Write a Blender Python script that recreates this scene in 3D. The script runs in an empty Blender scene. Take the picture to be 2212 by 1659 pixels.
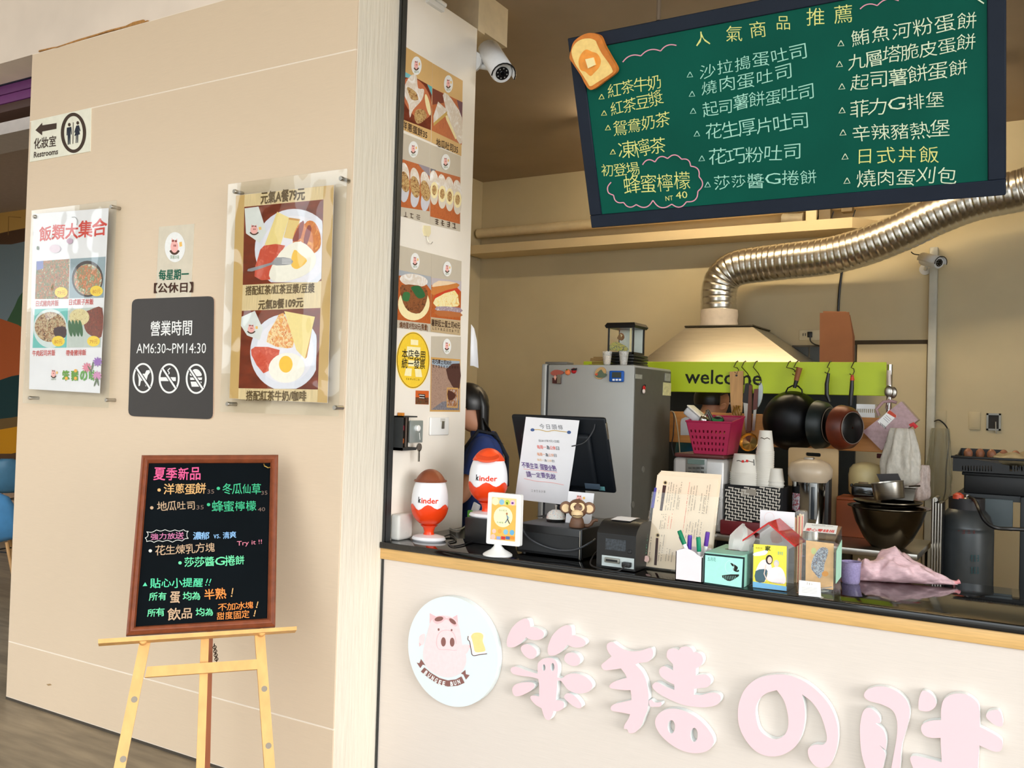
import bpy, bmesh, math, random
from mathutils import Vector, Matrix
random.seed(7)
R = math.radians
sc = bpy.context.scene
col = sc.collection

# ------------------------------------------------------------------ camera
W_, H_, F_ = 2212.0, 1659.0, 1979.57
YAW, PITCH, ROLL = -0.53582053, 0.02102092, 0.02969973
EYE = Vector((0, 0, 1.6))
fw = Vector((math.sin(YAW)*math.cos(PITCH), math.cos(YAW)*math.cos(PITCH), math.sin(PITCH)))
_rt = Vector((math.cos(YAW), -math.sin(YAW), 0)); _up = _rt.cross(fw)
rt = _rt*math.cos(ROLL) + _up*math.sin(ROLL); up = -_rt*math.sin(ROLL) + _up*math.cos(ROLL)
cam = bpy.data.cameras.new('camera'); cam.sensor_width = 36; cam.lens = 36*F_/W_
cam.clip_start = 0.02; cam.clip_end = 200
camo = bpy.data.objects.new('camera', cam); col.objects.link(camo)
mw = Matrix.Identity(4)
for i in range(3):
    mw[i][0] = rt[i]; mw[i][1] = up[i]; mw[i][2] = -fw[i]; mw[i][3] = EYE[i]
camo.matrix_world = mw
sc.camera = camo

# ------------------------------------------------------------------ world, exposure
sc.view_settings.view_transform = 'Standard'
sc.view_settings.look = 'None'
sc.view_settings.gamma = 1
sc.view_settings.use_curve_mapping = False
sc.view_settings.exposure = 0.38
wd = bpy.data.worlds.new('sky'); sc.world = wd; wd.use_nodes = True
bg = wd.node_tree.nodes['Background']
bg.inputs[0].default_value = (0.90, 0.96, 1.0, 1); bg.inputs[1].default_value = 2.4
# hazy sun low over the right end of the street
sl = bpy.data.lights.new('hazy_sun', 'SUN'); sl.energy = 2.2; sl.angle = R(35); sl.color = (1.0, .97, .93)
so = bpy.data.objects.new('hazy_sun', sl); col.objects.link(so)
so.rotation_euler = Vector((.93, -.33, .13)).to_track_quat('Z', 'Y').to_euler()

# ------------------------------------------------------------------ pixel rays onto real planes
def ray(a, b): return fw + rt*((a-W_/2)/F_) - up*((b-H_/2)/F_)
def PX(a, b, X): d = ray(a, b); return EYE + d*((X-EYE.x)/d.x)
def PY(a, b, Y): d = ray(a, b); return EYE + d*((Y-EYE.y)/d.y)
def PZ(a, b, Z): d = ray(a, b); return EYE + d*((Z-EYE.z)/d.z)
def PP(a, b, p, n): d = ray(a, b); return EYE + d*((p-EYE).dot(n)/d.dot(n))
def V(*a): return Vector(a)

# ------------------------------------------------------------------ materials
def lin(c):
    r = []
    for x in c[:3]:
        x = x/255.0
        r.append(x/12.92 if x <= 0.04045 else ((x+0.055)/1.055)**2.4)
    return r
MATS = {}
def mat(name, rgb, rough=.5, metal=0.0, var=.05, scale=18.0, stretch=(1, 1, 1), bump=0.0, spec=.5, emit=None, coat=0.0, det=3):
    if name in MATS: return MATS[name]
    m = bpy.data.materials.new(name); m.use_nodes = True
    nt = m.node_tree; b = nt.nodes['Principled BSDF']
    tc = nt.nodes.new('ShaderNodeTexCoord'); mp = nt.nodes.new('ShaderNodeMapping')
    nz = nt.nodes.new('ShaderNodeTexNoise'); cr = nt.nodes.new('ShaderNodeValToRGB')
    nt.links.new(tc.outputs['Object'], mp.inputs[0]); nt.links.new(mp.outputs[0], nz.inputs[0])
    mp.inputs['Scale'].default_value = stretch
    nz.inputs['Scale'].default_value = scale; nz.inputs['Detail'].default_value = det
    c = lin(rgb)
    cr.color_ramp.elements[0].position = .3; cr.color_ramp.elements[1].position = .7
    cr.color_ramp.elements[0].color = [max(0, x*(1-var)) for x in c]+[1]
    cr.color_ramp.elements[1].color = [min(1, x*(1+var)) for x in c]+[1]
    nt.links.new(nz.outputs[0], cr.inputs[0]); nt.links.new(cr.outputs[0], b.inputs['Base Color'])
    b.inputs['Roughness'].default_value = rough; b.inputs['Metallic'].default_value = metal
    b.inputs['Specular IOR Level'].default_value = spec
    b.inputs['Coat Weight'].default_value = coat
    if bump:
        bp = nt.nodes.new('ShaderNodeBump'); bp.inputs['Strength'].default_value = bump; bp.inputs['Distance'].default_value = .01
        nt.links.new(nz.outputs[0], bp.inputs['Height']); nt.links.new(bp.outputs[0], b.inputs['Normal'])
    if emit:
        b.inputs['Emission Color'].default_value = lin(emit[0])+[1]; b.inputs['Emission Strength'].default_value = emit[1]
    MATS[name] = m; return m
def food(name, cols, scale=45, rough=.5, stretch=(1, 1, 1)):
    """printed food picture: cells of a few colours"""
    if name in MATS: return MATS[name]
    m = bpy.data.materials.new(name); m.use_nodes = True
    nt = m.node_tree; b = nt.nodes['Principled BSDF']
    tc = nt.nodes.new('ShaderNodeTexCoord'); mp = nt.nodes.new('ShaderNodeMapping'); mp.inputs['Scale'].default_value = stretch
    nz = nt.nodes.new('ShaderNodeTexNoise'); nz.inputs['Scale'].default_value = scale; nz.inputs['Detail'].default_value = 4
    nz.inputs['Distortion'].default_value = 1.2
    cr = nt.nodes.new('ShaderNodeValToRGB'); e = cr.color_ramp.elements
    n = len(cols)
    for i, c in enumerate(cols):
        p = .3 + .4*i/(n-1)
        if i < 2: e[i].position = p
        else: e.new(p)
        e[i].color = lin(c)+[1]
    nt.links.new(tc.outputs['Object'], mp.inputs[0]); nt.links.new(mp.outputs[0], nz.inputs[0])
    nt.links.new(nz.outputs[0], cr.inputs[0]); nt.links.new(cr.outputs[0], b.inputs['Base Color'])
    b.inputs['Roughness'].default_value = rough; b.inputs['Specular IOR Level'].default_value = .2
    MATS[name] = m; return m
def schlick(nt, ior):
    """reflectance that is the same from both sides of a thin sheet"""
    lw = nt.nodes.new('ShaderNodeLayerWeight'); lw.inputs[0].default_value = .5
    pw = nt.nodes.new('ShaderNodeMath'); pw.operation = 'POWER'; pw.inputs[1].default_value = 5
    f0 = ((ior-1)/(ior+1))**2
    ma = nt.nodes.new('ShaderNodeMath'); ma.operation = 'MULTIPLY_ADD'; ma.inputs[1].default_value = 1-f0; ma.inputs[2].default_value = f0
    nt.links.new(lw.outputs['Facing'], pw.inputs[0]); nt.links.new(pw.outputs[0], ma.inputs[0]); return ma
def glass(name, tint=(255, 255, 255), ior=1.45, rough=0.0, milky=0.0, milkrgb=(255, 255, 255), bump=0.0):
    if name in MATS: return MATS[name]
    m = bpy.data.materials.new(name); m.use_nodes = True
    nt = m.node_tree; N = nt.nodes; L = nt.links
    N.remove(N['Principled BSDF']); out = N['Material Output']
    tr = N.new('ShaderNodeBsdfTransparent'); gl = N.new('ShaderNodeBsdfGlossy'); fr = schlick(nt, ior); mx = N.new('ShaderNodeMixShader')
    tr.inputs[0].default_value = lin(tint)+[1]; gl.inputs['Roughness'].default_value = rough
    first = tr
    if milky:
        df = N.new('ShaderNodeBsdfDiffuse'); df.inputs[0].default_value = lin(milkrgb)+[1]
        m0 = N.new('ShaderNodeMixShader'); nz = N.new('ShaderNodeTexNoise'); nz.inputs['Scale'].default_value = 12
        mr = N.new('ShaderNodeMapRange'); mr.inputs['To Min'].default_value = milky*.6; mr.inputs['To Max'].default_value = min(1, milky*1.4)
        L.new(nz.outputs[0], mr.inputs[0]); L.new(mr.outputs[0], m0.inputs[0]); L.new(tr.outputs[0], m0.inputs[1]); L.new(df.outputs[0], m0.inputs[2])
        first = m0
    if bump:
        n2 = N.new('ShaderNodeTexNoise'); n2.inputs['Scale'].default_value = 5; n2.inputs['Detail'].default_value = 1
        bp = N.new('ShaderNodeBump'); bp.inputs['Strength'].default_value = bump; bp.inputs['Distance'].default_value = .02
        tc = N.new('ShaderNodeTexCoord'); L.new(tc.outputs['Object'], n2.inputs[0])
        L.new(n2.outputs[0], bp.inputs['Height']); L.new(bp.outputs[0], gl.inputs['Normal'])
    L.new(fr.outputs[0], mx.inputs[0]); L.new(first.outputs[0], mx.inputs[1]); L.new(gl.outputs[0], mx.inputs[2]); L.new(mx.outputs[0], out.inputs[0])
    MATS[name] = m; return m
def ink(rgb, rough=.6):
    return mat('ink_%02x%02x%02x' % tuple(rgb), rgb, rough, 0, .03, 60, spec=.2)

# ------------------------------------------------------------------ mesh collection
class MB:
    def __init__(s): s.v = []; s.f = []; s.m = []; s.mats = []
    def mi(s, m):
        if m is None: return 0
        if m not in s.mats: s.mats.append(m)
        return s.mats.index(m)
    def add(s, vs, fs, m=None):
        k = len(s.v); i = s.mi(m)
        s.v += [Vector(v) for v in vs]
        for f in fs: s.f.append([k+j for j in f]); s.m.append(i)
        return s
    def box(s, x0, x1, y0, y1, z0, z1, m=None):
        vs = [(x, y, z) for z in (z0, z1) for y in (y0, y1) for x in (x0, x1)]
        return s.add(vs, [(0, 2, 3, 1), (4, 5, 7, 6), (0, 1, 5, 4), (2, 6, 7, 3), (0, 4, 6, 2), (1, 3, 7, 5)], m)
    def rbox(s, x0, x1, y0, y1, z0, z1, r=.004, seg=2, m=None):
        b = bmesh.new(); bmesh.ops.create_cube(b, size=1)
        for v in b.verts: v.co = V((x0+x1)/2+v.co.x*(x1-x0), (y0+y1)/2+v.co.y*(y1-y0), (z0+z1)/2+v.co.z*(z1-z0))
        r = min(r, abs(x1-x0)*.49, abs(y1-y0)*.49, abs(z1-z0)*.49)
        bmesh.ops.bevel(b, geom=b.edges[:], offset=r, segments=seg, profile=.5, affect='EDGES')
        return s.bm(b, m)
    def bm(s, b, m=None):
        b.verts.ensure_lookup_table(); b.verts.index_update()
        s.add([v.co.copy() for v in b.verts], [[v.index for v in f.verts] for f in b.faces], m); b.free(); return s
    def rings(s, rs, m=None, caps=True, closed=True):
        n = len(rs[0]); vs = [p for r_ in rs for p in r_]; fs = []
        for i in range(len(rs)-1):
            for j in range(n if closed else n-1):
                a = i*n+j; b = i*n+(j+1) % n; fs.append((a, b, b+n, a+n))
        if caps and closed: fs.append(list(range(n))[::-1]); fs.append([(len(rs)-1)*n+j for j in range(n)])
        return s.add(vs, fs, m)
    def tube(s, path, r, n=8, m=None, caps=True):
        path = [Vector(p) for p in path]; rr = r if isinstance(r, (list, tuple)) else [r]*len(path)
        rs = []; prev = None
        for i, p in enumerate(path):
            t = (path[min(i+1, len(path)-1)]-path[max(i-1, 0)])
            if t.length < 1e-9: t = V(0, 0, 1)
            t.normalize()
            if prev is None:
                a = V(0, 0, 1) if abs(t.z) < .9 else V(1, 0, 0)
                u = t.cross(a).normalized()
            else:
                u = prev - t*prev.dot(t)
                u = u.normalized() if u.length > 1e-6 else t.orthogonal().normalized()
            prev = u; w = t.cross(u)
            rs.append([p+(u*math.cos(2*math.pi*k/n)+w*math.sin(2*math.pi*k/n))*rr[i] for k in range(n)])
        return s.rings(rs, m, caps)
    def lathe(s, prof, c=(0, 0, 0), n=24, m=None, ax=V(0, 0, 1), caps=True, sx=1, sy=1):
        ax = Vector(ax).normalized(); u = ax.orthogonal().normalized() if abs(ax.z) < .999 else V(1, 0, 0); w = ax.cross(u); c = Vector(c)
        rs = [[c+ax*z+u*(r*sx*math.cos(2*math.pi*k/n))+w*(r*sy*math.sin(2*math.pi*k/n)) for k in range(n)] for r, z in prof]
        return s.rings(rs, m, caps)
    def ball(s, c, rx, ry=None, rz=None, m=None, n=14, k=9):
        ry = rx if ry is None else ry; rz = rx if rz is None else rz; c = Vector(c)
        rs = []
        for i in range(k+1):
            a = math.pi*(i/k)-math.pi/2; a = max(-1.54, min(1.54, a))
            rs.append([c+V(rx*math.cos(a)*math.cos(2*math.pi*j/n), ry*math.cos(a)*math.sin(2*math.pi*j/n), rz*math.sin(a)) for j in range(n)])
        return s.rings(rs, m)
    def prism(s, poly, vec, m=None, ms=None):
        poly = [Vector(p) for p in poly]; vec = Vector(vec); n = len(poly); vs = poly+[p+vec for p in poly]
        s.add(vs, [list(range(n))], m)
        k = len(s.v)-2*n; i = s.mi(ms or m)
        s.f.append([k+n+j for j in range(n)][::-1]); s.m.append(i)
        for j in range(n): s.f.append([k+j, k+n+j, k+n+(j+1) % n, k+(j+1) % n][::-1]); s.m.append(i)
        return s
    def prism_holes(s, loops, vec, m=None, ms=None):
        """front face with holes, extruded along vec"""
        b = bmesh.new(); vec = Vector(vec); es = []
        for L in loops:
            vs = [b.verts.new(p) for p in L]
            es += [b.edges.new((vs[i], vs[(i+1) % len(vs)])) for i in range(len(vs))]
        bmesh.ops.triangle_fill(b, use_beauty=True, use_dissolve=False, edges=es)
        b.verts.index_update()
        vs = [v.co.copy() for v in b.verts]; fs = [[v.index for v in f.verts] for f in b.faces]; b.free()
        s.add(vs, fs, m); s.add([v+vec for v in vs], fs, ms or m)
        for L in loops:
            n = len(L); s.add([Vector(p) for p in L]+[Vector(p)+vec for p in L], [(j, (j+1) % n, n+(j+1) % n, n+j) for j in range(n)], ms or m)
        return s
    def xf(s, M):
        s.v = [M @ v for v in s.v]; return s
    def rotz(s, ang, c):
        c = Vector(c); return s.xf(Matrix.Translation(c) @ Matrix.Rotation(ang, 4, 'Z') @ Matrix.Translation(-c))
    def rot(s, ang, axis, c):
        c = Vector(c); return s.xf(Matrix.Translation(c) @ Matrix.Rotation(ang, 4, axis) @ Matrix.Translation(-c))
    def build(s, name, m=None, parent=None, smooth=True, ang=40, kind=None, fix=True):
        lo = [min(v[i] for v in s.v) for i in range(3)]; hi = [max(v[i] for v in s.v) for i in range(3)]
        o = V((lo[0]+hi[0])/2, (lo[1]+hi[1])/2, lo[2])
        me = bpy.data.meshes.new(name); me.from_pydata([v-o for v in s.v], [], s.f)
        ml = list(s.mats)
        if m is not None and not ml: ml = [m]
        for x in ml: me.materials.append(x)
        me.polygons.foreach_set('material_index', s.m)
        if fix:
            b = bmesh.new(); b.from_mesh(me); bmesh.ops.recalc_face_normals(b, faces=b.faces[:]); b.to_mesh(me); b.free()
        if smooth:
            me.shade_smooth(); me.set_sharp_from_angle(angle=R(ang))
        me.update()
        ob = bpy.data.objects.new(name, me); col.objects.link(ob)
        WL[ob.name] = o
        if parent is not None:
            ob.parent = parent; ob.location = o-WL[parent.name]
        else: ob.location = o
        if kind: ob['kind'] = kind
        return ob
WL = {}
ORD = 'first second third fourth fifth sixth seventh eighth ninth tenth eleventh twelfth thirteenth fourteenth fifteenth sixteenth seventeenth eighteenth nineteenth twentieth twenty-first twenty-second twenty-third twenty-fourth'.split()
def tag(o, label, cat, group=None):
    o['label'] = label; o['category'] = cat
    if group: o['group'] = group
    return o
def thing(name, label, cat, loc, group=None):
    o = bpy.data.objects.new(name, None); o.empty_display_size = .05; col.objects.link(o); o.location = Vector(loc); WL[o.name] = Vector(loc)
    return tag(o, label, cat, group)
def struct(name, mb, m=None, smooth=False): return mb.build(name, m, None, smooth, kind='structure')
def copy_tree(o, d, parent=None):
    c = o.copy(); col.objects.link(c); c.parent = parent
    WL[c.name] = WL[o.name]+Vector(d)
    if parent is None: c.location = o.location+Vector(d)
    for ch in [x for x in o.children]: copy_tree(ch, d, c)
    return c

# ------------------------------------------------------------------ lettering and flat print
_tc = bpy.data.curves.new('glyphs', 'FONT'); _to = bpy.data.objects.new('glyphs', _tc); _tc.resolution_u = 2
_GC = {}
def glyph(s, off=0.0):
    k = (s, off)
    if k not in _GC:
        _tc.body = s; _tc.offset = min(0, off); me = _to.to_mesh()
        vs, fs = [(v.co.x, v.co.y, 0) for v in me.vertices], [list(p.vertices) for p in me.polygons]; _to.to_mesh_clear()
        if off > 0:            # bolder: the same outline set down four times, a hair apart
            n = len(vs); V4 = []; F4 = []
            for i, (dx, dy) in enumerate(((-off, -off), (off, -off), (off, off), (-off, off))):
                V4 += [(x+dx, y+dy, i) for x, y, _ in vs]; F4 += [[j+i*n for j in f] for f in fs]
            vs, fs = V4, F4
        _GC[k] = (vs, fs)
    return _GC[k]
def cjk(s): return any(ord(c) > 0x2e80 for c in s)
def smooth_loop(pts, k=4):
    """closed Catmull-Rom; a third value marks a sharp corner"""
    n = len(pts); out = []
    def tan(i):
        if len(pts[i]) > 2: return None
        a = pts[(i-1) % n]; b = pts[(i+1) % n]; return ((b[0]-a[0])/2, (b[1]-a[1])/2)
    for i in range(n):
        p = pts[i]; q = pts[(i+1) % n]; t0 = tan(i); t1 = tan((i+1) % n); d = (q[0]-p[0], q[1]-p[1])
        t0 = t0 or d; t1 = t1 or d
        for j in range(k):
            t = j/k; a = 2*t**3-3*t**2+1; b = t**3-2*t**2+t; c = -2*t**3+3*t**2; e = t**3-t**2
            out.append((a*p[0]+b*t0[0]+c*q[0]+e*t1[0], a*p[1]+b*t0[1]+c*q[1]+e*t1[1]))
    return out
class Print:
    """flat print on one plane, drawn with outlines that are laid onto that plane"""
    def __init__(s, p, n, up=V(0, 0, 1), lift=.0008, step=.00025, T=None):
        s.p = Vector(p); s.n = Vector(n).normalized(); s.up = Vector(up); s.lift = lift; s.step = 4e-5; s.k = 0; s.mb = MB(); s.T = T
    def px(s, x, y): return (s.T[0]+x/s.T[2], s.T[1]+y/s.T[2]) if s.T else (x, y)
    def at(s, x, y):
        a, b = s.px(x, y); return PP(a, b, s.p, s.n)
    def o(s): s.k += 1; return s.n*(s.lift+s.step*s.k)
    def poly(s, pts, m, sm=0):
        if sm: pts = smooth_loop(pts, sm)
        o = s.o(); s.mb.add([s.at(*p[:2])+o for p in pts], [list(range(len(pts)))], m); return s
    def ell(s, cx, cy, rx, ry, m, rot=0, n=28):
        c, q = math.cos(R(rot)), math.sin(R(rot))
        return s.poly([(cx+rx*math.cos(a)*c-ry*math.sin(a)*q, cy+rx*math.cos(a)*q+ry*math.sin(a)*c) for a in [2*math.pi*i/n for i in range(n)]], m)
    def line(s, pts, w, m):
        o = s.o(); L = []; Rr = []
        for i, p in enumerate(pts):
            a = pts[max(i-1, 0)]; b = pts[min(i+1, len(pts)-1)]; dx, dy = b[0]-a[0], b[1]-a[1]; l = math.hypot(dx, dy) or 1
            L.append((p[0]-dy/l*w/2, p[1]+dx/l*w/2)); Rr.append((p[0]+dy/l*w/2, p[1]-dx/l*w/2))
        n = len(pts); vs = [s.at(*p)+o for p in L+Rr]
        s.mb.add(vs, [(i, i+1, n+i+1, n+i) for i in range(n-1)], m); return s
    def arc(s, pts, w, m, k=5):
        """open smooth line"""
        out = []; n = len(pts)
        for i in range(n-1):
            p0 = pts[max(i-1, 0)]; p1 = pts[i]; p2 = pts[i+1]; p3 = pts[min(i+2, n-1)]
            for j in range(k):
                t = j/k; f = lambda a, b, c, d: .5*((2*b)+(-a+c)*t+(2*a-5*b+4*c-d)*t*t+(-a+3*b-3*c+d)*t**3)
                out.append((f(p0[0], p1[0], p2[0], p3[0]), f(p0[1], p1[1], p2[1], p3[1])))
        out.append(pts[-1]); return s.line(out, w, m)
    def ring(s, cx, cy, rx, ry, w, m, n=32):
        o = s.o(); vs = []
        for k in (0, 1):
            vs += [s.at(cx+(rx-k*w)*math.cos(2*math.pi*i/n), cy+(ry-k*w)*math.sin(2*math.pi*i/n))+o for i in range(n)]
        s.mb.add(vs, [(i, (i+1) % n, n+(i+1) % n, n+i) for i in range(n)], m); return s
    def text(s, t, x0, y0, x1, y1, h, m, off=0.0):
        vs, fs = glyph(t, off)
        if not vs: return s
        if off > 0: s.k += 4
        A = s.at(x0, y0); B = s.at(x1, y1); xm, ym = (x0+x1)/2, (y0+y1)/2
        Hm = (s.at(xm, ym-h/2)-s.at(xm, ym+h/2)).length; o = s.o()
        xs = [v[0] for v in vs]; ys = [v[1] for v in vs]; a, b = min(xs), max(xs)
        if cjk(t): c, hh = .38, .92
        else: c, hh = (min(ys)+max(ys))/2, max(ys)-min(ys)
        s.mb.add([A+(B-A)*((v[0]-a)/(b-a))+s.up*((v[1]-c)/hh*Hm)+o+s.n*(v[2]*4e-5) for v in vs], fs, m); return s
    def chars(s, t, x0, y0, x1, y1, h, m, off=0.0, jit=1.0, fill=.92):
        """hand lettering: one glyph after the other, each a little off"""
        A = s.at(x0, y0); B = s.at(x1, y1); xm, ym = (x0+x1)/2, (y0+y1)/2
        Hm = (s.at(xm, ym-h/2)-s.at(xm, ym+h/2)).length; o = s.o()
        if off > 0: s.k += 4
        u = (B-A); n = len(t); cw = u.length/n; ud = u.normalized()
        for i, ch in enumerate(t):
            if ch == ' ': continue
            vs, fs = glyph(ch, 0 if (off < 0 and ch in '薯層醬') else off)
            if cjk(ch): cx, cy, gw, gh = .5, .38, .88, .92
            else:
                xs = [v[0] for v in vs]; ys = [v[1] for v in vs]; cx, cy = (min(xs)+max(xs))/2, (min(ys)+max(ys))/2; gw = max(.6, max(xs)-min(xs)); gh = .9
            c = A+u*((i+.5)/n)+s.up*(random.uniform(-.06, .06)*Hm*jit)
            k = random.uniform(.9, 1.06); a = R(random.uniform(-5, 5)*jit); sh = random.uniform(-.08, .1)*jit
            out = []
            for v in vs:
                gx = (v[0]-cx)/gw*cw*fill*k; gy = (v[1]-cy)/gh*Hm*k; gx += sh*gy
                out.append(c+ud*(gx*math.cos(a)-gy*math.sin(a))+s.up*(gx*math.sin(a)+gy*math.cos(a))+o+s.n*(v[2]*4e-5))
            s.mb.add(out, fs, m)
        return s
    def scrib(s, x0, y0, x1, y1, h, m):
        """print too small to read: a row of little marks"""
        n = max(3, int(math.hypot(x1-x0, y1-y0)/(h*1.0))); r_ = random.Random(int(x0*7+y0))
        for i in range(n):
            a, b = (i+.12)/n, (i+.82)/n; xa, ya, xb, yb = x0+(x1-x0)*a, y0+(y1-y0)*a, x0+(x1-x0)*b, y0+(y1-y0)*b
            for k in range(3):
                if r_.random() < .85: o_ = (k-1)*h*.36; s.line([(xa+(xb-xa)*r_.uniform(0, .25), ya+o_), (xb-(xb-xa)*r_.uniform(0, .25), yb+o_)], h*.13, m)
            if r_.random() < .8: xm = xa+(xb-xa)*r_.uniform(.25, .75); s.line([(xm, ya-h*.46), (xm, ya+h*.46)], h*.12, m)
        return s
    def char(s, ch, cx, cy, w, h, rot, m, off=0.0):
        vs, fs = glyph(ch, off); xs = [v[0] for v in vs]; ys = [v[1] for v in vs]
        gx0, gx1, gy0, gy1 = min(xs), max(xs), min(ys), max(ys); o = s.o(); s.k += 4 if off > 0 else 0; a = R(rot); out = []
        for v in vs:
            x = ((v[0]-gx0)/(gx1-gx0)-.5)*w; y = -((v[1]-gy0)/(gy1-gy0)-.5)*h
            out.append(s.at(cx+x*math.cos(a)-y*math.sin(a), cy+x*math.sin(a)+y*math.cos(a))+o+s.n*(v[2]*4e-5))
        s.mb.add(out, fs, m); return s
    def build(s, name, parent):
        o = s.mb.build(name, None, parent, smooth=False, fix=False); s.mb = MB(); return o
def zoomed(ox, oy, S, pts): return [(ox+p[0]/S, oy+p[1]/S)+tuple(p[2:]) for p in pts]
# ------------------------------------------------------------------ measures of the place
D = 2.787            # face of the panelled wall
XE = -2.424          # its free end, and the side of the poster wall
XL = -4.63           # its far end
DC = 3.055           # face of the counter
ZC = 1.005           # top of the counter slab
YB = 7.0             # back wall of the kitchen
ZCEIL = PY(1043, 394, YB).z; XB = PY(1043, 394, YB).x
YFAR = 7.0           # back wall of the dining room on the left

M_lam = mat('beige_laminate', (222, 200, 173), .42, 0, .032, 9, (1.2, 1.2, 80), det=4)
M_lam2 = mat('counter_laminate', (224, 213, 203), .40, 0, .035, 9, (1.2, 1.2, 60), det=4)
M_plaster = mat('cream_plaster', (226, 218, 202), .85, 0, .03, 8, (1, 7, .7), bump=.5)
M_white = mat('white_paint', (240, 233, 222), .6, 0, .025, 4)
M_beam = mat('mottled_cream_render', (228, 213, 198), .8, 0, .09, 2.2, bump=.1)
M_soffit = mat('grey_pink_soffit', (176, 158, 150), .8, 0, .08, 4)
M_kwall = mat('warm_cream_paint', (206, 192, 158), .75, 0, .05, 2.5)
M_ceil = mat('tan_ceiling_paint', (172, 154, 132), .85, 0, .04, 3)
M_floor = mat('wood_look_floor', (134, 120, 98), .45, 0, .30, 3.2, (1, 6, 1), det=6)
M_pave = mat('arcade_paving', (190, 186, 178), .8, 0, .12, 3)
M_dark = mat('dark_steel', (52, 54, 54), .5, .3, .1, 20)
M_black = mat('black_plastic', (16, 17, 19), .38, 0, .1, 30)
M_granite = mat('black_granite', (9, 9, 10), .06, 0, .5, 160, spec=.6)
M_edge = mat('pale_wood_edge', (222, 178, 112), .42, 0, .10, 6, (2, 20, 40), det=5)
M_seam = mat('seam_filler', (240, 226, 208), .7, 0, .03, 10)
M_chrome = mat('chrome', (205, 205, 205), .12, 1, .03, 8)
M_steel = mat('brushed_steel', (176, 172, 164), .30, 1, .10, 8, (1, 1, 40))
M_wpl = mat('white_plastic', (236, 236, 234), .35, 0, .02, 10)
M_paper = mat('white_paper', (238, 238, 242), .8, 0, .02, 12, spec=.1)
M_clear = glass('clear_acrylic', (254, 255, 254), 1.46, 0.0)
M_pane = glass('poster_acrylic', (255, 255, 254), 1.5, 0.02, bump=.22)
I_red = ink((206, 52, 44)); I_brown = ink((84, 62, 50)); I_blk = ink((36, 33, 31)); I_wht = ink((240, 240, 238)); I_grn = ink((20, 112, 84))
I_pink = ink((238, 176, 172)); I_yel = ink((244, 206, 60))

# ------------------------------------------------------------------ lamps the kitchen has: two ceiling tubes above the cooking line
def tube_lamp(x, y, ln, label):
    t = thing('tube_lamp', label, 'lamp', (x, y, ZCEIL-.09), 'ceiling tube lamps')
    MB().rbox(x-ln/2, x+ln/2, y-.05, y+.05, ZCEIL-.035, ZCEIL-.001, .006, 2, M_wpl).build('housing', None, t)
    MB().tube([(x-ln/2+.03, y, ZCEIL-.062), (x+ln/2-.03, y, ZCEIL-.062)], .014, 10, mat('lit_tube', (255, 236, 200), .5, emit=((255, 232, 190), 100.0))).build('tube', None, t)
    for k in (-1, 1): MB().box(x+k*(ln/2-.03)-.012, x+k*(ln/2-.03)+.012, y-.02, y+.02, ZCEIL-.085, ZCEIL-.03, M_wpl).build('socket', None, t)
tube_lamp(-2.25, 5.75, 1.1, 'warm ceiling tube lamp behind the green chalkboard, on the left')
tube_lamp(-1.05, 5.75, 1.1, 'warm ceiling tube lamp behind the green chalkboard, on the right')

# ------------------------------------------------------------------ shell
struct('floor', MB().box(-13, 8, -1.2, 8, -.1, 0), M_floor)
struct('pavement', MB().box(-40, 40, -40, -1.2, -.16, -.02), M_pave)
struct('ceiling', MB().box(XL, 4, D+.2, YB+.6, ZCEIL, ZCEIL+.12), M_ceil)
struct('arcade_ceiling', MB().box(-12, 8, -1.2, D, 3.95, 4.1), mat('arcade_ceiling_paint', (226, 220, 210), .8))
for k, x in enumerate((-6.6, 3.2)):
    struct('arcade_column', MB().rbox(x-.25, x+.25, -1.2, -.7, 0, 3.95, .02), mat('column_tile', (206, 196, 184), .5))
struct('wall_back', MB().box(XB, 4, YB, YB+.5, 0, ZCEIL).box(XL, XB, YB+.28, YB+.5, 0, ZCEIL), M_kwall)
struct('wall_right', MB().box(4, 4.12, D, YB+.5, 0, ZCEIL+.5), M_kwall)
# beam over the panelled wall, running on over the dining room opening
struct('beam', MB().box(-12, 4, D+.004, D+.2, 3.352, 3.95), M_beam)
struct('unseen_stepped_facade', MB().box(-70, -37, -16, -15.5, 0, 12).box(-37, -31.5, -16, -15.5, 0, 4.6).box(-31.5, -25, -16, -15.5, 0, 9).box(-25, -19, -16, -15.5, 0, 2.3).box(-19, -5, -16, -15.5, 0, 8), mat('opposite_concrete', (150, 146, 140), .8, 0, .5, .6))  # unseen block, heights stepped so sky gaps reflect in the poster acrylic

# left wall: core with bare plaster end, laminate panels as pieces
zs = [0.012, PY(360, 1478, D).z, PY(480, 171, D).z, 3.35]
wl = MB().box(XL, XE, D+.010, D+.268, 0, 3.352, M_plaster)
wall = struct('wall_left', wl)
wall['label'] = 'beige laminate panelled wall with bare plaster end'
MB().box(XL, XE-.001, D-.0012, D+.010, 0, 3.35, M_seam).build('seam_backing', None, wall, False)
for i in range(3):
    MB().rbox(XL, XE, D-.002, D+.0045, zs[i]+.003, zs[i+1]-.003, .0008, 1, M_lam).build('panel', None, wall, False)
struct('baseboard_left', MB().box(XL, XE, D-.004, D+.003, 0, .012), mat('dark_joint', (70, 62, 52), .7))
MB().prism([PY(100, 1478, D-.0028), PY(108, 1477, D-.003), PY(112, 1480, D-.003), PY(104, 1481.5, D-.003)], (0, .0008, 0), ink((170, 140, 100))).build('scuff', None, wall, False)
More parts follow.
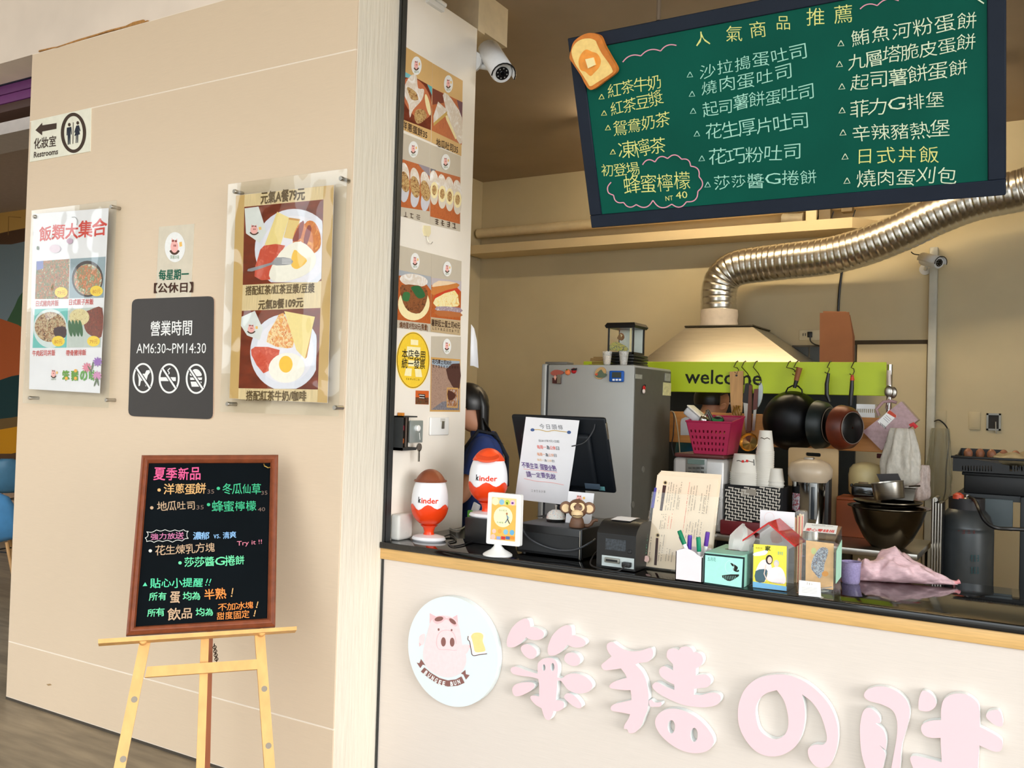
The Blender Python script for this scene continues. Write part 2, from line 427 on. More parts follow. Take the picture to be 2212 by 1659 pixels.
# torn wood strip along the upper edge of the panels
ts = MB(); M_torn = mat('torn_plywood', (176, 126, 66), .9, 0, .25, 60)
tp = zoomed(0, 0, 3.686, [(305, 412), (310, 400), (420, 375), (450, 372), (530, 345), (625, 312), (700, 290), (780, 266), (860, 240), (1000, 205), (1060, 175), (1140, 155), (1148, 170), (1175, 160), (1180, 168), (1140, 180), (1010, 216), (860, 252), (780, 276), (640, 322), (530, 354), (450, 380), (420, 384)])
ts.prism([PY(a, b, D-.004) for a, b in tp], (0, .008, 0), M_torn)
struct('trim_2', ts)

# poster wall: the return beside the counter opening
struct('wall_partition', MB().box(XE-.13, XE, D+.305, 3.655, 0, 3.398), M_white)
gd = MB().box(XE-.03, XE+.012, D+.268, D+.305, 0, 3.6, M_dark).box(XE+.004, XE+.012, D+.262, D+.272, 0, 3.6, M_dark)
struct('shutter_guide', gd)
# cream box of the roller shutter above the poster wall, with a white conduit before it
bxr = PY(1048, 40, 3.72); bxb = PY(1048, 75, 3.72)
struct('trim_3', MB().box(-3.3, bxr.x, 3.66, 3.72, bxb.z, ZCEIL, mat('cream_box', (226, 210, 180), .6)).box(-3.3, bxr.x-.012, 3.72, 3.95, bxb.z+.02, ZCEIL, mat('cream_box', (226, 210, 180), .6)))
cd = MB(); a = PX(925, -14, XE+.012); b = PX(961, 12, XE+.012)
cd.tube([a, b], .012, 10, M_wpl); cd.box(XE, XE+.018, a.y, b.y-.01, b.z-.035, b.z-.012, M_wpl)
tag(cd.build('conduit'), 'short white conduit at the top of the poster wall', 'conduit')

# dining room on the far left
struct('wall_dining_back', MB().box(-13, XL, YFAR, YFAR+.12, 0, 4.2), mat('tan_wall', (188, 160, 132), .8))
struct('ceiling_dining', MB().box(-13, XL, 3.6, YFAR, 3.95, 4.05), mat('dim_ceiling', (170, 158, 146), .8))
struct('wall_dining_side', MB().box(-13.1, -13, -2, YFAR, 0, 4.1), mat('tan_wall', (188, 160, 132), .8))
struct('wall_between', MB().box(XL, XL+.1, D+.27, YB+.5, 0, ZCEIL), M_kwall)
def zat(py, Y): return PY(35, py, Y).z
pb = thing('roller_blind_box', 'purple and navy roller blind box at the dining room opening', 'blind box', (-6, 3.1, zat(228, 3.0)))
for nm, y0, y1, c in (('navy_strip', 160, 176, (44, 40, 66)), ('purple_strip', 177, 197, (92, 34, 92)), ('purple_strip', 198, 217, (104, 44, 104)), ('bottom_rail', 218, 236, (70, 46, 40))):
    MB().rbox(-9, XL-.01, 3.0, 3.12, zat(y1, 3.0), zat(y0, 3.0), .006, 2, mat(nm+str(y0), c, .6)).build(nm, None, pb)
struct('trim_4', MB().box(-13, XL-.01, 3.6, 3.9, zat(284, 3.6), 3.95), mat('grey_white_beam', (176, 168, 160), .7))
# wall painting: landscape only
wp = thing('wall_painting', 'painted landscape on the dining room wall seen past the panelled wall', 'wall painting', (-9.5, YFAR, 0))
q = Print((0, YFAR, 0), (0, -1, 0), lift=.002)
def strip(y0, y1, c, wob=0):
    q.poly([(-160, y0+30), (-60, y0+22), (0, y0+wob), (25, y0-wob*.4), (80, y0-12), (80, y1-10), (40, y1), (0, y1), (-60, y1+20), (-160, y1+25)], ink(c))
strip(385, 512, (214, 172, 96)); strip(500, 532, (96, 72, 54), 4); strip(528, 700, (128, 148, 156))
q.poly([(15, 700), (20, 685), (32, 662), (42, 640), (60, 625), (80, 640), (80, 760), (15, 760)], ink((70, 108, 78)), 3)
q.poly([(-160, 700), (-60, 672), (0, 688), (40, 702), (80, 730), (80, 880), (-160, 880)], ink((192, 100, 56)))
strip(815, 910, (30, 66, 70), 6); strip(903, 935, (120, 96, 58), 2); strip(925, 985, (214, 150, 30), 3); strip(980, 1010, (96, 72, 52))
q.line([(46, 470), (19, 468), (18, 508)], 1.5, ink((150, 112, 60)))
q.build('paint', wp)

# shell chairs of the dining room
def shell_chair(p, ang, c, label):
    t = thing('shell_chair', label, 'chair', (p.x, p.y, 0), 'shell chairs in the dining room')
    mc = mat('shell_'+label.split()[0]+str(int(p.y*10)), c, .4); mwood = mat('beech_legs', (196, 150, 96), .5, 0, .12, 8, (4, 4, 1))
    sh = MB(); rs = []
    prof = [(-.22, .43, .17), (-.17, .425, .21), (-.02, .41, .225), (.12, .41, .22), (.19, .46, .215), (.225, .56, .21), (.25, .68, .19), (.262, .77, .14), (.265, .81, .06)]
    for (yy, zz, hw) in prof:
        rs.append([V(hw*s_, yy-(.05*abs(s_)**2 if zz > .45 else 0), zz+(.05*abs(s_)**3 if zz <= .45 else 0)) for s_ in [-1, -.75, -.4, 0, .4, .75, 1]])
    sh.rings(rs, mc, caps=False, closed=False)
    sh.v = [V(p.x, p.y, 0)+Matrix.Rotation(ang, 3, 'Z') @ v for v in sh.v]
    o = sh.build('seat_shell', None, t); sm = o.modifiers.new('thick', 'SOLIDIFY'); sm.thickness = .012
    for sx in (-1, 1):
        for sy in (-1, 1):
            lg = MB().tube([V(sx*.13, sy*.12, .41), V(sx*.22, sy*.21, 0)], [.014, .010], 8, mwood)
            lg.v = [V(p.x, p.y, 0)+Matrix.Rotation(ang, 3, 'Z') @ v for v in lg.v]; lg.build('leg', None, t)
    br = MB().tube([V(-.15, -.13, .33), V(.15, .13, .33)], .006, 6, M_dark).tube([V(.15, -.13, .33), V(-.15, .13, .33)], .006, 6, M_dark)
    br.v = [V(p.x, p.y, 0)+Matrix.Rotation(ang, 3, 'Z') @ v for v in br.v]; br.build('brace', None, t)
def back_at(x, y, ang): return PZ(x, y, .81)-(Matrix.Rotation(ang, 3, 'Z') @ V(0, .262, 0))
for x, y, a, c, lb in ((-26, 1064, 236, (84, 152, 208), 'blue shell chair nearest the panelled wall, wooden legs showing'), (16, 991, 242, (84, 140, 176), 'blue shell chair further back, below the wall painting'), (-38, 980, 230, (176, 40, 34), 'red shell chair at the picture edge below the wall painting')):
    shell_chair(back_at(x, y, R(a)), R(a), c, lb)
# ------------------------------------------------------------------ logo used on several prints (pig head with toast over a ribbon)
def pig_logo(q, cx, cy, w, h, small=True, disc=True):
    """w, h: half sizes of the white oval"""
    I_p = ink((244, 184, 178)); I_d = ink((150, 84, 78)); I_t = ink((244, 196, 110))
    if disc: q.ell(cx, cy, w, h, I_wht)
    q.ell(cx-.05*w, cy-.02*h, .38*w, .40*h, I_p)
    q.poly([(cx-.34*w, cy-.25*h), (cx-.32*w, cy-.60*h), (cx-.08*w, cy-.40*h)], I_p); q.poly([(cx+.22*w, cy-.25*h), (cx+.22*w, cy-.58*h), (cx, cy-.40*h)], I_p)
    q.ell(cx-.18*w, cy-.42*h, .14*w, .07*h, I_d, -15); q.ell(cx+.10*w, cy-.40*h, .12*w, .07*h, I_d, 20)
    q.ell(cx-.08*w, cy-.10*h, .05*w, .08*h, I_d); q.ell(cx+.06*w, cy-.10*h, .05*w, .08*h, I_d)
    q.poly([(cx+.42*w, cy-.32*h), (cx+.68*w, cy-.36*h), (cx+.72*w, cy-.06*h), (cx+.46*w, cy-.02*h)], I_t)
    q.arc([(cx-.46*w, cy+.22*h), (cx-.2*w, cy+.42*h), (cx+.12*w, cy+.42*h), (cx+.40*w, cy+.22*h)], .14*h, I_brown, 4)
    if small: q.text('笨豬の味', cx-.45*w, cy+.66*h, cx+.42*w, cy+.66*h, .26*h, ink((120, 150, 110)))
def sheet(name, q4, plane_y, th, m, parent, axis='y'):
    pts = [PY(a, b, plane_y) for a, b in q4]
    return MB().prism(pts, (0, th, 0), m).build(name, None, parent, False)
def rounded(q4, r, k=4):
    """rounded corners of a pixel quad"""
    out = []; n = len(q4)
    for i in range(n):
        p = V(*q4[i]); a = V(*q4[i-1]); b = V(*q4[(i+1) % n]); u = (a-p).normalized()*r; w = (b-p).normalized()*r
        for j in range(k+1):
            t = j/k; out.append(tuple((p+u)*(1-t)**2+p*2*t*(1-t)+(p+w)*t*t))
    return out

# ---- restroom sign
t = thing('restroom_sign', 'cream restroom sign with arrow and toilet pictogram on the panelled wall', 'sign', PY(130, 340, D))
q4 = zoomed(0, 0, 3.686, [(248, 963), (724, 858), (717, 1205), (237, 1290)])
sheet('plate', q4, D-.006, .004, mat('cream_plate', (236, 234, 216), .4), t)
q = Print((0, D-.006, 0), (0, -1, 0), T=(0, 0, 3.686)); bk = ink((70, 56, 48))
q.poly([(283, 1037), (337, 977), (338, 998), (452, 980), (450, 1026), (337, 1048), (336, 1078)], bk)
q.ring(586, 1058, 101, 160, 26, bk, 40)
nv = ink((42, 48, 62))
for cx, cy, w in ((553, 993, 0), (620, 979, 1)):
    q.ell(cx, cy, 11, 14, bk)
    if w: q.poly([(cx-12, cy+22), (cx+10, cy+18), (cx+22, cy+62), (cx+16, cy+68), (cx+8, cy+45), (cx+18, cy+90), (cx+4, cy+95), (cx+2, cy+158), (cx-4, cy+158), (cx-5, cy+97), (cx-8, cy+97), (cx-10, cy+160), (cx-16, cy+160), (cx-14, cy+100), (cx-26, cy+104), (cx-12, cy+52), (cx-20, cy+78), (cx-28, cy+76)], nv)
    else: q.poly([(cx-20, cy+24), (cx+16, cy+17), (cx+20, cy+75), (cx+14, cy+80), (cx+10, cy+40), (cx+8, cy+155), (cx+1, cy+157), (cx-1, cy+90), (cx-4, cy+158), (cx-12, cy+160), (cx-14, cy+48), (cx-16, cy+85), (cx-22, cy+86)], nv)
q.line([(584, 975), (582, 1145)], 5, bk)
q.text('化妝室', 272, 1146, 448, 1122, 84, bk, .012); q.text('Restrooms', 272, 1234, 463, 1205, 46, bk, .012)
q.build('print', t)

# ---- acrylic poster holders
def holder(name, label, acr, pap, bolts, Yp):
    t = thing(name, label, 'poster', PY(sum(p[0] for p in acr)/4, max(p[1] for p in acr), D))
    sheet('paper', pap, Yp+.001, .0012, M_paper, t)
    sheet('back_pane', acr, Yp+.004, .003, M_clear, t)
    sheet('front_pane', acr, Yp-.004, .003, M_pane, t)
    for (x, y) in bolts:
        c = PY(x, y, Yp-.012)
        b = MB().lathe([(.0085, 0), (.0095, .002), (.0095, .012), (.0085, .013), (.0085, D-.0035-Yp+.012)], c, 14, M_steel, (0, 1, 0))
        b.build('standoff_bolt', None, t)
    return t
Yp = D-.042
T2 = (0, 420, 3.318)
t = holder('rice_menu_poster', 'white rice bowl menu poster in clear acrylic left of the black opening hours sign',
           zoomed(*T2, [(225, 115), (835, 42), (775, 1530), (160, 1495)]), zoomed(*T2, [(237, 140), (778, 97), (715, 1425), (208, 1395)]),
           [(72.5, 467.5), (239, 446), (62, 859.5), (228, 864)], Yp)
q = Print((0, Yp+.001, 0), (0, -1, 0), T=T2, lift=.0004, step=.00015)
q.chars('飯類大集合', 280, 285, 765, 230, 112, ink((214, 60, 42)), .018, .6)
f1 = food('print_greens', [(60, 38, 26), (196, 120, 66), (74, 110, 62), (226, 196, 160)], 60)
f2 = food('print_prawn', [(235, 190, 150), (206, 120, 80), (120, 150, 110), (240, 225, 205)], 55)
f3 = food('print_mince', [(52, 40, 40), (150, 100, 60), (214, 190, 150), (98, 128, 86)], 75)
f4 = food('print_ribs', [(92, 42, 30), (140, 62, 40), (110, 50, 34), (160, 84, 54)], 40)
f5 = food('print_slaw', [(214, 196, 130), (232, 220, 170), (180, 150, 90)], 80)
tl = ink((110, 196, 190)); bl = ink((60, 80, 110))
def shot(p, bgm): q.poly(p, bgm)
shot([(262, 480), (500, 462), (492, 748), (252, 750)], f1); q.poly([(262, 480), (310, 476), (312, 530), (264, 545)], ink((120, 130, 190)))
shot([(505, 462), (758, 446), (744, 740), (496, 745)], ink((150, 170, 180))); q.ell(628, 605, 112, 130, ink((58, 46, 44))); q.ell(630, 610, 100, 112, f2)
shot([(250, 822), (488, 815), (478, 1098), (234, 1100)], tl); q.ell(362, 960, 122, 140, ink((214, 226, 226))); q.ell(362, 950, 112, 108, f3); q.poly([(390, 960), (470, 950), (470, 1025), (400, 1020)], ink((70, 44, 48)), 3)
shot([(492, 818), (738, 808), (722, 1096), (482, 1098)], ink((196, 206, 200))); q.poly([(600, 860), (640, 830), (735, 815), (728, 1020), (650, 1010), (608, 960)], f4, 3); q.ell(570, 880, 72, 60, f5)
for x in (505, 530, 555, 580): q.ell(x, 960, 14, 60, ink((66, 110, 72)), -8)
for (x, y, s_) in ((440, 702, '79元'), (693, 692, '80元'), (420, 1052, '80元'), (672, 1052, '79元')):
    q.ell(x, y, 46, 38, ink((246, 214, 66))); q.text(s_, x-28, y+4, x+30, y, 34, ink((200, 120, 30)))
rd = ink((206, 74, 66))
for (s_, x0, x1, y) in (('日式豬肉丼飯', 260, 422, 780), ('日式親子丼飯', 498, 672, 770), ('牛肉起司丼飯', 234, 398, 1136), ('帶骨豬排飯', 476, 620, 1134)):
    q.text(s_, x0, y+3, x1, y-2, 42, rd, .008)
pig_logo(q, 388, 1288, 40, 56, True, False)
for i, (ch, c) in enumerate(zip('笨豬の味', ((110, 160, 70), (110, 160, 70), (110, 170, 90), (110, 170, 90)))):
    q.char(ch, 475+i*64, 1298, 52, 76, 0, ink(c), .03)
for x, y in ((480, 1318), (546, 1318), (546, 1264)): q.ell(x, y, 11, 12, ink((240, 180, 80)))
for (x, y, c) in ((704, 1200, (160, 120, 190)), (628, 1240, (226, 140, 160)), (700, 1300, (214, 150, 190))):
    for a in range(0, 180, 36): q.ell(x, y, 7, 36, ink(c), a)
for x, y, a in ((668, 1230, 10), (690, 1345, 20), (705, 1340, -12), (650, 1255, -30)): q.ell(x, y, 5, 34, ink((112, 128, 104)), a)
q.arc([(520, 165), (545, 165), (560, 190), (556, 220)], 4, ink((150, 150, 150))); q.ell(276, 385, 8, 14, ink((150, 160, 150))); q.ell(505, 335, 22, 20, ink((206, 176, 196))); q.ell(400, 390, 40, 30, ink((236, 222, 232)))
q.build('print', t)

T3 = (440, 340, 2.860)
t = holder('set_meal_poster', 'tan set meal poster with two breakfast plates in clear acrylic near the plaster wall end',
           zoomed(*T3, [(150, 165), (886, 68), (830, 1600), (100, 1572)]), zoomed(*T3, [(200, 235), (805, 168), (765, 1518), (158, 1490)]),
           [(505, 413), (735, 385), (490, 872.5), (721.5, 880.5)], Yp)
q = Print((0, Yp+.001, 0), (0, -1, 0), T=T3, lift=.0004, step=.00015)
q.poly([(200, 236), (805, 169), (765, 1517), (159, 1489)], mat('tan_print', (206, 172, 112), .7, 0, .05, 8, spec=.1))
wd_ = mat('pale_wood_print', (226, 204, 158), .7, 0, .12, 22, (12, 1, .6), spec=.1)
q.poly([(254, 230), (742, 178), (738, 262), (250, 306)], wd_); q.poly([(242, 788), (728, 762), (722, 930), (236, 948)], wd_); q.poly([(216, 1426), (706, 1434), (702, 1512), (214, 1494)], wd_)
tb = mat('brown_table_print', (122, 54, 34), .7, 0, .35, 10, (1, 1, 3), spec=.1)
q.poly([(252, 306), (741, 260), (728, 764), (242, 788)], tb); q.poly([(236, 948), (722, 930), (706, 1434), (216, 1426)], tb)
PLW = ink((226, 228, 240)); PLI = ink((236, 234, 244)); CUP = ink((224, 228, 226)); HAM = food('print_ham', [(214, 96, 72), (204, 80, 58), (226, 120, 96)], 30)
EGG = ink((244, 240, 228)); YOLK = ink((246, 196, 64)); TST = ink((240, 220, 150)); TSTD = ink((206, 150, 70)); NUG = food('print_nugget', [(226, 140, 50), (206, 110, 36), (240, 170, 80)], 40); KET = ink((140, 40, 22))
# plate A
def clip(poly_, x0, x1, y0, y1): return [(min(max(x, x0+(y-300)*-.022), x1+(y-300)*-.024), min(max(y, y0), y1)) for x, y in poly_]
el = lambda cx, cy, rx, ry, rot=0, n=40: [(cx+rx*math.cos(2*math.pi*i/n)*math.cos(R(rot))-ry*math.sin(2*math.pi*i/n)*math.sin(R(rot)), cy+rx*math.cos(2*math.pi*i/n)*math.sin(R(rot))+ry*math.sin(2*math.pi*i/n)*math.cos(R(rot))) for i in range(n)]
q.poly(clip(el(560, 570, 244, 252), 252, 738, 278, 772), PLW); q.poly(clip(el(565, 575, 205, 215), 252, 738, 278, 768), PLI)
q.poly([(254, 315), (340, 304), (390, 462), (345, 528), (262, 470)], CUP); pig_logo(q, 315, 450, 60, 60, False, False)
q.poly([(455, 336), (528, 372), (465, 578), (378, 540)], TST); q.poly([(528, 372), (598, 382), (560, 508), (495, 495)], ink((232, 204, 128))); q.poly([(528, 372), (598, 382), (594, 394), (526, 384)], TSTD)
q.poly([(640, 395), (690, 405), (722, 480), (718, 560), (660, 600), (612, 540), (600, 470)], NUG, 3); q.poly([(600, 400), (632, 430), (600, 520), (555, 550), (560, 470)], NUG, 3)
q.poly([(600, 405), (622, 400), (600, 500), (560, 520), (552, 500)], KET, 2); q.poly([(645, 420), (668, 440), (640, 540), (622, 560), (620, 500)], KET, 2)
q.poly([(375, 545), (505, 545), (440, 640), (410, 755), (315, 735), (340, 610)], HAM, 2)
q.poly([(500, 560), (600, 520), (690, 600), (680, 680), (600, 740), (460, 772), (405, 730), (440, 640)], EGG, 3); q.poly([(560, 572), (600, 600), (640, 640), (580, 690), (540, 660)], YOLK, 3)
q.poly([(275, 690), (420, 650), (450, 618), (540, 625), (545, 660), (450, 668), (420, 664), (300, 705)], ink((150, 152, 158)), 2)
for k in range(4): q.line([(485, 628+k*9), (545, 630+k*9)], 4, ink((220, 220, 224)))
# plate B
q.poly(clip(el(505, 1205, 216, 236), 236, 720, 950, 1430), PLW); q.poly(clip(el(505, 1200, 178, 196), 236, 720, 950, 1428), PLI)
q.poly([(236, 985), (318, 948), (368, 1058), (348, 1130), (270, 1100), (232, 1040)], CUP); pig_logo(q, 298, 1062, 55, 55, False, False)
q.poly([(440, 1020), (495, 960), (560, 1140), (520, 1180), (390, 1140)], food('print_corn', [(240, 200, 110), (226, 140, 80), (246, 226, 170), (206, 110, 60)], 45), 2)
q.poly([(500, 950), (690, 985), (628, 1245), (575, 1190)], TST); q.poly([(690, 985), (672, 1060), (640, 1235), (628, 1245)], TSTD)
q.poly([(320, 1170), (472, 1190), (430, 1280), (372, 1334), (298, 1222)], HAM, 2)
q.ell(515, 1300, 112, 92, EGG, -10); q.ell(510, 1278, 42, 52, YOLK)
br_ = ink((96, 78, 48))
q.text('元氣A餐79元', 355, 252, 627, 224, 76, br_, .02); q.text('搭配紅茶/紅茶豆漿/豆漿', 262, 824, 688, 806, 58, br_, .015)
q.text('元氣B餐109元', 340, 912, 618, 894, 60, br_, .02); q.text('搭配紅茶牛奶/咖啡', 265, 1472, 637, 1474, 62, br_, .015)
q.build('print', t)

# ---- Monday notice
t = thing('holiday_notice', 'small beige notice with pig logo above the black opening hours sign', 'sign', PY(378, 643, D))
sheet('plate', zoomed(*T2, [(1140, 232), (1393, 210), (1368, 745), (1116, 745)]), D-.005, .003, mat('greige_plate', (216, 206, 186), .5), t)
q = Print((0, D-.005, 0), (0, -1, 0), T=T2)
pig_logo(q, 1255, 378, 73, 108)
q.text('每星期一', 1140, 578, 1355, 570, 74, ink((24, 96, 74)), .02); q.text('【公休日】', 1105, 672, 1385, 664, 70, ink((70, 44, 34)), .02)
q.build('print', t)

# ---- opening hours
t = thing('opening_hours_sign', 'black rounded opening hours sign with three prohibition symbols', 'sign', PY(370, 902, D))
hp = rounded(zoomed(*T2, [(946, 750), (1535, 728), (1526, 1612), (918, 1588)]), 13)
MB().prism([PY(a, b, D-.008) for a, b in hp], (0, .006, 0), mat('charcoal_plate', (52, 49, 48), .45, 0, .04, 20), mat('pale_plate_edge', (206, 180, 160), .5)).build('plate', None, t, False)
q = Print((0, D-.008, 0), (0, -1, 0), T=T2)
q.text('營業時間', 1080, 962, 1378, 954, 106, I_wht, .01); q.build('lettering', t); q.text('AM6:30~PM14:30', 980, 1104, 1478, 1102, 72, I_wht)
q.build('lettering', t)
def i_dog(): q.poly([(985, 1270), (1000, 1285), (1040, 1285), (1050, 1262), (1072, 1258), (1078, 1275), (1062, 1295), (1052, 1330), (1056, 1372), (1046, 1376), (1034, 1335), (1012, 1335), (1004, 1372), (994, 1374), (996, 1325)], I_wht)
def i_smoke(): q.poly([(1145, 1310), (1262, 1310), (1262, 1338), (1145, 1338)], I_wht); q.arc([(1200, 1295), (1215, 1280), (1205, 1262), (1222, 1245)], 7, I_wht)
def i_food(): q.poly([(1368, 1300), (1370, 1270), (1400, 1252), (1430, 1262), (1446, 1300)], I_wht, 3); q.poly([(1364, 1312), (1452, 1312), (1448, 1330), (1366, 1330)], I_wht); q.poly([(1368, 1342), (1448, 1342), (1440, 1378), (1376, 1378)], I_wht)
for (cx, cy), dr_ in zip(((1027, 1316), (1214, 1319), (1408, 1322)), (i_dog, i_smoke, i_food)):
    q.ring(cx, cy, 75, 108, 13, I_wht, 40); dr_()
    q.line([(cx-46, cy-70), (cx+46, cy+70)], 25, mat('charcoal_plate', (52, 49, 48))); q.line([(cx-48, cy-73), (cx+48, cy+73)], 13, I_wht)
    q.build('prohibition_symbol', t)

# ------------------------------------------------------------------ posters on the return wall
TA = (820, 60, 3.607); TB = (820, 500, 3.457)
XP = XE+.0012
def wallposter(label, q4, T, draw, cat='poster', name='menu_poster', group=None, bgc=(214, 174, 112), th=.0012):
    pts = [PX(a, b, XE+th) for a, b in zoomed(*T, q4)]
    c = sum(pts, V(0, 0, 0))/len(pts)
    t = thing(name, label, cat, (XE, c.y, min(p.z for p in pts)), group)
    MB().prism(pts, (-th+.0002, 0, 0), mat('poster_%d_%d_%d' % bgc, bgc, .6, 0, .03, 10)).build('sheet', None, t, False)
    q = Print((XE+th, 0, 0), (1, 0, 0), T=T, lift=.0003, step=.00012); draw(q); q.build('print', t); return t
BSK = food('print_basket', [(150, 70, 30), (196, 104, 50), (170, 84, 38)], 60, stretch=(1, 6, 1)); WRAP = food('print_wrap', [(240, 236, 232), (220, 206, 190), (250, 248, 246)], 20)
FILL = food('print_filling', [(120, 66, 36), (210, 180, 120), (160, 110, 60), (90, 60, 34)], 90); DBR = ink((58, 34, 22)); CRM = ink((246, 232, 180))
def dA(q):
    q.poly([(182, 335), (408, 460), (398, 798), (175, 712)], tb); q.poly([(182, 335), (255, 375), (240, 395), (182, 380)], ink((120, 190, 200))); q.poly([(408, 460), (408, 530), (370, 440)], ink((90, 180, 190)))
    q.ell(290, 550, 100, 175, ink((196, 110, 70)), -25); q.poly([(240, 375), (285, 370), (300, 470), (345, 480), (330, 560), (260, 640), (235, 700), (225, 600), (190, 520), (195, 450)], WRAP, 3)
    q.poly([(215, 460), (280, 500), (300, 560), (250, 560), (225, 510)], FILL, 3); q.poly([(285, 640), (345, 640), (365, 700), (300, 750), (270, 700)], FILL, 3); q.ell(375, 600, 16, 85, CRM, -12)
    q.text('洋蔥蛋餅35', 176, 752, 370, 838, 62, DBR, .012); pig_logo(q, 286, 296, 40, 72)
def dB(q):
    q.poly([(412, 470), (646, 580), (640, 912), (405, 800)], BSK); q.poly([(412, 470), (495, 512), (500, 585), (412, 600)], ink((120, 50, 34))); q.poly([(600, 560), (646, 582), (642, 720), (620, 640)], ink((110, 70, 84)))
    q.poly([(492, 525), (530, 520), (590, 600), (640, 700), (638, 900), (600, 870), (545, 740)], WRAP, 2); q.poly([(500, 640), (530, 690), (600, 860), (590, 870), (520, 720)], CRM)
    q.poly([(455, 575), (525, 640), (520, 670), (420, 760), (418, 690)], WRAP); q.poly([(525, 650), (524, 680), (420, 765), (420, 740)], ink((206, 170, 90)))
    q.text('地瓜吐司35', 440, 890, 610, 952, 62, DBR, .012); pig_logo(q, 535, 438, 35, 68)
def dC(q):
    q.poly([(165, 1020), (390, 1090), (388, 1430), (158, 1395)], BSK); q.poly([(300, 1060), (390, 1090), (390, 1160), (330, 1100)], ink((150, 140, 150)))
    for x, y, s_ in ((195, 1200, 1), (275, 1240, 1.05), (355, 1270, 1)):
        q.ell(x, y-60, 36, 90, WRAP, -8); q.ell(x, y+75, 34, 85, ink((206, 206, 214)), 5); q.ell(x, y, 36, 82*s_, FILL, -10)
    q.scrib(180, 1452, 325, 1480, 40, DBR); pig_logo(q, 262, 948, 38, 64)
def dD(q):
    q.poly([(395, 1100), (628, 1165), (626, 1530), (394, 1470)], BSK); q.poly([(395, 1095), (440, 1108), (400, 1130)], ink((110, 110, 120)))
    for x, y in ((425, 1270), (487, 1300), (545, 1320), (606, 1345)):
        q.ell(x, y-70, 34, 90, WRAP, -6); q.ell(x, y+40, 30, 70, ink((222, 212, 196))); q.ell(x, y-5, 30, 64, CRM); q.ell(x, y-5, 18, 40, FILL)
    q.scrib(425, 1508, 603, 1550, 44, DBR); pig_logo(q, 513, 1046, 35, 62)
def dE(q):
    q.poly([(138, 285), (385, 338), (380, 690), (130, 660)], BSK); q.poly([(138, 285), (384, 338), (384, 440), (300, 330), (138, 330)], ink((170, 176, 184)))
    q.ell(255, 365, 105, 48, WRAP, 8); q.ell(255, 540, 118, 125, CRM, 10); q.poly([(165, 400), (340, 420), (350, 520), (300, 610), (210, 590), (165, 500)], food('print_pork', [(96, 54, 34), (150, 92, 54), (70, 40, 28)], 50), 3)
    q.poly([(235, 415), (300, 410), (340, 480), (290, 500), (250, 450)], ink((46, 104, 62)), 3); q.poly([(180, 455), (225, 460), (215, 520), (170, 510)], ink((60, 116, 66)), 3)
    q.text('燒肉蛋刈包50元(限量)', 148, 696, 360, 718, 46, ink((110, 66, 34)), .02); pig_logo(q, 264, 222, 34, 62)
def dF(q):
    q.poly([(387, 345), (610, 372), (604, 665), (382, 640)], BSK); q.poly([(387, 345), (610, 372), (608, 450), (560, 400), (387, 400)], ink((196, 186, 190)))
    q.poly([(388, 430), (430, 380), (575, 385), (580, 420), (400, 475)], ink((206, 130, 66)), 2); q.poly([(388, 410), (440, 368), (575, 385), (430, 410)], ink((240, 214, 180)), 2)
    q.poly([(420, 470), (580, 420), (585, 480), (420, 520)], ink((206, 70, 40)), 2); q.poly([(415, 500), (560, 440), (590, 520), (580, 560), (420, 560)], food('print_omelette', [(246, 214, 110), (250, 240, 190), (236, 180, 70)], 40), 2); q.poly([(425, 560), (600, 570), (600, 610), (440, 600)], food('print_cabbage', [(200, 196, 200), (150, 120, 140), (232, 228, 220)], 90), 2); q.poly([(420, 590), (600, 606), (598, 640), (440, 630)], ink((186, 112, 64)), 2)
    q.poly([(381, 645), (604, 668), (603, 776), (380, 748)], ink((196, 172, 134)))
    q.text('薯餅起士蛋土司40元', 385, 680, 600, 704, 50, DBR, .02); q.scrib(388, 722, 596, 748, 20, DBR); pig_logo(q, 503, 280, 32, 56)
def dG(q):
    q.poly([(383, 938), (603, 955), (600, 1347), (376, 1345)], ink((206, 160, 92))); q.poly([(388, 958), (598, 968), (594, 1335), (382, 1332)], food('print_toast', [(150, 120, 104), (176, 146, 128), (130, 104, 92)], 150))
    q.poly([(388, 958), (598, 968), (596, 1000), (500, 1020), (388, 990)], ink((160, 176, 190))); q.poly([(495, 1030), (598, 985), (596, 1170), (545, 1160)], ink((84, 54, 46)), 2); q.poly([(382, 1332), (470, 1270), (594, 1260), (594, 1335)], food('print_tray', [(150, 150, 160), (100, 92, 96), (180, 180, 190)], 80, stretch=(1, 8, 1)))
    q.poly([(502, 1165), (586, 1168), (582, 1318), (500, 1314)], ink((206, 160, 92))); q.poly([(508, 1175), (580, 1178), (576, 1308), (506, 1305)], food('print_toast2', [(110, 66, 44), (170, 120, 80), (190, 196, 206)], 70)); q.poly([(510, 1185), (570, 1220), (540, 1260), (510, 1250)], ink((84, 48, 38)), 2)
    q.text('花巧厚土司30元', 392, 968, 536, 982, 34, DBR, .02); q.scrib(392, 1006, 592, 1016, 20, DBR); pig_logo(q, 500, 858, 31, 58)
GR = 'food posters on the poster wall'; TAN = (214, 174, 112); GRG = (200, 190, 172)
wallposter('tan poster of scallion egg crepe pieces priced 35, top left on the poster wall', [(190, 140), (413, 275), (400, 890), (172, 790)], TA, dA, group=GR, bgc=TAN)
wallposter('tan poster of white toast sandwich priced 35, top right on the poster wall', [(415, 277), (648, 412), (637, 1000), (404, 893)], TA, dB, group=GR, bgc=TAN)
wallposter('greige poster of three filled rolls in a basket, second row on the poster wall', [(172, 815), (393, 905), (391, 1531), (155, 1465)], TA, dC, group=GR, bgc=GRG)
wallposter('greige poster of four sliced rolls in a basket, second row on the poster wall', [(396, 908), (632, 1002), (628, 1588), (393, 1532)], TA, dD, group=GR, bgc=GRG)
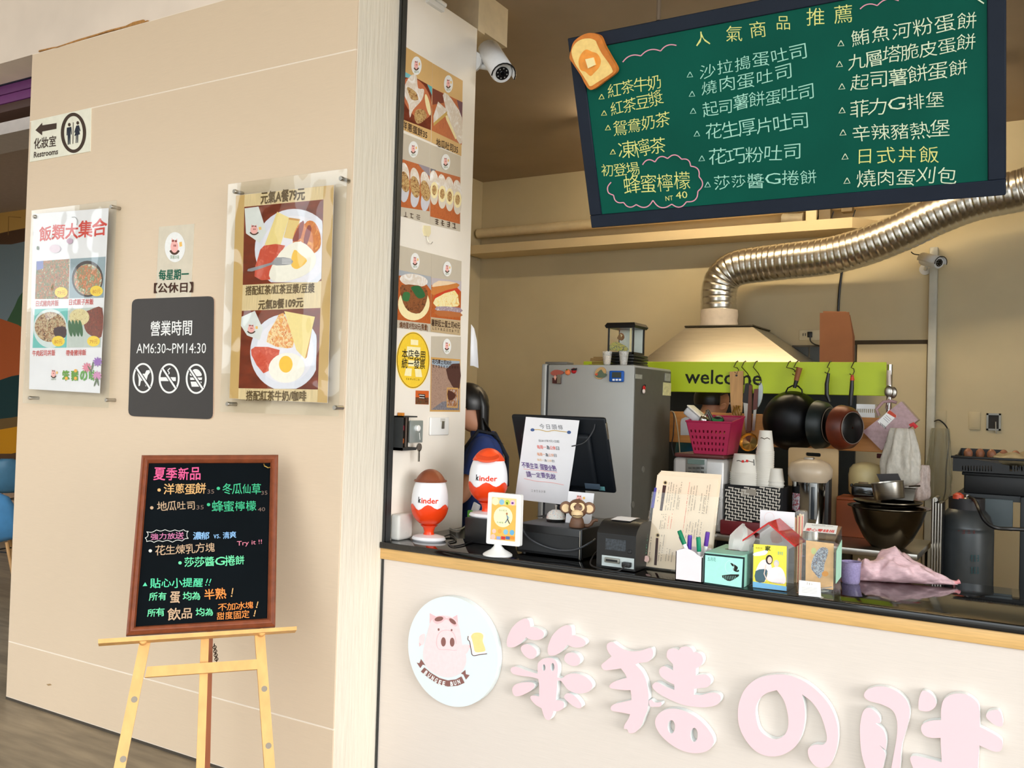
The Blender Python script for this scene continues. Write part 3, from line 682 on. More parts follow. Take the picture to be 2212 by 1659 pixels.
wallposter('greige poster of pork bun with green herbs, above the yellow round sticker', [(145, 103), (387, 165), (380, 751), (130, 720)], TB, dE, group=GR, bgc=GRG)
wallposter('greige poster of toast sandwich with egg priced 40, right of the pork bun poster', [(388, 165), (612, 222), (603, 778), (381, 751)], TB, dF, group=GR, bgc=GRG)
wallposter('greige poster of chocolate spread toast right of the yellow round sticker', [(385, 782), (607, 786), (600, 1347), (375, 1345)], TB, dG, group=GR, bgc=GRG)
def dS(q):
    q.ell(250, 962, 120, 206, I_yel); q.ring(250, 962, 120, 206, 4, ink((110, 60, 20)), 44)
    for p in ([(232, 806), (288, 812), (288, 850), (232, 846)], [(205, 858), (305, 866), (300, 940), (200, 934)], [(214, 960), (300, 966), (300, 1010), (214, 1006)], [(196, 1020), (240, 1024), (236, 1082), (184, 1076)], [(262, 1026), (308, 1030), (318, 1088), (268, 1086)]): q.poly(p, ink((250, 240, 190)))
    q.text('本店免用', 166, 912, 340, 928, 72, I_blk, .01); q.text('統一發票', 164, 984, 338, 992, 72, I_blk, .01); q.scrib(195, 1100, 298, 1108, 14, ink((120, 90, 30)))
el44 = [(250+124*math.cos(2*math.pi*i/44), 962+212*math.sin(2*math.pi*i/44)) for i in range(44)]
wallposter('round yellow tax notice sticker on the poster wall', el44, TB, dS, 'sticker', 'tax_sticker', None, (244, 210, 70))
def dO(q):
    q.poly([(270, 1190), (367, 1192), (366, 1240), (268, 1238)], ink((206, 96, 40))); q.poly([(268, 1238), (366, 1240), (366, 1290), (268, 1288)], food('print_sea', [(40, 84, 66), (120, 70, 40), (60, 40, 34)], 50)); q.poly([(288, 1212), (340, 1216), (340, 1252), (305, 1248)], ink((60, 44, 40)))
    for y in (1222, 1240): q.line([(296, y), (334, y+3)], 5, I_wht)
wallposter('small square orange and green sticker below the yellow round sticker', [(270, 1187), (368, 1190), (367, 1293), (268, 1290)], TB, dO, 'sticker', 'square_sticker', None, (190, 100, 50))
def dM(q): pass
# adhesive hook
def wx(x, y, T, X): return PX(T[0]+x/T[2], T[1]+y/T[2], X)
t = thing('adhesive_hook', 'cream adhesive hook with bare wire below the rolls posters', 'hook', (XE, PX(921, 505, XE).y, PX(921, 505, XE).z))
hk = [wx(a, b, TA, XE+.006) for a, b in [(348, 1540), (398, 1545), (400, 1600), (385, 1628), (352, 1620), (342, 1580)]]
MB().prism(hk, (-.0058, 0, 0), mat('cream_hook', (234, 222, 180), .4)).build('pad', None, t)
c0 = wx(368, 1620, TA, XE+.006)
MB().tube([c0, c0+V(.004, 0, -.02), c0+V(.010, .004, -.035), c0+V(.016, .012, -.036), c0+V(.02, .018, -.026)], .0016, 6, M_steel).build('wire', None, t)
# light switch
t = thing('light_switch', 'white wall switch plate below the chocolate toast poster', 'switch', (XE, PX(947, 935, XE).y, PX(947, 938, XE).z))
a = wx(368, 1385, TB, XE); b = wx(503, 1520, TB, XE)
MB().rbox(XE, XE+.012, a.y, b.y, b.z, a.z, .008, 3, M_wpl).build('plate', None, t)
MB().rbox(XE+.012, XE+.017, a.y*.45+b.y*.55, a.y*.3+b.y*.7, b.z+.03, b.z+.065, .003, 2, M_steel).build('rocker', None, t)
MB().rbox(XE+.012, XE+.0135, a.y*.5+b.y*.5, a.y*.25+b.y*.75, a.z-.022, a.z-.006, .0006, 1, mat('grey_tab', (206, 204, 198), .4)).build('label_tab', None, t)
# shutter lock box with keys
t = thing('shutter_lock_box', 'open steel shutter key box with a hanging key at the end of the counter', 'lock box', (XE, 3.12, PX(870, 970, XE).z))
a = wx(105, 1375, TB, XE); b = wx(205, 1628, TB, XE)
kb = MB().box(XE, XE+.05, a.y, a.y+.006, b.z, a.z, M_dark).box(XE, XE+.05, a.y, b.y, a.z-.006, a.z, M_dark).box(XE, XE+.05, a.y, b.y, b.z, b.z+.012, M_dark).box(XE, XE+.004, a.y, b.y, b.z, a.z, M_black)
kb.build('case', None, t)
for k in range(3):
    MB().box(XE+.006, XE+.03, a.y+.02, a.y+.036, b.z+.03+k*.055, b.z+.05+k*.055, ink(((206, 110, 50), (160, 40, 60), (206, 130, 50))[k])).build('button', None, t)
MB().box(XE+.02, XE+.03, a.y+.045, a.y+.058, b.z+.012, a.z-.006, M_steel).build('bar', None, t)
dn = MB().rbox(XE+.02, XE+.028, b.y-.02, b.y+.075, b.z+.03, a.z-.02, .003, 2, mat('galvanised', (176, 186, 184), .4, .6)).build('door', None, t)
lk = MB().lathe([(.014, 0), (.014, .012), (.010, .016)], (XE+.028, b.y+.025, (a.z+b.z)/2+.02), 14, M_wpl, (1, 0, 0)); lk.build('lock', None, dn)
ky = MB().tube([(XE+.046, b.y+.025, (a.z+b.z)/2-.0), (XE+.052, b.y+.022, (a.z+b.z)/2-.03)], .002, 6, M_steel); kc = V(XE+.05, b.y+.02, (a.z+b.z)/2-.062)
ky.lathe([(.018, -.002), (.018, .002)], kc, 14, M_steel, (1, 0, 0)).box(kc.x-.002, kc.x+.002, kc.y-.005, kc.y+.005, kc.z-.062, kc.z-.012, M_steel); ky.build('key', None, dn)
# ------------------------------------------------------------------ counter
ZE = PY(1640, 1292, DC).z; ZW = PY(1640, 1322, DC).z
t = thing('counter', 'long serving counter with beige laminate front and pale wood edge', 'counter', (0, DC, 0))
MB().rbox(XE-.02, 2.6, DC, DC+.02, .02, ZW, .002, 1, M_lam2).build('front_panel', None, t, False)
MB().rbox(XE-.02, 2.6, DC-.012, DC+.03, ZW, ZE, .004, 2, M_edge).build('edge_strip', None, t)
MB().box(XE+.02, 2.6, DC+.02, 3.66, 0, .08, M_dark).build('plinth', None, t, False)
MB().box(XE+.02, 2.6, 3.60, 3.62, .08, ZE, M_white).build('back_panel', None, t, False)
tag(MB().rbox(XE+.001, 2.62, DC-.022, 3.675, ZE, ZC, .005, 3, M_granite).build('countertop'), 'glossy black stone worktop of the serving counter', 'worktop')

# raised lettering of the shop name: pink faces, white edges
M_pinkf = mat('pink_acrylic', (247, 208, 214), .4, 0, .01, 6); M_edgew = mat('white_edge', (240, 244, 244), .4)
YS = DC-.030
def letter(label, groups):
    T, parts = groups
    allp = [PY(*zoomed(*T, [p[:2]])[0], DC) for pt in parts for p in pt[0]]
    t = thing('sign_letter', label, 'sign letter', (sum(p.x for p in allp)/len(allp), DC, min(p.z for p in allp)), 'raised shop name letters')
    for pt in parts:
        loops = [[PY(*zoomed(*T, [p])[0], YS) for p in smooth_loop(L, 4)] for L in pt]
        MB().prism_holes(loops, (0, .028, 0), M_pinkf, M_edgew).build('stroke', None, t, False)
    return t
def eye(cx, cy, rx, ry, n=14): return [(cx+rx*math.cos(2*math.pi*i/n), cy-ry*math.sin(2*math.pi*i/n)) for i in range(n)]
TL1 = (860, 1270, 4.809); TL2 = (1280, 1360, 5.547); TL3 = (1560, 1420, 3.393)
letter('pink raised character with bamboo top next to the round pig logo', (TL1, [
 [[(1130, 590), (1135, 520), (1180, 420), (1250, 350), (1320, 318), (1358, 335), (1372, 380), (1375, 405, 1), (1430, 410), (1500, 445), (1515, 490), (1490, 530), (1420, 543), (1360, 530), (1330, 512, 1), (1280, 570), (1210, 612), (1150, 615)]],
 [[(1555, 660), (1560, 600), (1600, 500), (1670, 425), (1740, 390), (1790, 395), (1805, 430), (1808, 490, 1), (1860, 500), (1930, 535), (1950, 575), (1920, 608), (1850, 620), (1790, 605), (1760, 590, 1), (1710, 650), (1640, 695), (1575, 700)]],
 [[(1275, 640), (1290, 600), (1340, 585), (1400, 610), (1440, 660), (1430, 715), (1380, 738), (1320, 710)]],
 [[(1725, 735), (1750, 685), (1810, 672), (1870, 700), (1895, 755), (1870, 800), (1810, 810), (1750, 780)]],
 [[(1450, 830), (1455, 780), (1500, 740), (1560, 728), (1620, 740), (1655, 790), (1660, 850), (1655, 930, 1), (1700, 940), (1760, 900), (1850, 890), (1950, 925), (2010, 985), (2015, 1040), (1960, 1085), (1860, 1095), (1770, 1060), (1720, 1000), (1690, 965), (1655, 965, 1), (1645, 1100), (1640, 1165, 1), (1700, 1175), (1725, 1200), (1715, 1250), (1660, 1280), (1615, 1280, 1), (1600, 1330), (1575, 1370), (1540, 1368), (1515, 1330), (1490, 1250, 1), (1430, 1215), (1385, 1165), (1375, 1130), (1410, 1118), (1465, 1130, 1), (1465, 1000), (1455, 945, 1), (1380, 925), (1290, 915), (1200, 895), (1170, 860), (1180, 828), (1230, 820), (1310, 850), (1400, 880), (1450, 890, 1)],
  eye(1515, 828, 15, 34), eye(1605, 822, 18, 42)],
 [[(1185, 1060), (1210, 1010), (1280, 985), (1370, 980), (1415, 1000), (1410, 1040), (1350, 1085), (1270, 1120), (1210, 1120)]],
 [[(1725, 1135), (1740, 1105), (1780, 1095), (1850, 1135), (1900, 1200), (1905, 1240), (1870, 1250), (1810, 1220), (1750, 1170)]]]))
letter('pink raised character with a pig snout oval at its lower right', (TL2, [
 [[(170, 210), (185, 165), (240, 150), (300, 190), (380, 240), (480, 262), (590, 250), (660, 225), (710, 225), (728, 280), (715, 340), (660, 385), (560, 400), (515, 420, 1), (590, 500), (640, 600), (665, 720), (672, 830), (660, 950), (620, 1060), (580, 1160), (510, 1230), (440, 1240), (415, 1195), (380, 1190), (385, 1140), (430, 1070), (450, 1015, 1), (380, 1000), (290, 985), (230, 970), (220, 930), (260, 895), (360, 870), (467, 845, 1), (465, 790), (455, 725, 1), (380, 725), (280, 715), (215, 700), (205, 670), (250, 630), (330, 600), (410, 578, 1), (390, 530), (340, 465, 1), (240, 480), (140, 485), (105, 430), (150, 385), (228, 320, 1), (190, 270)]],
 [[(890, 290), (905, 245), (960, 225), (1010, 235), (1030, 250, 1), (1060, 215), (1120, 203), (1180, 220), (1212, 270, 1), (1260, 275), (1310, 310), (1325, 370), (1300, 430), (1240, 470, 1), (1240, 550, 1), (1300, 540), (1370, 545), (1415, 590), (1415, 650), (1370, 690), (1290, 700), (1218, 710, 1), (1215, 780, 1), (1300, 785), (1400, 760), (1480, 760), (1530, 790), (1535, 850), (1480, 905), (1360, 930), (1220, 925), (1080, 900), (930, 840), (800, 770), (730, 710), (718, 670), (750, 635), (800, 640), (880, 685), (980, 725, 1), (980, 660, 1), (900, 620), (830, 570), (800, 520), (805, 470), (850, 440), (900, 455), (965, 490, 1), (965, 415, 1), (920, 370), (890, 330)]],
 [[(675, 860), (700, 840), (740, 870), (780, 875), (820, 870), (830, 900), (800, 925), (740, 925), (690, 920)]],
 [[(750, 1110), (770, 1040), (840, 975), (960, 948), (1100, 975), (1240, 1050), (1360, 1160), (1440, 1280), (1450, 1370), (1380, 1450), (1250, 1482), (1100, 1460), (960, 1390), (840, 1290), (770, 1190)], eye(945, 1165, 43, 80), eye(1218, 1262, 43, 84)]]))
letter('pink raised round looping character, third of the shop name', (TL3, [
 [[(115, 430), (125, 330), (170, 230), (250, 160), (360, 130), (480, 130), (600, 175), (700, 250), (780, 340), (830, 440), (850, 540), (845, 640), (820, 730), (780, 800), (700, 805), (650, 760), (630, 710), (635, 665), (680, 640), (740, 640), (768, 600), (755, 520), (720, 420), (660, 330), (585, 270, 1), (605, 360), (605, 470), (580, 580), (530, 660), (440, 715), (340, 725), (250, 690), (175, 610), (130, 520)],
  [(245, 400), (265, 320), (320, 265), (400, 240, 1), (450, 310), (480, 410), (485, 500), (460, 565), (400, 600), (330, 580), (270, 520)]]]))
letter('pink raised character cut by the lower picture edge, last of the shop name', (TL3, [
 [[(1040, 285), (1060, 240), (1130, 215), (1220, 222), (1310, 270), (1365, 340), (1375, 430), (1345, 550), (1315, 660), (1305, 811), (1270, 900), (1225, 890), (1240, 811), (1260, 700), (1280, 580), (1282, 470), (1250, 390), (1170, 345), (1080, 320)]],
 [[(1010, 560), (1015, 470), (1035, 395), (1075, 370), (1120, 395), (1155, 440), (1160, 480, 1), (1125, 485, 1), (1180, 530), (1205, 600), (1200, 680, 1), (1150, 640, 1), (1195, 700), (1190, 760), (1160, 850), (1080, 860), (1025, 720)]],
 [[(1440, 375), (1440, 320), (1460, 255), (1490, 245), (1540, 275), (1570, 320), (1560, 365), (1510, 395), (1455, 390)]],
 [[(1605, 460, 1), (1605, 380), (1625, 310), (1690, 270), (1780, 270), (1850, 310), (1885, 370), (1890, 510, 1), (1950, 540), (2020, 580), (2055, 620), (2045, 680), (2000, 692), (1930, 665), (1885, 645, 1), (1875, 830), (1870, 1080), (1800, 1130), (1680, 1130), (1615, 1080), (1610, 930, 1), (1500, 900), (1430, 850), (1395, 800), (1378, 740), (1410, 722), (1500, 740), (1610, 770, 1), (1600, 590, 1), (1530, 590), (1480, 570), (1458, 530), (1470, 490), (1530, 465)]],
 [[(1935, 435), (1950, 400), (2000, 385), (2035, 395), (2055, 450), (2055, 500), (2020, 505), (1970, 475)]]]))

# round logo disc
lc = PY(975.5, 1407, DC-.034); lr = abs(PY(975, 1288, DC-.034).z-PY(975, 1525, DC-.034).z)/2
t = thing('round_logo', 'round white pig logo disc with brown ribbon on the counter front', 'logo', (lc.x, DC, lc.z-lr))
MB().lathe([(lr, 0), (lr, .032)], V(lc.x, DC-.034, lc.z), 64, mat('white_disc', (228, 238, 240), .4, 0, .01, 6), (0, 1, 0)).build('disc', None, t, True, 30)
q = Print((0, DC-.034, 0), (0, -1, 0), T=TL1, lift=.0004, step=.00015)
PK = ink((248, 220, 222)); PK2 = ink((246, 196, 200)); BRN = ink((142, 98, 92))
q.poly([(330, 262), (400, 300), (370, 370), (328, 370)], PK2); q.poly([(615, 280), (560, 310), (590, 380), (624, 380)], PK2)
q.poly([(345, 340), (430, 290), (540, 295), (620, 360), (650, 480), (670, 600), (705, 700), (700, 800), (640, 890), (520, 930), (380, 890), (290, 810), (260, 700), (275, 590), (310, 450)], PK, 3)
q.poly([(280, 480), (225, 500), (222, 570), (262, 590)], PK, 3); q.poly([(218, 565), (242, 590), (222, 610)], PK2); q.poly([(650, 600), (740, 590), (745, 625), (690, 700)], PK, 2); q.poly([(740, 595), (760, 600), (758, 625), (740, 615)], PK2)
q.poly([(360, 340), (380, 305), (430, 288), (480, 295), (505, 315), (540, 305), (590, 335), (615, 375), (600, 400), (560, 380), (520, 335), (490, 330), (450, 360), (400, 372)], PK2, 3)
q.ell(425, 322, 46, 24, BRN, -12); q.ell(567, 347, 44, 20, BRN, 40)
q.ell(422, 432, 10, 14, BRN); q.ell(557, 438, 9, 12, BRN)
q.arc([(415, 625), (400, 580), (410, 500), (450, 450), (510, 438), (560, 455), (590, 500), (605, 580)], 7, PK2); q.arc([(415, 625), (440, 640), (520, 640), (570, 648), (610, 645)], 6, PK2)
q.ell(472, 560, 25, 48, BRN); q.ell(563, 563, 24, 47, BRN)
q.poly([(730, 500), (770, 465), (850, 460), (895, 480), (900, 530), (885, 550), (915, 670), (910, 680), (775, 700), (745, 560), (728, 540)], ink((252, 240, 236)), 2)
q.poly([(760, 500), (790, 468), (850, 465), (885, 490), (880, 540), (885, 570), (908, 640), (890, 660), (805, 665), (785, 600), (770, 540)], ink((250, 222, 150)), 3)
q.arc([(730, 500), (726, 535), (745, 560), (760, 640), (778, 700), (850, 692), (925, 682)], 8, ink((96, 70, 70)))
q.poly([(195, 775), (222, 782), (240, 738), (285, 805), (258, 795), (232, 832)], BRN); q.poly([(700, 850), (705, 895), (745, 905), (706, 952), (680, 900), (655, 888)], BRN)
up_ = [(275, 825), (340, 880), (430, 935), (520, 960), (600, 950), (660, 918)]; dn_ = [(692, 985), (620, 1015), (520, 1024), (420, 1000), (320, 935), (238, 868)]
q.poly(up_+dn_, BRN)
for ch, x, y, a in zip('BUNGEEBUN', (290, 326, 362, 398, 437, 478, 560, 596, 634), (880, 908, 935, 958, 978, 990, 994, 986, 972), (38, 34, 30, 25, 18, 10, -6, -12, -18)):
    q.char(ch, x, y, 27, 46, a, I_wht, .04)
q.build('print', t)

# ------------------------------------------------------------------ green chalkboard above the counter
YBD = 3.40
BL = PY(1279, 490, YBD); BRt = PY(2172.6, 424, YBD); zb = (BL.z+BRt.z)/2
BL = V(BL.x, YBD, zb); BRt = V(BRt.x, YBD, zb)
TLp = PX(1227, 83, BL.x); wv = (TLp-BL); bh = wv.length; wv.normalize(); uv = V(1, 0, 0); nv_ = uv.cross(wv)  # towards the viewer
bw = BRt.x-BL.x
t = thing('green_chalkboard', 'large green menu chalkboard with dark blue frame hanging over the counter', 'chalkboard', BL+uv*bw/2)
def bq(u0, u1, w0, w1, n0, n1, m):
    b = MB().rbox(u0, u1, w0, w1, n0, n1, .003, 1, m); b.v = [BL+uv*v.x+wv*v.y+nv_*v.z for v in b.v]; return b
M_bf = mat('navy_frame', (28, 36, 50), .6, 0, .06, 10, spec=.2); M_bg = mat('green_slate', (6, 84, 70), .7, 0, .10, 3, det=4, spec=.12)
fwid = .052
bq(0, bw, 0, fwid, -.03, .006, M_bf).build('frame_rail', None, t); bq(0, bw, bh-fwid, bh, -.03, .006, M_bf).build('frame_rail', None, t)
bq(0, fwid, fwid, bh-fwid, -.03, .006, M_bf).build('frame_stile', None, t); bq(bw-fwid, bw, fwid, bh-fwid, -.03, .006, M_bf).build('frame_stile', None, t)
bq(fwid-.002, bw-fwid+.002, fwid-.002, bh-fwid+.002, -.02, 0, M_bg).build('slate', None, t)
for k in (.245, .80):
    p = BL+uv*(bw*k)+wv*bh-nv_*.015
    MB().tube([p, V(p.x, p.y, ZCEIL)], .009, 8, mat('brown_rod', (96, 80, 62), .5)).build('hanging_rod', None, t)
q = Print(BL, nv_, wv, lift=.0006, step=.0002)
CY = ink((226, 228, 140), .9); CM = ink((166, 222, 204), .9); CW = ink((222, 236, 206), .9); CP = ink((226, 160, 178), .9)
for ch, x, y, s_ in zip('人氣商品推薦', (1517, 1586, 1637, 1692, 1762, 1822), (85, 71, 62, 49, 37, 30), (36, 40, 38, 36, 42, 44)):
    q.chars(ch, x-s_/2, y+1.5, x+s_/2, y-1.5, s_*.95, CY, -.005); q.build('chalk_character', t)
LN = [('紅茶牛奶', 1313, 197, 1428, 173, 31, CY), ('紅茶豆漿', 1319, 238, 1431, 209, 31, CY), ('鴛鴦奶茶', 1325, 279, 1447, 253, 33, CY), ('凍檸茶', 1337, 327, 1438, 310, 37, CY), ('初登場', 1299, 369, 1381, 363, 28, CY), ('蜂蜜檸檬', 1348, 401, 1492, 387, 42, CY),
 ('沙拉搗蛋吐司', 1510, 157, 1745, 105, 33, CM), ('燒肉蛋吐司', 1513, 193, 1714, 152, 33, CM), ('起司薯餅蛋吐司', 1518, 237, 1760, 193, 34, CM), ('花生厚片吐司', 1524, 286, 1748, 256, 36, CM), ('花巧粉吐司', 1531, 341, 1733, 324, 36, CM), ('莎莎醬G捲餅', 1542, 395, 1766, 380, 31, CM),
 ('鮪魚河粉蛋餅', 1837, 84, 2113, 39, 36, CW), ('九層塔脆皮蛋餅', 1832, 134, 2108, 87, 35, CW), ('起司薯餅蛋餅', 1838, 181, 2092, 141, 36, CW), ('菲力G排堡', 1837, 235, 2041, 211, 36, CW), ('辛辣豬熱堡', 1840, 288, 2053, 277, 38, CW), ('日式丼飯', 1846, 337, 2031, 331, 35, CY), ('燒肉蛋刈包', 1850, 384, 2069, 378, 37, CW)]
for s_, x0, y0, x1, y1, h, m in LN:
    cellpx = (x1-x0)/len(s_); q.chars(s_, x0, y0, x1, y1, h, m, -.006, 1.0, min(.98, h*1.08/cellpx)); q.build('chalk_line', t)
q.k += 1; q.text('NT', 1438, 429, 1454, 427, 10, CY); q.text('40', 1460, 422, 1485, 420, 15, CY); q.build('chalk_price', t)
def tri(x, y, r, m): q.line([(x, y-r), (x+r*.9, y+r*.6), (x-r, y+r*.75), (x, y-r)], 2.0, m); q.build('chalk_bullet', t)
for x, y in ((332, 695), (350, 812), (378, 917), (413, 1090)): tri(1200+x/3.317, y/3.317, 6, CY)
for x, y in ((965, 537), (980, 675), (988, 797), (1015, 960), (1050, 1137), (1092, 1325)): tri(1200+x/3.317, y/3.317, 6.5, CM)
for x, y in ((388, 313), (378, 462), (395, 622), (397, 793), (403, 952), (418, 1124), (432, 1297)): tri(1700+x/3.318, y/3.318, 7, CW)
q.T = (1200, 0, 3.317)
def scallop(pts, w=8, bul=.28):
    for a, b in zip(pts, pts[1:]):
        dx, dy = b[0]-a[0], b[1]-a[1]
        q.arc([a, (a[0]+dx*.25+dy*bul*.75, a[1]+dy*.25-dx*bul*.75), (a[0]+dx*.5+dy*bul, a[1]+dy*.5-dx*bul), (a[0]+dx*.75+dy*bul*.75, a[1]+dy*.75-dx*bul*.75), b], w, CP, 3)
scallop([(483, 445), (613, 400), (755, 365), (868, 325)], 8, .18)
q.build('chalk_swirl', t)
scallop([(625, 1180), (715, 1160), (805, 1135), (905, 1140), (970, 1190), (1030, 1265), (1022, 1370), (940, 1445), (835, 1462), (700, 1435), (580, 1465), (490, 1450), (418, 1398)], 8, .28)
q.arc([(418, 1398), (382, 1380), (376, 1340), (400, 1305)], 8, CP)
q.build('chalk_cloud', t)
scallop([(2183, 65), (2306, 40), (2460, 5)], 8, .18); q.build('chalk_swirl', t); q.arc([(3025, -5), (3070, 25)], 10, CW)
q.build('chalk_swirl', t)
# toast cut-out on the board's corner
t = thing('toast_cutout', 'buttered toast cut-out on the corner of the green chalkboard', 'decoration', BL+wv*(bh-.12)+nv_*.006)
TT = (1200, 0, 3.317)
def onb(L, off): return [PP(*zoomed(*TT, [p])[0], BL+nv_*off, nv_) for p in L]
crust = smooth_loop([(110, 360), (130, 300), (180, 258), (240, 236), (300, 248), (325, 270), (350, 330), (395, 410), (430, 470), (438, 500), (420, 530), (340, 590), (270, 640), (235, 635), (205, 590), (180, 540), (120, 450), (100, 415)], 4)
MB().prism(onb(crust, .030), -nv_*.023, mat('toast_crust', (206, 120, 40), .7, 0, .15, 40)).build('crust', None, t)
q = Print(BL+nv_*.030, nv_, wv, T=TT, lift=.0006)
q.poly([(115, 375), (135, 320), (180, 285), (240, 275), (285, 290), (300, 320), (330, 380), (380, 450), (408, 500), (400, 525), (300, 590), (250, 618), (228, 590), (190, 530), (140, 455)], mat('toast_crumb', (250, 212, 130), .7, 0, .08, 60), 4)
q.poly([(185, 385), (220, 355), (260, 370), (300, 385), (325, 430), (315, 480), (280, 520), (250, 545), (215, 515), (180, 500), (165, 440)], mat('toast_syrup', (240, 150, 40), .3, 0, .1, 40), 4)
q.build('filling', t)
MB().prism(onb([(212, 425), (268, 412), (284, 465), (232, 490)], .040), -nv_*.01, mat('butter', (252, 232, 170), .4)).build('butter', None, t)

# ------------------------------------------------------------------ easel with the summer menu board
zb = .74
EBL = PZ(272.4, 1373.7, zb); EBR = PZ(593.8, 1355, zb); eu = (EBR-EBL).normalized(); eb = V(-eu.y, eu.x, 0)   # eb: away from the viewer
lean = R(25); ew = V(0, 0, 1)*math.cos(lean)+eb*math.sin(lean); en = eu.cross(ew)                               # en: towards the viewer
def EP(x, y, off=0): return PP(x, y, EBL+en*off, en)
ETL, ETR = EP(306, 985.7), EP(600.4, 984.7)
t = thing('summer_menu_board', 'black chalk menu board with brown wooden frame resting on the easel', 'chalkboard', (EBL+EBR)/2)
M_fr = mat('brown_wood_frame', (128, 66, 38), .4, 0, .18, 12, (3, 3, 3)); M_slate = mat('black_slate', (9, 15, 19), .7, 0, .15, 5, spec=.06)
TE = (200, 960, 3.771)
def E2(x, y, off=0): return EP(TE[0]+x/TE[2], TE[1]+y/TE[2], off)
oc = [(400, 97), (1510, 93), (1485, 1490), (273, 1560)]; ic = [(458, 155), (1447, 152), (1422, 1420), (350, 1487)]
for i in range(4):
    j = (i+1) % 4; A, B, Cc, Dd = E2(*oc[i]), E2(*oc[j]), E2(*ic[j]), E2(*ic[i]); b = MB()
    lo = lambda P, k: P+en*k
    def mid(P, Q, s_): return P+(Q-P)*s_
    prof = [(0, -.012), (0, .012), (.22, .018), (.45, .012), (.6, .012), (.8, .016), (1, .006), (1, -.012)]
    r0 = [mid(A, Dd, s_)+en*k for s_, k in prof]; r1 = [mid(B, Cc, s_)+en*k for s_, k in prof]
    b.rings([r0, r1], M_fr); b.build('frame_rail' if i % 2 == 0 else 'frame_stile', None, t, True, 25)
MB().prism([E2(*p, off=0) for p in ic], -en*.008, M_slate).build('slate', None, t, False)
q = Print(EBL, en, ew, T=TE, lift=.0006, step=.0002)
c_p, c_o, c_g, c_b, c_w, c_or, c_gr = ink((224, 92, 140), .9), ink((214, 168, 110), .9), ink((66, 178, 130), .9), ink((140, 184, 230), .9), ink((206, 206, 200), .9), ink((236, 140, 70), .9), ink((110, 214, 160), .9)
c_d = ink((120, 100, 90), .9); c_t = ink((190, 160, 130), .9); c_m = ink((90, 210, 160), .9)
E_ = [('夏季新品', 497, 238, 884, 236, 108, c_p, .012), ('洋蔥蛋餅', 580, 366, 922, 358, 84, c_o, .008), ('35', 935, 385, 990, 384, 34, c_d, 0), ('冬瓜仙草', 1058, 362, 1372, 360, 84, c_g, .005), ('35', 1374, 396, 1424, 394, 32, c_d, 0),
 ('地瓜吐司', 525, 506, 840, 494, 76, c_t, .004), ('35', 846, 514, 905, 512, 34, c_d, 0), ('蜂蜜檸檬', 972, 506, 1335, 502, 86, c_g, .004), ('40', 1346, 532, 1405, 528, 32, c_d, 0),
 ('強力放送', 470, 752, 742, 744, 54, ink((200, 120, 160), .9), .008), ('濃郁', 820, 748, 950, 742, 58, c_b, .012), ('vs.', 985, 752, 1040, 748, 34, c_b, 0), ('清爽', 1060, 742, 1170, 736, 56, c_b, .008),
 ('花生煉乳方塊', 510, 864, 996, 838, 78, c_t, .004), ('莎莎醬G捲餅', 745, 960, 1240, 944, 80, c_gr, .008),
 ('貼心小提醒', 468, 1134, 902, 1124, 78, c_m, .008), ('所有', 458, 1242, 606, 1236, 70, c_gr, .012), ('蛋', 628, 1245, 716, 1241, 104, c_t, .02), ('均為', 735, 1238, 880, 1234, 66, c_gr, .01), ('半熟', 905, 1222, 1088, 1214, 88, c_or, .012),
 ('所有', 444, 1374, 588, 1368, 66, c_gr, .012), ('飲品', 612, 1384, 820, 1374, 96, c_t, .012), ('均為', 840, 1370, 986, 1364, 66, c_gr, .01), ('不加冰塊', 1020, 1332, 1310, 1306, 60, c_or, .006), ('甜度固定', 1008, 1400, 1278, 1384, 66, c_or, .006)]
for s_, x0, y0, x1, y1, h, m, off in E_:
    if cjk(s_): q.chars(s_, x0, y0, x1, y1, h, m, off, .6)
    else: q.text(s_, x0, y0, x1, y1, h, m, off)
    q.build('chalk_line', t)
q.text('Try it !!', 1175, 816, 1378, 800, 48, ink((220, 130, 150), .9)); q.build('chalk_line', t)
for x, y, h in ((1136, 1206, 66), (1340, 1306, 46), (1320, 1376, 46)): q.line([(x+6, y-h/2), (x-2, y+h*.25)], 8, c_o); q.ell(x-5, y+h*.48, 6, 6, c_o); q.build('chalk_exclamation', t)
for x in (925, 952): q.line([(x+12, 1098), (x, 1132)], 7, c_m); q.ell(x-4, 1148, 5, 5, c_m); q.build('chalk_exclamation', t)
for x, y, m in ((542, 375, c_o), (1024, 362, c_g), (482, 520, c_t), (944, 494, c_g), (470, 870, c_w), (712, 968, c_gr)): q.ell(x, y, 14, 13, m); q.build('chalk_bullet', t)
q.poly([(428, 1126), (446, 1156), (408, 1158)], c_m); q.build('chalk_bullet', t)
bub = [(440, 715), (520, 700), (590, 698), (670, 700), (740, 698), (780, 710), (768, 740), (780, 770), (730, 790), (650, 800), (570, 795), (500, 802), (440, 795), (428, 765), (452, 745), (440, 715)]
for a, b in zip(bub, bub[1:]): q.arc([a, ((a[0]+b[0])/2-(b[1]-a[1])*.15, (a[1]+b[1])/2+(b[0]-a[0])*.15), b], 5, c_w, 4)
q.build('chalk_bubble', t)
hk = MB(); hk.tube([E2(1395, 160, .012), E2(1400, 175, .016), E2(1430, 190, .018), E2(1447, 186, .014)], .0022, 6, mat('brass', (206, 170, 90), .3, .9)); hk.build('brass_hook', None, t)

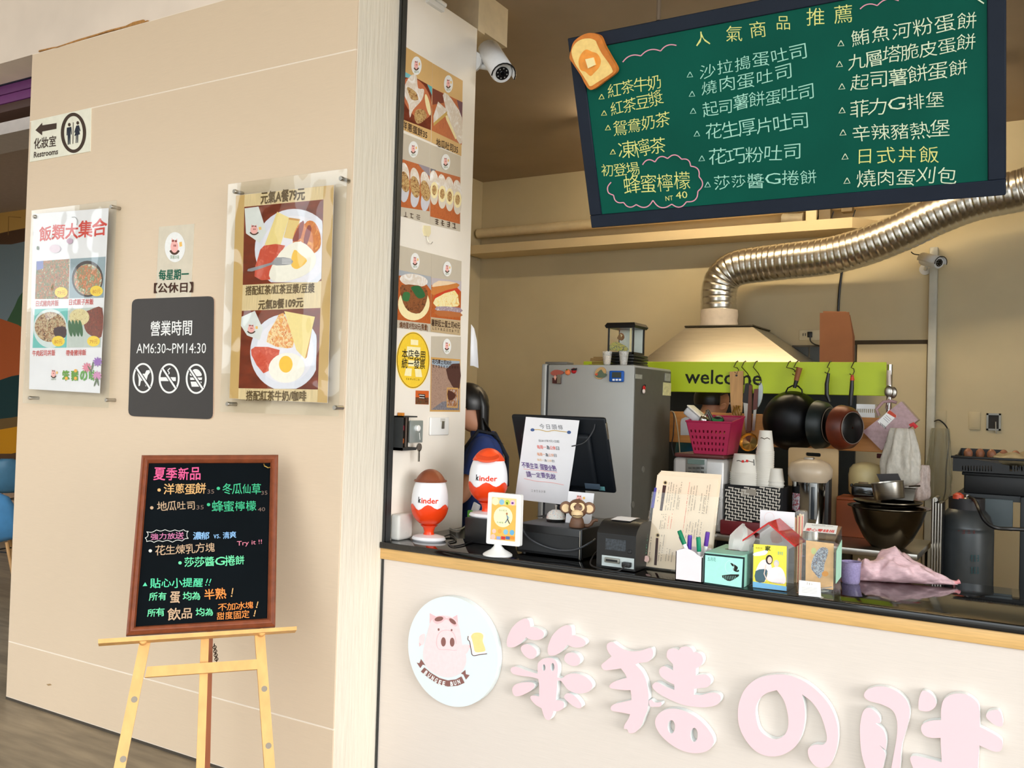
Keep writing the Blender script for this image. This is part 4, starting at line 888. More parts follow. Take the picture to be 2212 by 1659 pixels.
t = thing('wooden_easel', 'pale wooden tripod easel carrying the summer menu board', 'easel', ((EBL+EBR)/2).xy.to_3d())
M_pine = mat('pale_pine', (226, 174, 104), .45, 0, .10, 5, (6, 6, 1), det=4); M_pined = mat('brown_leg_wood', (150, 82, 44), .5, 0, .12, 6, (6, 6, 1)); M_hole = mat('hole_grey', (150, 140, 126), .8)
def slab(a, b, w, th, off, m):
    """flat batten between two pixel points in the easel plane"""
    A, B = EP(*a, off), EP(*b, off); d = (B-A).normalized(); s_ = d.cross(en).normalized()*w/2
    return MB().prism([A-s_, A+s_, B+s_, B-s_], -en*th, m)
# tray and pegs
b = MB().prism([EP(212, 1380.5, .05), EP(641, 1353, .05), EP(641, 1361, .05), EP(212, 1390, .05)], -en*.05, M_pine); b.build('tray', None, t)
def legline(a, b_, off, w, name, holes):
    A, B = EP(*a, off), EP(*b_, off)
    d = (B-A); k = (0.0-A.z)/d.z; B = A+d*k; A = A-d*.02          # run down to the floor
    s_ = d.normalized().cross(en).normalized()*w/2; th = .02
    g = MB().prism([A-s_, A+s_, B+s_, B-s_], -en*th, M_pine).build(name, None, t)
    for hx, hy in holes:
        P = EP(hx, hy, off); MB().lathe([(.0105, 0), (.0105, .001)], P-en*.0, 14, M_hole, en).build('peg_hole', None, g)
legline((314, 1383), (258, 1659), 0, .036, 'front_leg', [(290, 1511), (266, 1640)])
legline((561, 1366), (583, 1659), 0, .036, 'front_leg', [(571, 1488), (580, 1611)])
for x, y in ((309, 1387), (563.5, 1369)): MB().lathe([(.013, .002), (.013, .034), (.010, .037)], EP(x, y, 0), 14, M_pine, en).build('peg', None, t)
b = MB().prism([EP(318, 1440, .001), EP(555, 1424, .001), EP(556, 1445.5, .001), EP(313, 1463, .001)], -en*.018, M_pine); b.build('crossbar', None, t)
# centre post and hinged rear leg
A = EP(443, 1372, -.022); B = EP(433, 1659, -.022); d = B-A; B = A+d*((0.02-A.z)/d.z)
s_ = d.normalized().cross(en).normalized()*.014
MB().prism([A-s_, A+s_, B+s_, B-s_], -en*.012, M_pine).build('centre_post', None, t)
A2 = EP(456, 1372, -.036); F = V(A2.x, A2.y, 0)+eb*.10+eu*.012; A2 = A2+ew*.3; s2 = eu*.010
MB().prism([A2-s2, A2+s2, F+s2, F-s2], eb*.034, M_pined).build('rear_leg', None, t)
ch = MB()
for i in range(9):
    a = i/8.0; p = EP(463+5*a, 1394+34*a, -.06); r_ = .006
    rg = [p+(eu*math.cos(x)+ew*math.sin(x))*r_ if i % 2 else p+(eb*math.cos(x)*.9+ew*math.sin(x))*r_ for x in [2*math.pi*k/8 for k in range(9)]]
    ch.tube(rg, .0016, 5, mat('dark_chain', (64, 50, 40), .4, .8), caps=False)
ch.build('chain', None, t)
# ------------------------------------------------------------------ things on the counter
def mpp(P): return (P-EYE).dot(fw)/F_          # metres per pixel at a point
def text_on_round(t, c, face, r_of_z, z, width, h, m, parent, off=.02, lift=.0012, name='lettering'):
    """lettering laid round an upright round body"""
    vs, fs = glyph(t, off); xs = [v[0] for v in vs]; ys = [v[1] for v in vs]; a, b = min(xs), max(xs); lo, hi = min(ys), max(ys)
    side = V(-face.y, face.x, 0); out = []
    for v in vs:
        du = ((v[0]-a)/(b-a)-.5)*width; dz = ((v[1]-lo)/(hi-lo)-.5)*h; rr = r_of_z(z+dz)+lift+v[2]*4e-5; an = du/rr
        out.append(V(c.x, c.y, z+dz)+face*(rr*math.cos(an))+side*(rr*math.sin(an)))
    return MB().add(out, fs, m).build(name, None, parent, False, fix=False)

def egg_figure(label, cx, cy, z0, H, Wd, lidc, lid_visor):
    t = thing('egg_display_figure', label, 'egg figure', (cx, cy, z0), 'egg figures on the counter')
    face = (EYE-V(cx, cy, EYE.z)); face.z = 0; face.normalize(); face = Matrix.Rotation(R(-6), 3, 'Z') @ face
    side = V(-face.y, face.x, 0)
    b0 = z0+H*.20; eh = H*.80; C0 = V(cx, cy, 0)
    M_wh = mat('glossy_white_shell', (240, 240, 244), .25, 0, .01, 8); M_or = mat('glossy_orange_shell', (236, 66, 20), .25, 0, .04, 8)
    def rad(z):
        k = min(1, max(0, (z-b0)/eh)); k = (k-.40)/(.60 if k > .40 else .40); return Wd/2*math.sqrt(max(.004, 1-abs(k)**2.15))
    n = 36
    rs = [[V(cx, cy, b0+eh*k)+ (face*math.cos(a)+side*math.sin(a))*rad(b0+eh*k) for a in [2*math.pi*j/n for j in range(n)]] for k in [.01+.98*i/22 for i in range(23)]]
    MB().rings(rs, M_wh).build('shell', None, t)
    top = lambda a: b0+eh*(.36+.045*math.cos(a*6)+.012*math.sin(a*3))
    rs = []
    for i in range(11):
        rs.append([V(cx, cy, b0+eh*.01+(top(a)-b0-eh*.01)*i/10)+(face*math.cos(a)+side*math.sin(a))*(rad(b0+eh*.01+(top(a)-b0-eh*.01)*i/10)+.0022) for a in [2*math.pi*j/n for j in range(n)]])
    MB().rings(rs, M_or, caps=False).build('lower_shell', None, t)
    # dome lid in its own colour
    M_lid = mat('lid_%d' % lidc[0], lidc, .45, 0, .08, 14)
    zl = b0+eh*.78
    rs = [[V(cx, cy, z)+(face*math.cos(a)+side*math.sin(a))*(rad(z)+.004) for a in [2*math.pi*j/n for j in range(n)]] for z in [zl+(b0+eh*.9995-zl)*math.sin(math.pi/2*i/9) for i in range(10)]]
    ld = MB().rings(rs, M_lid).build('dome_lid', None, t)
    if lid_visor:
        c = V(cx, cy, zl+.012)+face*rad(zl)*.8; b = MB()
        b.lathe([(Wd*.30, 0), (Wd*.32, .004), (Wd*.30, .009)], c, 20, M_lid, V(face.x*.35, face.y*.35, 1)); b.build('lid_rim', None, ld)
    else: MB().tube([V(cx, cy, zl+.004)+(face*math.cos(a)+side*math.sin(a))*(rad(zl)+.005) for a in [2*math.pi*j/24 for j in range(25)]], .004, 6, M_lid).build('lid_rim', None, ld)
    # stem and feet plate
    MB().lathe([(Wd*.16, H*.07), (Wd*.13, H*.12), (Wd*.16, H*.18), (Wd*.24, H*.215)], V(cx, cy, z0), 24, M_or).build('stem', None, t)
    MB().lathe([(Wd*.46, 0), (Wd*.5, H*.02), (Wd*.46, H*.055), (Wd*.28, H*.08), (Wd*.12, H*.085)], V(cx, cy, z0), 28, M_wh, sy=.8).build('foot_plate', None, t)
    zt_ = b0+eh*.475
    wk = Wd*.62; kd = math.asin(.5)
    text_on_round('k', C0, Matrix.Rotation(-wk*.385/(Wd/2), 3, 'Z') @ face, rad, zt_+.002, wk*.13, H*.085, I_blk, t)
    text_on_round('inder', C0, Matrix.Rotation(wk*.085/(Wd/2), 3, 'Z') @ face, rad, zt_, wk*.76, H*.078, ink((226, 58, 24)), t)
    return t
pA = PZ(920, 1168, ZC); k = mpp(pA)
egg_figure('white and orange egg figure with brown dome lid at the left end of the counter', pA.x, pA.y+.02, ZC, 154*k, 80*k, (128, 66, 38), False)
YE = 3.34; pB = PY(1048, 1116, YE); k = mpp(pB)
egg_figure('white and orange egg figure with orange dome lid raised on a black box', pB.x+.01, YE, pB.z, 148*k, 84*k, (238, 76, 26), True)
tag(MB().rbox(pB.x-.055, pB.x+.10, YE-.075, YE+.09, ZC, pB.z-.0005, .004, 2, M_black).build('black_box'), 'small black box under the raised egg figure', 'box')
# power adapter and cables behind the first figure
p = PZ(858, 1168, ZC)
tag(MB().rbox(XE+.002, XE+.05, 3.10, 3.20, ZC, ZC+.11, .012, 3, mat('grey_white_plastic', (206, 204, 198), .4)).build('router_box'), 'grey white plastic box against the poster wall behind the egg figure', 'box')
def cable(name, label, pts, r, m):
    c = []
    for i in range(len(pts)-1):
        p0, p1, p2, p3 = [Vector(pts[max(0, min(len(pts)-1, i+j))]) for j in (-1, 0, 1, 2)]
        for j in range(6):
            s_ = j/6; c.append(.5*((2*p1)+(-p0+p2)*s_+(2*p0-5*p1+4*p2-p3)*s_**2+(-p0+3*p1-3*p2+p3)*s_**3))
    c.append(Vector(pts[-1]))
    return tag(MB().tube(c, r, 7, m).build(name), label, 'cable')
def onC(x, y, dz=.004): p = PZ(x, y, ZC+dz); return p
M_cabw = mat('grey_cable', (176, 174, 166), .4); M_cabk = mat('black_cable', (20, 20, 22), .35)
cable('cable', 'pale cable looping from the grey box to the raised egg figure', [V(XE+.05, 3.15, ZC+.03), onC(890, 1128), onC(930, 1133), onC(960, 1137), onC(990, 1145), onC(1012, 1130), PZ(1026, 1113, ZC+.03), PZ(1036, 1108, ZC+.05)], .0035, M_cabw)
cable('cable', 'black cable curling on the counter right of the first egg figure', [onC(955, 1160), onC(975, 1155), onC(985, 1166), onC(968, 1172), onC(980, 1180), onC(1015, 1172), onC(1045, 1160), onC(1050, 1150)], .003, M_cabk)
t = thing('tape_roll', 'small green and white packet leaning behind the raised egg figure', 'packet', PZ(1020, 1135, ZC))
g0 = PZ(1022, 1136, ZC); MB().rbox(g0.x-.03, g0.x+.02, g0.y-.008, g0.y+.008, ZC, ZC+.075, .006, 2, mat('leaf_green', (96, 176, 60), .5)).rotz(R(20), g0).build('green_half', None, t)
MB().rbox(g0.x-.012, g0.x+.035, g0.y-.006, g0.y+.006, ZC+.06, ZC+.115, .006, 2, M_paper).rotz(R(-14), g0).rot(R(18), 'Y', g0+V(0, 0, .08)).build('white_half', None, t)

# white stand-up picture frame
YF = 3.065
t = thing('white_sign_frame', 'white pedestal frame with orange payment notice before the raised egg figure', 'sign frame', PZ(1085, 1196, ZC))
fq = [(1055, 1063), (1126, 1069), (1123, 1181), (1050, 1174)]
fa = [PY(x, y, YF) for x, y in fq]
MB().prism([PY(x, y, YF) for x, y in rounded(fq, 4, 3)], (0, .018, 0), M_wpl).build('frame', None, t)
q = Print((0, YF, 0), (0, -1, 0), T=(830, 940, 4.706), lift=.0008, step=.0002)
q.poly([(1098, 628), (1345, 648), (1330, 1082), (1080, 1055)], ink((248, 190, 96))); q.poly([(1098, 628), (1345, 648), (1342, 715), (1094, 700)], ink((250, 216, 150)))
for x, y, r_, c in ((1132, 672, 34, (248, 240, 196)), (1196, 680, 26, (150, 200, 220)), (1252, 684, 24, (200, 216, 90)), (1308, 688, 24, (240, 200, 210)), (1118, 975, 20, (250, 200, 190)), (1176, 976, 20, (240, 170, 80)), (1236, 984, 24, (140, 196, 220)), (1300, 990, 24, (110, 180, 220)), (1108, 1032, 24, (250, 196, 180))):
    q.ell(x, y, r_, r_*1.15, ink(c))
q.ell(1210, 830, 96, 106, ink((252, 246, 200))); q.scrib(1170, 762, 1252, 768, 16, ink((120, 120, 60))); q.scrib(1145, 884, 1215, 890, 16, ink((80, 130, 70)))
q.arc([(1250, 812), (1256, 850), (1232, 892)], 8, ink((90, 110, 140))); q.arc([(1256, 850), (1268, 880), (1278, 900)], 8, ink((60, 50, 40))); q.ell(1250, 798, 9, 12, ink((180, 120, 80))); q.arc([(1252, 820), (1270, 836), (1262, 852)], 6, ink((130, 180, 210)))
q.ell(1308, 690, 12, 10, ink((110, 60, 150))); q.poly([(1244, 680), (1258, 682), (1258, 704), (1250, 704)], ink((40, 60, 30)))
for x, c in ((1146, (150, 170, 220)), (1194, (206, 60, 60)), (1240, (80, 110, 170)), (1288, (240, 150, 60))): q.poly([(x, 1026), (x+40, 1030), (x+38, 1062), (x-1, 1058)], ink(c))
q.build('print', t)
fc = PZ(1085, 1196, ZC); zf = (fa[2].z+fa[3].z)/2
MB().lathe([(.058, 0), (.058, .004), (.05, .010), (.028, .022), (.016, .035), (.014, zf-ZC+.004)], V(fc.x+.002, YF+.012, ZC), 30, M_wpl).build('pedestal', None, t)

# ---- till: cash drawer, terminal, note
YD = 3.17
dzt = PY(1190, 1137, YD).z; dx0 = PY(1116, 1165, YD).x; dx1 = PY(1257, 1175, YD).x
t = thing('cash_drawer', 'black steel cash drawer under the till monitor', 'cash drawer', ((dx0+dx1)/2, YD, ZC))
MB().rbox(dx0, dx1, YD, 3.56, ZC+.006, dzt, .004, 2, M_black).build('case', None, t)
MB().rbox(dx0+.01, dx1-.012, YD-.003, YD, ZC+.015, dzt-.03, .002, 1, mat('black_satin', (22, 24, 27), .5)).build('drawer_front', None, t)
MB().box(dx1-.009, dx1-.006, YD-.004, YD-.0005, ZC+.006, dzt-.006, M_steel).build('edge_trim', None, t)
for sx in (dx0+.02, dx1-.02): MB().lathe([(.01, 0), (.01, .006)], V(sx, YD+.03, ZC), 10, M_black).build('foot', None, t)
cable('cable', 'black cable sagging across the front of the cash drawer', [PY(1120, 1120, YD-.012), PY(1140, 1160, YD-.014), PY(1190, 1185, YD-.014), PY(1240, 1188, YD-.014), PY(1275, 1172, YD-.01), PY(1285, 1165, YD+.02)], .004, mat('glossy_cable', (60, 62, 66), .25))
YM = 3.50
mBR = PY(1329.6, 1067, YM); mTR = PX(1306, 904, mBR.x); mTLx = PY(1103, 896, mTR.y).x
mw_ = mBR.x-mTLx; mv = (mTR-mBR); mh = mv.length; mv.normalize(); mn = V(1, 0, 0).cross(mv); mo = V(mTLx, mBR.y, mBR.z)
def mon(u0, u1, w0, w1, n0, n1, m, r_=.006):
    b = MB().rbox(u0, u1, w0, w1, n0, n1, r_, 3, m); b.v = [mo+V(1, 0, 0)*v.x+mv*v.y+mn*v.z for v in b.v]; return b
t = thing('till_monitor', 'black till monitor seen from behind on the cash drawer', 'monitor', (mo.x+mw_/2, YM, dzt))
M_pos = mat('dark_blue_black_plastic', (13, 18, 24), .5, 0, .06, 20, spec=.25)
mon(0, mw_, 0, mh, -.02, 0, M_pos, .012).build('housing', None, t)
mon(.05, mw_-.07, .03, mh*.8, 0, .03, M_pos, .014).build('back_bulge', None, t)
mon(mw_-.008, mw_+.0008, mh*.72, mh*.93, -.016, -.004, M_steel, .001).build('side_trim', None, t)
mon(mw_-.12, mw_-.05, .03, .055, .03, .0306, mat('rating_label', (60, 76, 92), .5), .0002).build('rating_label', None, t)
mon(mw_-.072, mw_-.045, .012, .03, .001, .0026, mat('teal_label', (100, 160, 166), .5), .0004).build('teal_sticker', None, t)
nk = MB().rings([[mo+V(1, 0, 0)*(mw_/2+a*.05)+mv*.06-mn*.03+mn*b for a, b in ((-1, 0), (1, 0), (1, -.05), (-1, -.05))], [V(mo.x+mw_/2+a*.06, YM+.06+b, dzt+.01) for a, b in ((-1, -.06), (1, -.06), (1, .0), (-1, .0))], [V(mo.x+mw_/2+a*.10, YM+b, dzt) for a, b in ((-1, -.1), (1, -.1), (1, .06), (-1, .06))]], M_pos)
nk.build('stand', None, t)
cable('cable', 'thin black wire curving over the back of the till monitor', [mo+V(1, 0, 0)*(mw_*.90)+mv*mh*.93+mn*.006, mo+V(1, 0, 0)*(mw_*.88)+mv*mh*.85+mn*.012, mo+V(1, 0, 0)*(mw_*.80)+mv*mh*.72+mn*.034, mo+V(1, 0, 0)*(mw_*.66)+mv*mh*.66+mn*.035], .0025, mat('glossy_cable', (60, 62, 66)))
# note sheet taped over it
po = mo+mn*.034
t = thing('till_note', 'white paper notice with purple handwriting taped to the till monitor', 'notice', PP(1168, 1085, po, mn))
nq = [(1136, 900.5), (1251.5, 908.5), (1238, 1000), (1224, 1091), (1112, 1078), (1124, 990)]
MB().prism([PP(x, y, po, mn) for x, y in nq], -mn*.001, M_paper).build('sheet', None, t, False)
q = Print(po, mn, mv, T=(1080, 860, 4.147), lift=.0004, step=.00015)
gk = ink((60, 66, 76)); pu = ink((84, 40, 130)); pr = ink((236, 110, 96)); po_ = ink((236, 160, 110))
q.chars('今日頭條', 350, 252, 570, 262, 44, gk, -.004, .1, .75)
q.arc([(290, 284), (350, 282), (420, 298), (480, 290), (540, 296), (618, 306)], 7, ink((206, 176, 110))); q.ell(292, 284, 18, 14, ink((76, 100, 150))); q.ell(619, 306, 18, 15, ink((76, 100, 150)))
q.text('自2017年7月1日起', 348, 380, 532, 388, 22, gk); q.text('每周一', 333, 436, 415, 440, 34, pr, .01); q.text('為', 418, 440, 444, 442, 34, gk, .01); q.text('公休', 448, 443, 500, 446, 34, pr, .01); q.text('日', 505, 447, 530, 448, 34, gk)
q.text('每周一', 335, 500, 405, 504, 28, po_, .01); q.text('為', 410, 506, 432, 507, 30, gk, .01); q.text('公休', 436, 508, 484, 510, 28, po_); q.text('日', 486, 511, 508, 512, 28, gk)
q.text('每周一', 336, 550, 395, 554, 22, ink((240, 196, 140))); q.text('為', 400, 556, 420, 557, 24, gk); q.text('公休', 424, 558, 464, 560, 22, ink((240, 196, 140))); q.text('日', 468, 561, 487, 562, 22, gk)
q.chars('不要生菜', 196, 596, 345, 610, 50, pu, .006, .7); q.chars('蛋要全熟', 360, 612, 506, 630, 50, pu, .006, .7); q.chars('請一定要先說', 238, 676, 500, 700, 50, pu, .006, .7)
q.arc([(215, 632), (300, 640), (400, 650), (515, 664)], 4, ink((246, 180, 176))); q.arc([(218, 716), (330, 742), (450, 752), (575, 776)], 4, ink((246, 180, 176)))
q.scrib(280, 826, 414, 836, 20, ink((150, 150, 150)))
q.build('print', t)

# call bell
cb = PZ(1193, 1127, dzt); cb = V(cb.x, cb.y+.03, dzt); r_ = 21*mpp(cb)
t = thing('call_bell', 'speckled white call bell standing on the cash drawer', 'bell', cb)
MB().lathe([(r_*.95, 0), (r_*.98, .004), (r_*.9, .009)], cb, 28, M_black).build('base', None, t)
MB().lathe([(r_, .010), (r_*.99, .016), (r_*.9, .028), (r_*.7, .038), (r_*.4, .045), (r_*.1, .047)], cb, 32, food('speckled_enamel', [(230, 90, 90), (238, 234, 226), (240, 238, 232), (238, 236, 230), (110, 150, 200)], 120, .25)).build('dome', None, t)
MB().lathe([(.004, .046), (.004, .058), (.006, .059), (.006, .064), (.003, .066)], cb, 12, M_steel).build('plunger', None, t)
# monkey figurine
mk = PZ(1240, 1140, dzt); k = mpp(mk); mk = V(mk.x, mk.y+.025, dzt)
t = thing('monkey_figurine', 'brown wooden monkey figurine with cream muzzle on the cash drawer', 'figurine', mk)
Mb = mat('brown_wood_toy', (112, 78, 56), .5, 0, .12, 20, (1, 1, 6)); Mc = mat('cream_toy', (226, 196, 150), .5); fdir = (EYE-mk); fdir.z = 0; fdir.normalize(); sdir = V(-fdir.y, fdir.x, 0)
def mkb(f, s_, z): return mk+fdir*f*k+sdir*s_*k+V(0, 0, z*k)
MB().lathe([(17*k, 0), (18*k, 3*k), (14*k, 18*k), (10*k, 24*k)], mk, 20, Mb, sy=.8).build('body', None, t)
hd = MB().ball(mkb(0, 0, 40), 22*k, 20*k, 21*k, Mb, 20, 12).build('head', None, t)
MB().ball(mkb(12, 0, 31), 13*k, 15*k, 10.5*k, Mc, 18, 10).build('muzzle', None, hd)
MB().tube([mkb(25.5, a*10, 27.5-abs(a)*-.6) for a in [-1+.25*i for i in range(9)]], .8*k, 5, mat('dark_brown_line', (70, 48, 34), .6)).build('mouth', None, hd)
for s_ in (-1, 1):
    MB().lathe([(9*k, 0), (9*k, 2.5*k)], mkb(15, s_*6.5, 45), 16, Mc, fdir+V(0, 0, .22)).build('eye_patch', None, hd)
    MB().ball(mkb(18.3, s_*6, 46), 1.9*k, m=mat('eye_brown', (84, 58, 34), .3), n=10, k=6).build('eye', None, hd)
    er = MB().lathe([(12*k, -3*k), (13.5*k, 0), (12*k, 3*k)], mkb(2, s_*25, 42), 20, Mb, fdir).build('ear', None, t)
    MB().lathe([(9*k, 0), (8.5*k, 1.2*k)], mkb(5, s_*25.5, 41), 18, Mc, fdir).build('inner_ear', None, er)
MB().tube([mkb(0, 14, 4), mkb(0, 24, 3.5), mkb(0, 30, 7), mkb(0, 34, 14), mkb(0, 40, 17), mkb(0, 45, 16)], [4*k, 4*k, 4*k, 3.8*k, 3.6*k, 3*k], 10, Mb).build('tail', None, t)
# card behind the monkey
cy_ = mk.y+.09
t = thing('logo_card', 'white card with the pig logo standing behind the monkey figurine', 'card', (PY(1250, 1100, cy_).x, cy_, dzt))
cq = [(1228, 1061), (1283.5, 1066), (1277, 1103), (1222, 1098)]; zlow = [PY(x, y, cy_) for x, y in cq]
MB().prism(zlow[:2]+[V(zlow[2].x, cy_, dzt+.0005), V(zlow[3].x, cy_, dzt+.0005)], (0, .0015, 0), M_paper).build('sheet', None, t, False)
q = Print((0, cy_, 0), (0, -1, 0)); pig_logo(q, 1252, 1079, 17, 17, False, False); q.build('print', t)

# receipt printer
YR = 3.075; rx0 = PY(1289, 1190, YR).x; rx1 = PY(1373, 1195, YR).x; rz = PY(1330, 1122, YR+.07).z
t = thing('receipt_printer', 'black receipt printer with cable ports facing the street', 'printer', ((rx0+rx1)/2, YR+.08, ZC))
zs_ = PY(1330, 1154, YR).z
pf = [(YR, ZC+.004), (YR, zs_), (YR+.012, zs_+.018), (YR+.04, rz-.006), (YR+.07, rz), (YR+.17, rz-.004), (YR+.19, rz-.03), (YR+.19, ZC+.004)]
MB().rings([[V(x, y, z) for y, z in pf] for x in (rx0, rx1)], M_black).build('body', None, t, True, 30)
MB().box(rx0+.004, rx1-.004, YR-.001, YR+.0005, zs_-.004, zs_-.001, mat('black_satin', (22, 24, 27))).build('lid_seam', None, t, False)
MB().box(rx0+.022, rx1-.005, YR-.0015, YR+.0005, ZC+.012, ZC+.05, mat('pale_port_panel', (186, 196, 196), .4)).build('port_panel', None, t, False)
MB().rbox(rx0+.035, rx0+.095, YR-.010, YR-.0014, ZC+.026, ZC+.044, .003, 2, mat('port_grey', (140, 140, 132), .4, .5)).build('serial_port', None, t)
MB().box(rx0+.042, rx0+.088, YR-.0108, YR-.0098, ZC+.031, ZC+.039, M_black).build('serial_socket', None, t, False)
MB().rbox(rx1-.045, rx1-.012, YR-.022, YR-.0014, ZC+.018, ZC+.036, .003, 2, M_black).build('power_plug', None, t)
MB().box(rx0+.035, rx0+.115, YR-.0012, YR+.0003, ZC+.072, ZC+.112, mat('rating_label2', (50, 56, 62), .5, 0, .6, 120)).build('rating_label', None, t, False)
MB().rbox(rx1-.03, rx1-.016, YR-.004, YR+.0003, ZC+.066, ZC+.08, .002, 1, mat('black_satin', (22, 24, 27))).build('switch', None, t)
MB().rings([[V(x, YR+.05, rz+.001), V(x, YR+.11, rz+.006), V(x, YR+.145, rz+.004)] for x in (rx0+.03, rx1-.045)], M_paper, caps=False, closed=False).build('receipt_paper', None, t, False)
cable('cable', 'black power cable looping before the receipt printer', [V(rx1-.028, YR-.02, ZC+.026), V(rx1-.05, YR-.03, ZC+.006), V((rx0+rx1)/2, YR-.034, ZC+.004), V(rx0-.01, YR-.02, ZC+.01), V(rx0-.022, YR+.02, ZC+.04), V(rx0-.012, YR+.08, ZC+.07)], .003, M_cabk)

# ---- menu holder
hBL = PZ(1390.5, 1226, ZC+.006); hTL = PX(1416, 1021.5, hBL.x); hv = (hTL-hBL); hh = hv.length; hv.normalize(); hn = V(1, 0, 0).cross(hv)
hx1 = PP(1553, 1032, hBL, hn).x; hw = hx1-hBL.x
t = thing('menu_holder', 'clear slanted holder full of cream order menus beside the receipt printer', 'menu holder', (hBL.x+hw/2, hBL.y, ZC))
def hb(u0, u1, w0, w1, n0, n1, m, r_=.0008):
    b = MB().rbox(u0, u1, w0, w1, n0, n1, r_, 1, m); b.v = [hBL+V(1, 0, 0)*v.x+hv*v.y+hn*v.z for v in b.v]; return b
for i in range(4): hb(.004+.003*i, hw-.004+.002*i, .006, hh-.004+.006*i, -.012-.003*i, -.0095-.003*i, mat('cream_menu', (238, 216, 190), .8, 0, .02, 10)).build('menu_sheet', None, t, False)
hb(-.004, hw+.004, 0, hh*.80, -.006, -.003, M_clear).build('front_pane', None, t, False); hb(-.004, hw+.004, 0, hh*.85, -.030, -.027, M_clear).build('back_pane', None, t, False)
for x in (-.006, hw+.004): hb(x, x+.002, 0, hh*.8, -.030, -.003, M_clear).build('side_pane', None, t, False)
MB().rbox(hBL.x-.004, hBL.x+hw+.004, hBL.y-.002, hBL.y+.11, ZC, ZC+.004, .001, 1, M_clear).build('foot', None, t, False)
q = Print(hBL-hn*.0095, hn, hv, T=(1360, 960, 4.88), lift=.0004, step=.00012)
random.seed(3); mk1, mk2, mk3 = ink((120, 108, 96)), ink((222, 110, 90)), ink((74, 68, 150))
q.poly([(262, 455), (288, 458), (256, 672), (226, 668)], mk3); q.poly([(352, 430), (388, 434), (345, 700), (318, 696)], ink((70, 44, 40))); q.poly([(278, 985), (305, 988), (286, 1275), (258, 1272)], ink((70, 44, 40)))
for (x, y) in ((377, 404), (298, 958)): q.ell(x, y, 22, 22, ink((200, 176, 130))); q.ell(x, y, 13, 14, ink((60, 44, 40)))
def column(x0, y0, x1, y1, m, n=1):
    """one line of tiny sideways writing"""
    N = max(4, int(abs(y1-y0)/11))
    for i in range(N):
        if random.random() < .22: continue
        a = i/N; q.line([(x0+(x1-x0)*a, y0+(y1-y0)*a), (x0+(x1-x0)*(a+.55/N), y0+(y1-y0)*(a+.55/N))], random.uniform(5, 9), m)
for x, ya, yb in ((420, 400, 700), (445, 400, 700), (470, 420, 700), (500, 430, 700), (530, 460, 700), (555, 400, 690), (660, 450, 720), (690, 440, 720), (720, 440, 700), (770, 520, 740), (800, 540, 740), (830, 440, 740), (860, 420, 740), (350, 740, 900), (372, 740, 900), (395, 740, 900), (350, 960, 1240), (380, 960, 1240), (410, 1100, 1240), (440, 1100, 1250), (470, 1120, 1260), (625, 840, 1010), (655, 820, 1010), (685, 840, 1010), (715, 830, 1010), (745, 800, 1010), (775, 830, 1010), (330, 480, 620)):
    column(x, ya, x-(yb-ya)*.14, yb, mk1)
for x, ya, yb in ((650, 410, 640), (620, 640, 1000), (470, 740, 900), (440, 740, 900)): column(x, ya, x-(yb-ya)*.14, yb, mk2)
for i, ch in enumerate('07 3831997'):
    if ch != ' ': q.char(ch, 207+i*3.0, 905-i*21, 20, 17, -82, mk1)
column(232, 1170, 250, 980, ink((70, 60, 60))); column(195, 1160, 212, 940, ink((120, 190, 150))); q.ell(200, 1215, 28, 34, ink((246, 206, 196))); q.arc([(228, 1180), (236, 1220), (222, 1260)], 4, ink((90, 70, 66)))
q.build('fine_print', t)['kind'] = 'stuff'

# ---- pen cup with five markers
cx0, cx1 = PY(1459, 1222, 3.04).x, PY(1517, 1226, 3.04).x; ch_ = PY(1488, 1186, 3.04).z
t = thing('pen_cup', 'white square pen cup with wavy rim before the menu holder', 'pen cup', ((cx0+cx1)/2, 3.085, ZC)); M_cup = mat('pinkish_white_plastic', (240, 228, 232), .45, 0, .02, 8)
def wavy_wall(a, b, zf_, th, parent):
    d = (b-a); nn = V(d.y, -d.x, 0).normalized()*th; P = [a, b]; K = 10
    top_ = [a+d*(i/K)+V(0, 0, zf_(i/K)) for i in range(K, -1, -1)]
    MB().prism([V(a.x, a.y, ZC), V(b.x, b.y, ZC)]+[V(p.x, p.y, p.z) for p in top_], -nn, M_cup).build('wall', None, parent, False)
A_, B_, C_, D_ = V(cx0, 3.04, 0), V(cx1, 3.04, 0), V(cx1, 3.135, 0), V(cx0, 3.135, 0)
zfn = lambda s_: ch_-.012+.012*math.sin(math.pi*min(1, s_*1.3))-.014*max(0, s_-.7)*3
wavy_wall(A_, B_, zfn, .003, t); wavy_wall(B_, C_, lambda s_: ch_-.02+.012*s_, .003, t); wavy_wall(C_, D_, lambda s_: ch_-.004, .003, t); wavy_wall(D_, A_, lambda s_: ch_-.008-.004*s_, .003, t)
MB().box(cx0, cx1, 3.04, 3.135, ZC, ZC+.004, M_cup).build('bottom', None, t, False)
PEN = [((1470, 1158, 1482, 1184), (78, 44, 130), 'purple marker leaning at the left of the pen cup'), ((1467, 1146, 1480, 1180), (16, 120, 84), 'green marker standing tallest at the left of the pen cup'), ((1490.5, 1156, 1489, 1184), (100, 70, 180), 'violet marker upright in the middle of the pen cup'), ((1508.5, 1160, 1510, 1190), (14, 132, 96), 'green marker upright at the front right of the pen cup'), ((1529, 1149, 1524, 1184), (100, 60, 160), 'violet marker leaning right behind the pen cup rim')]
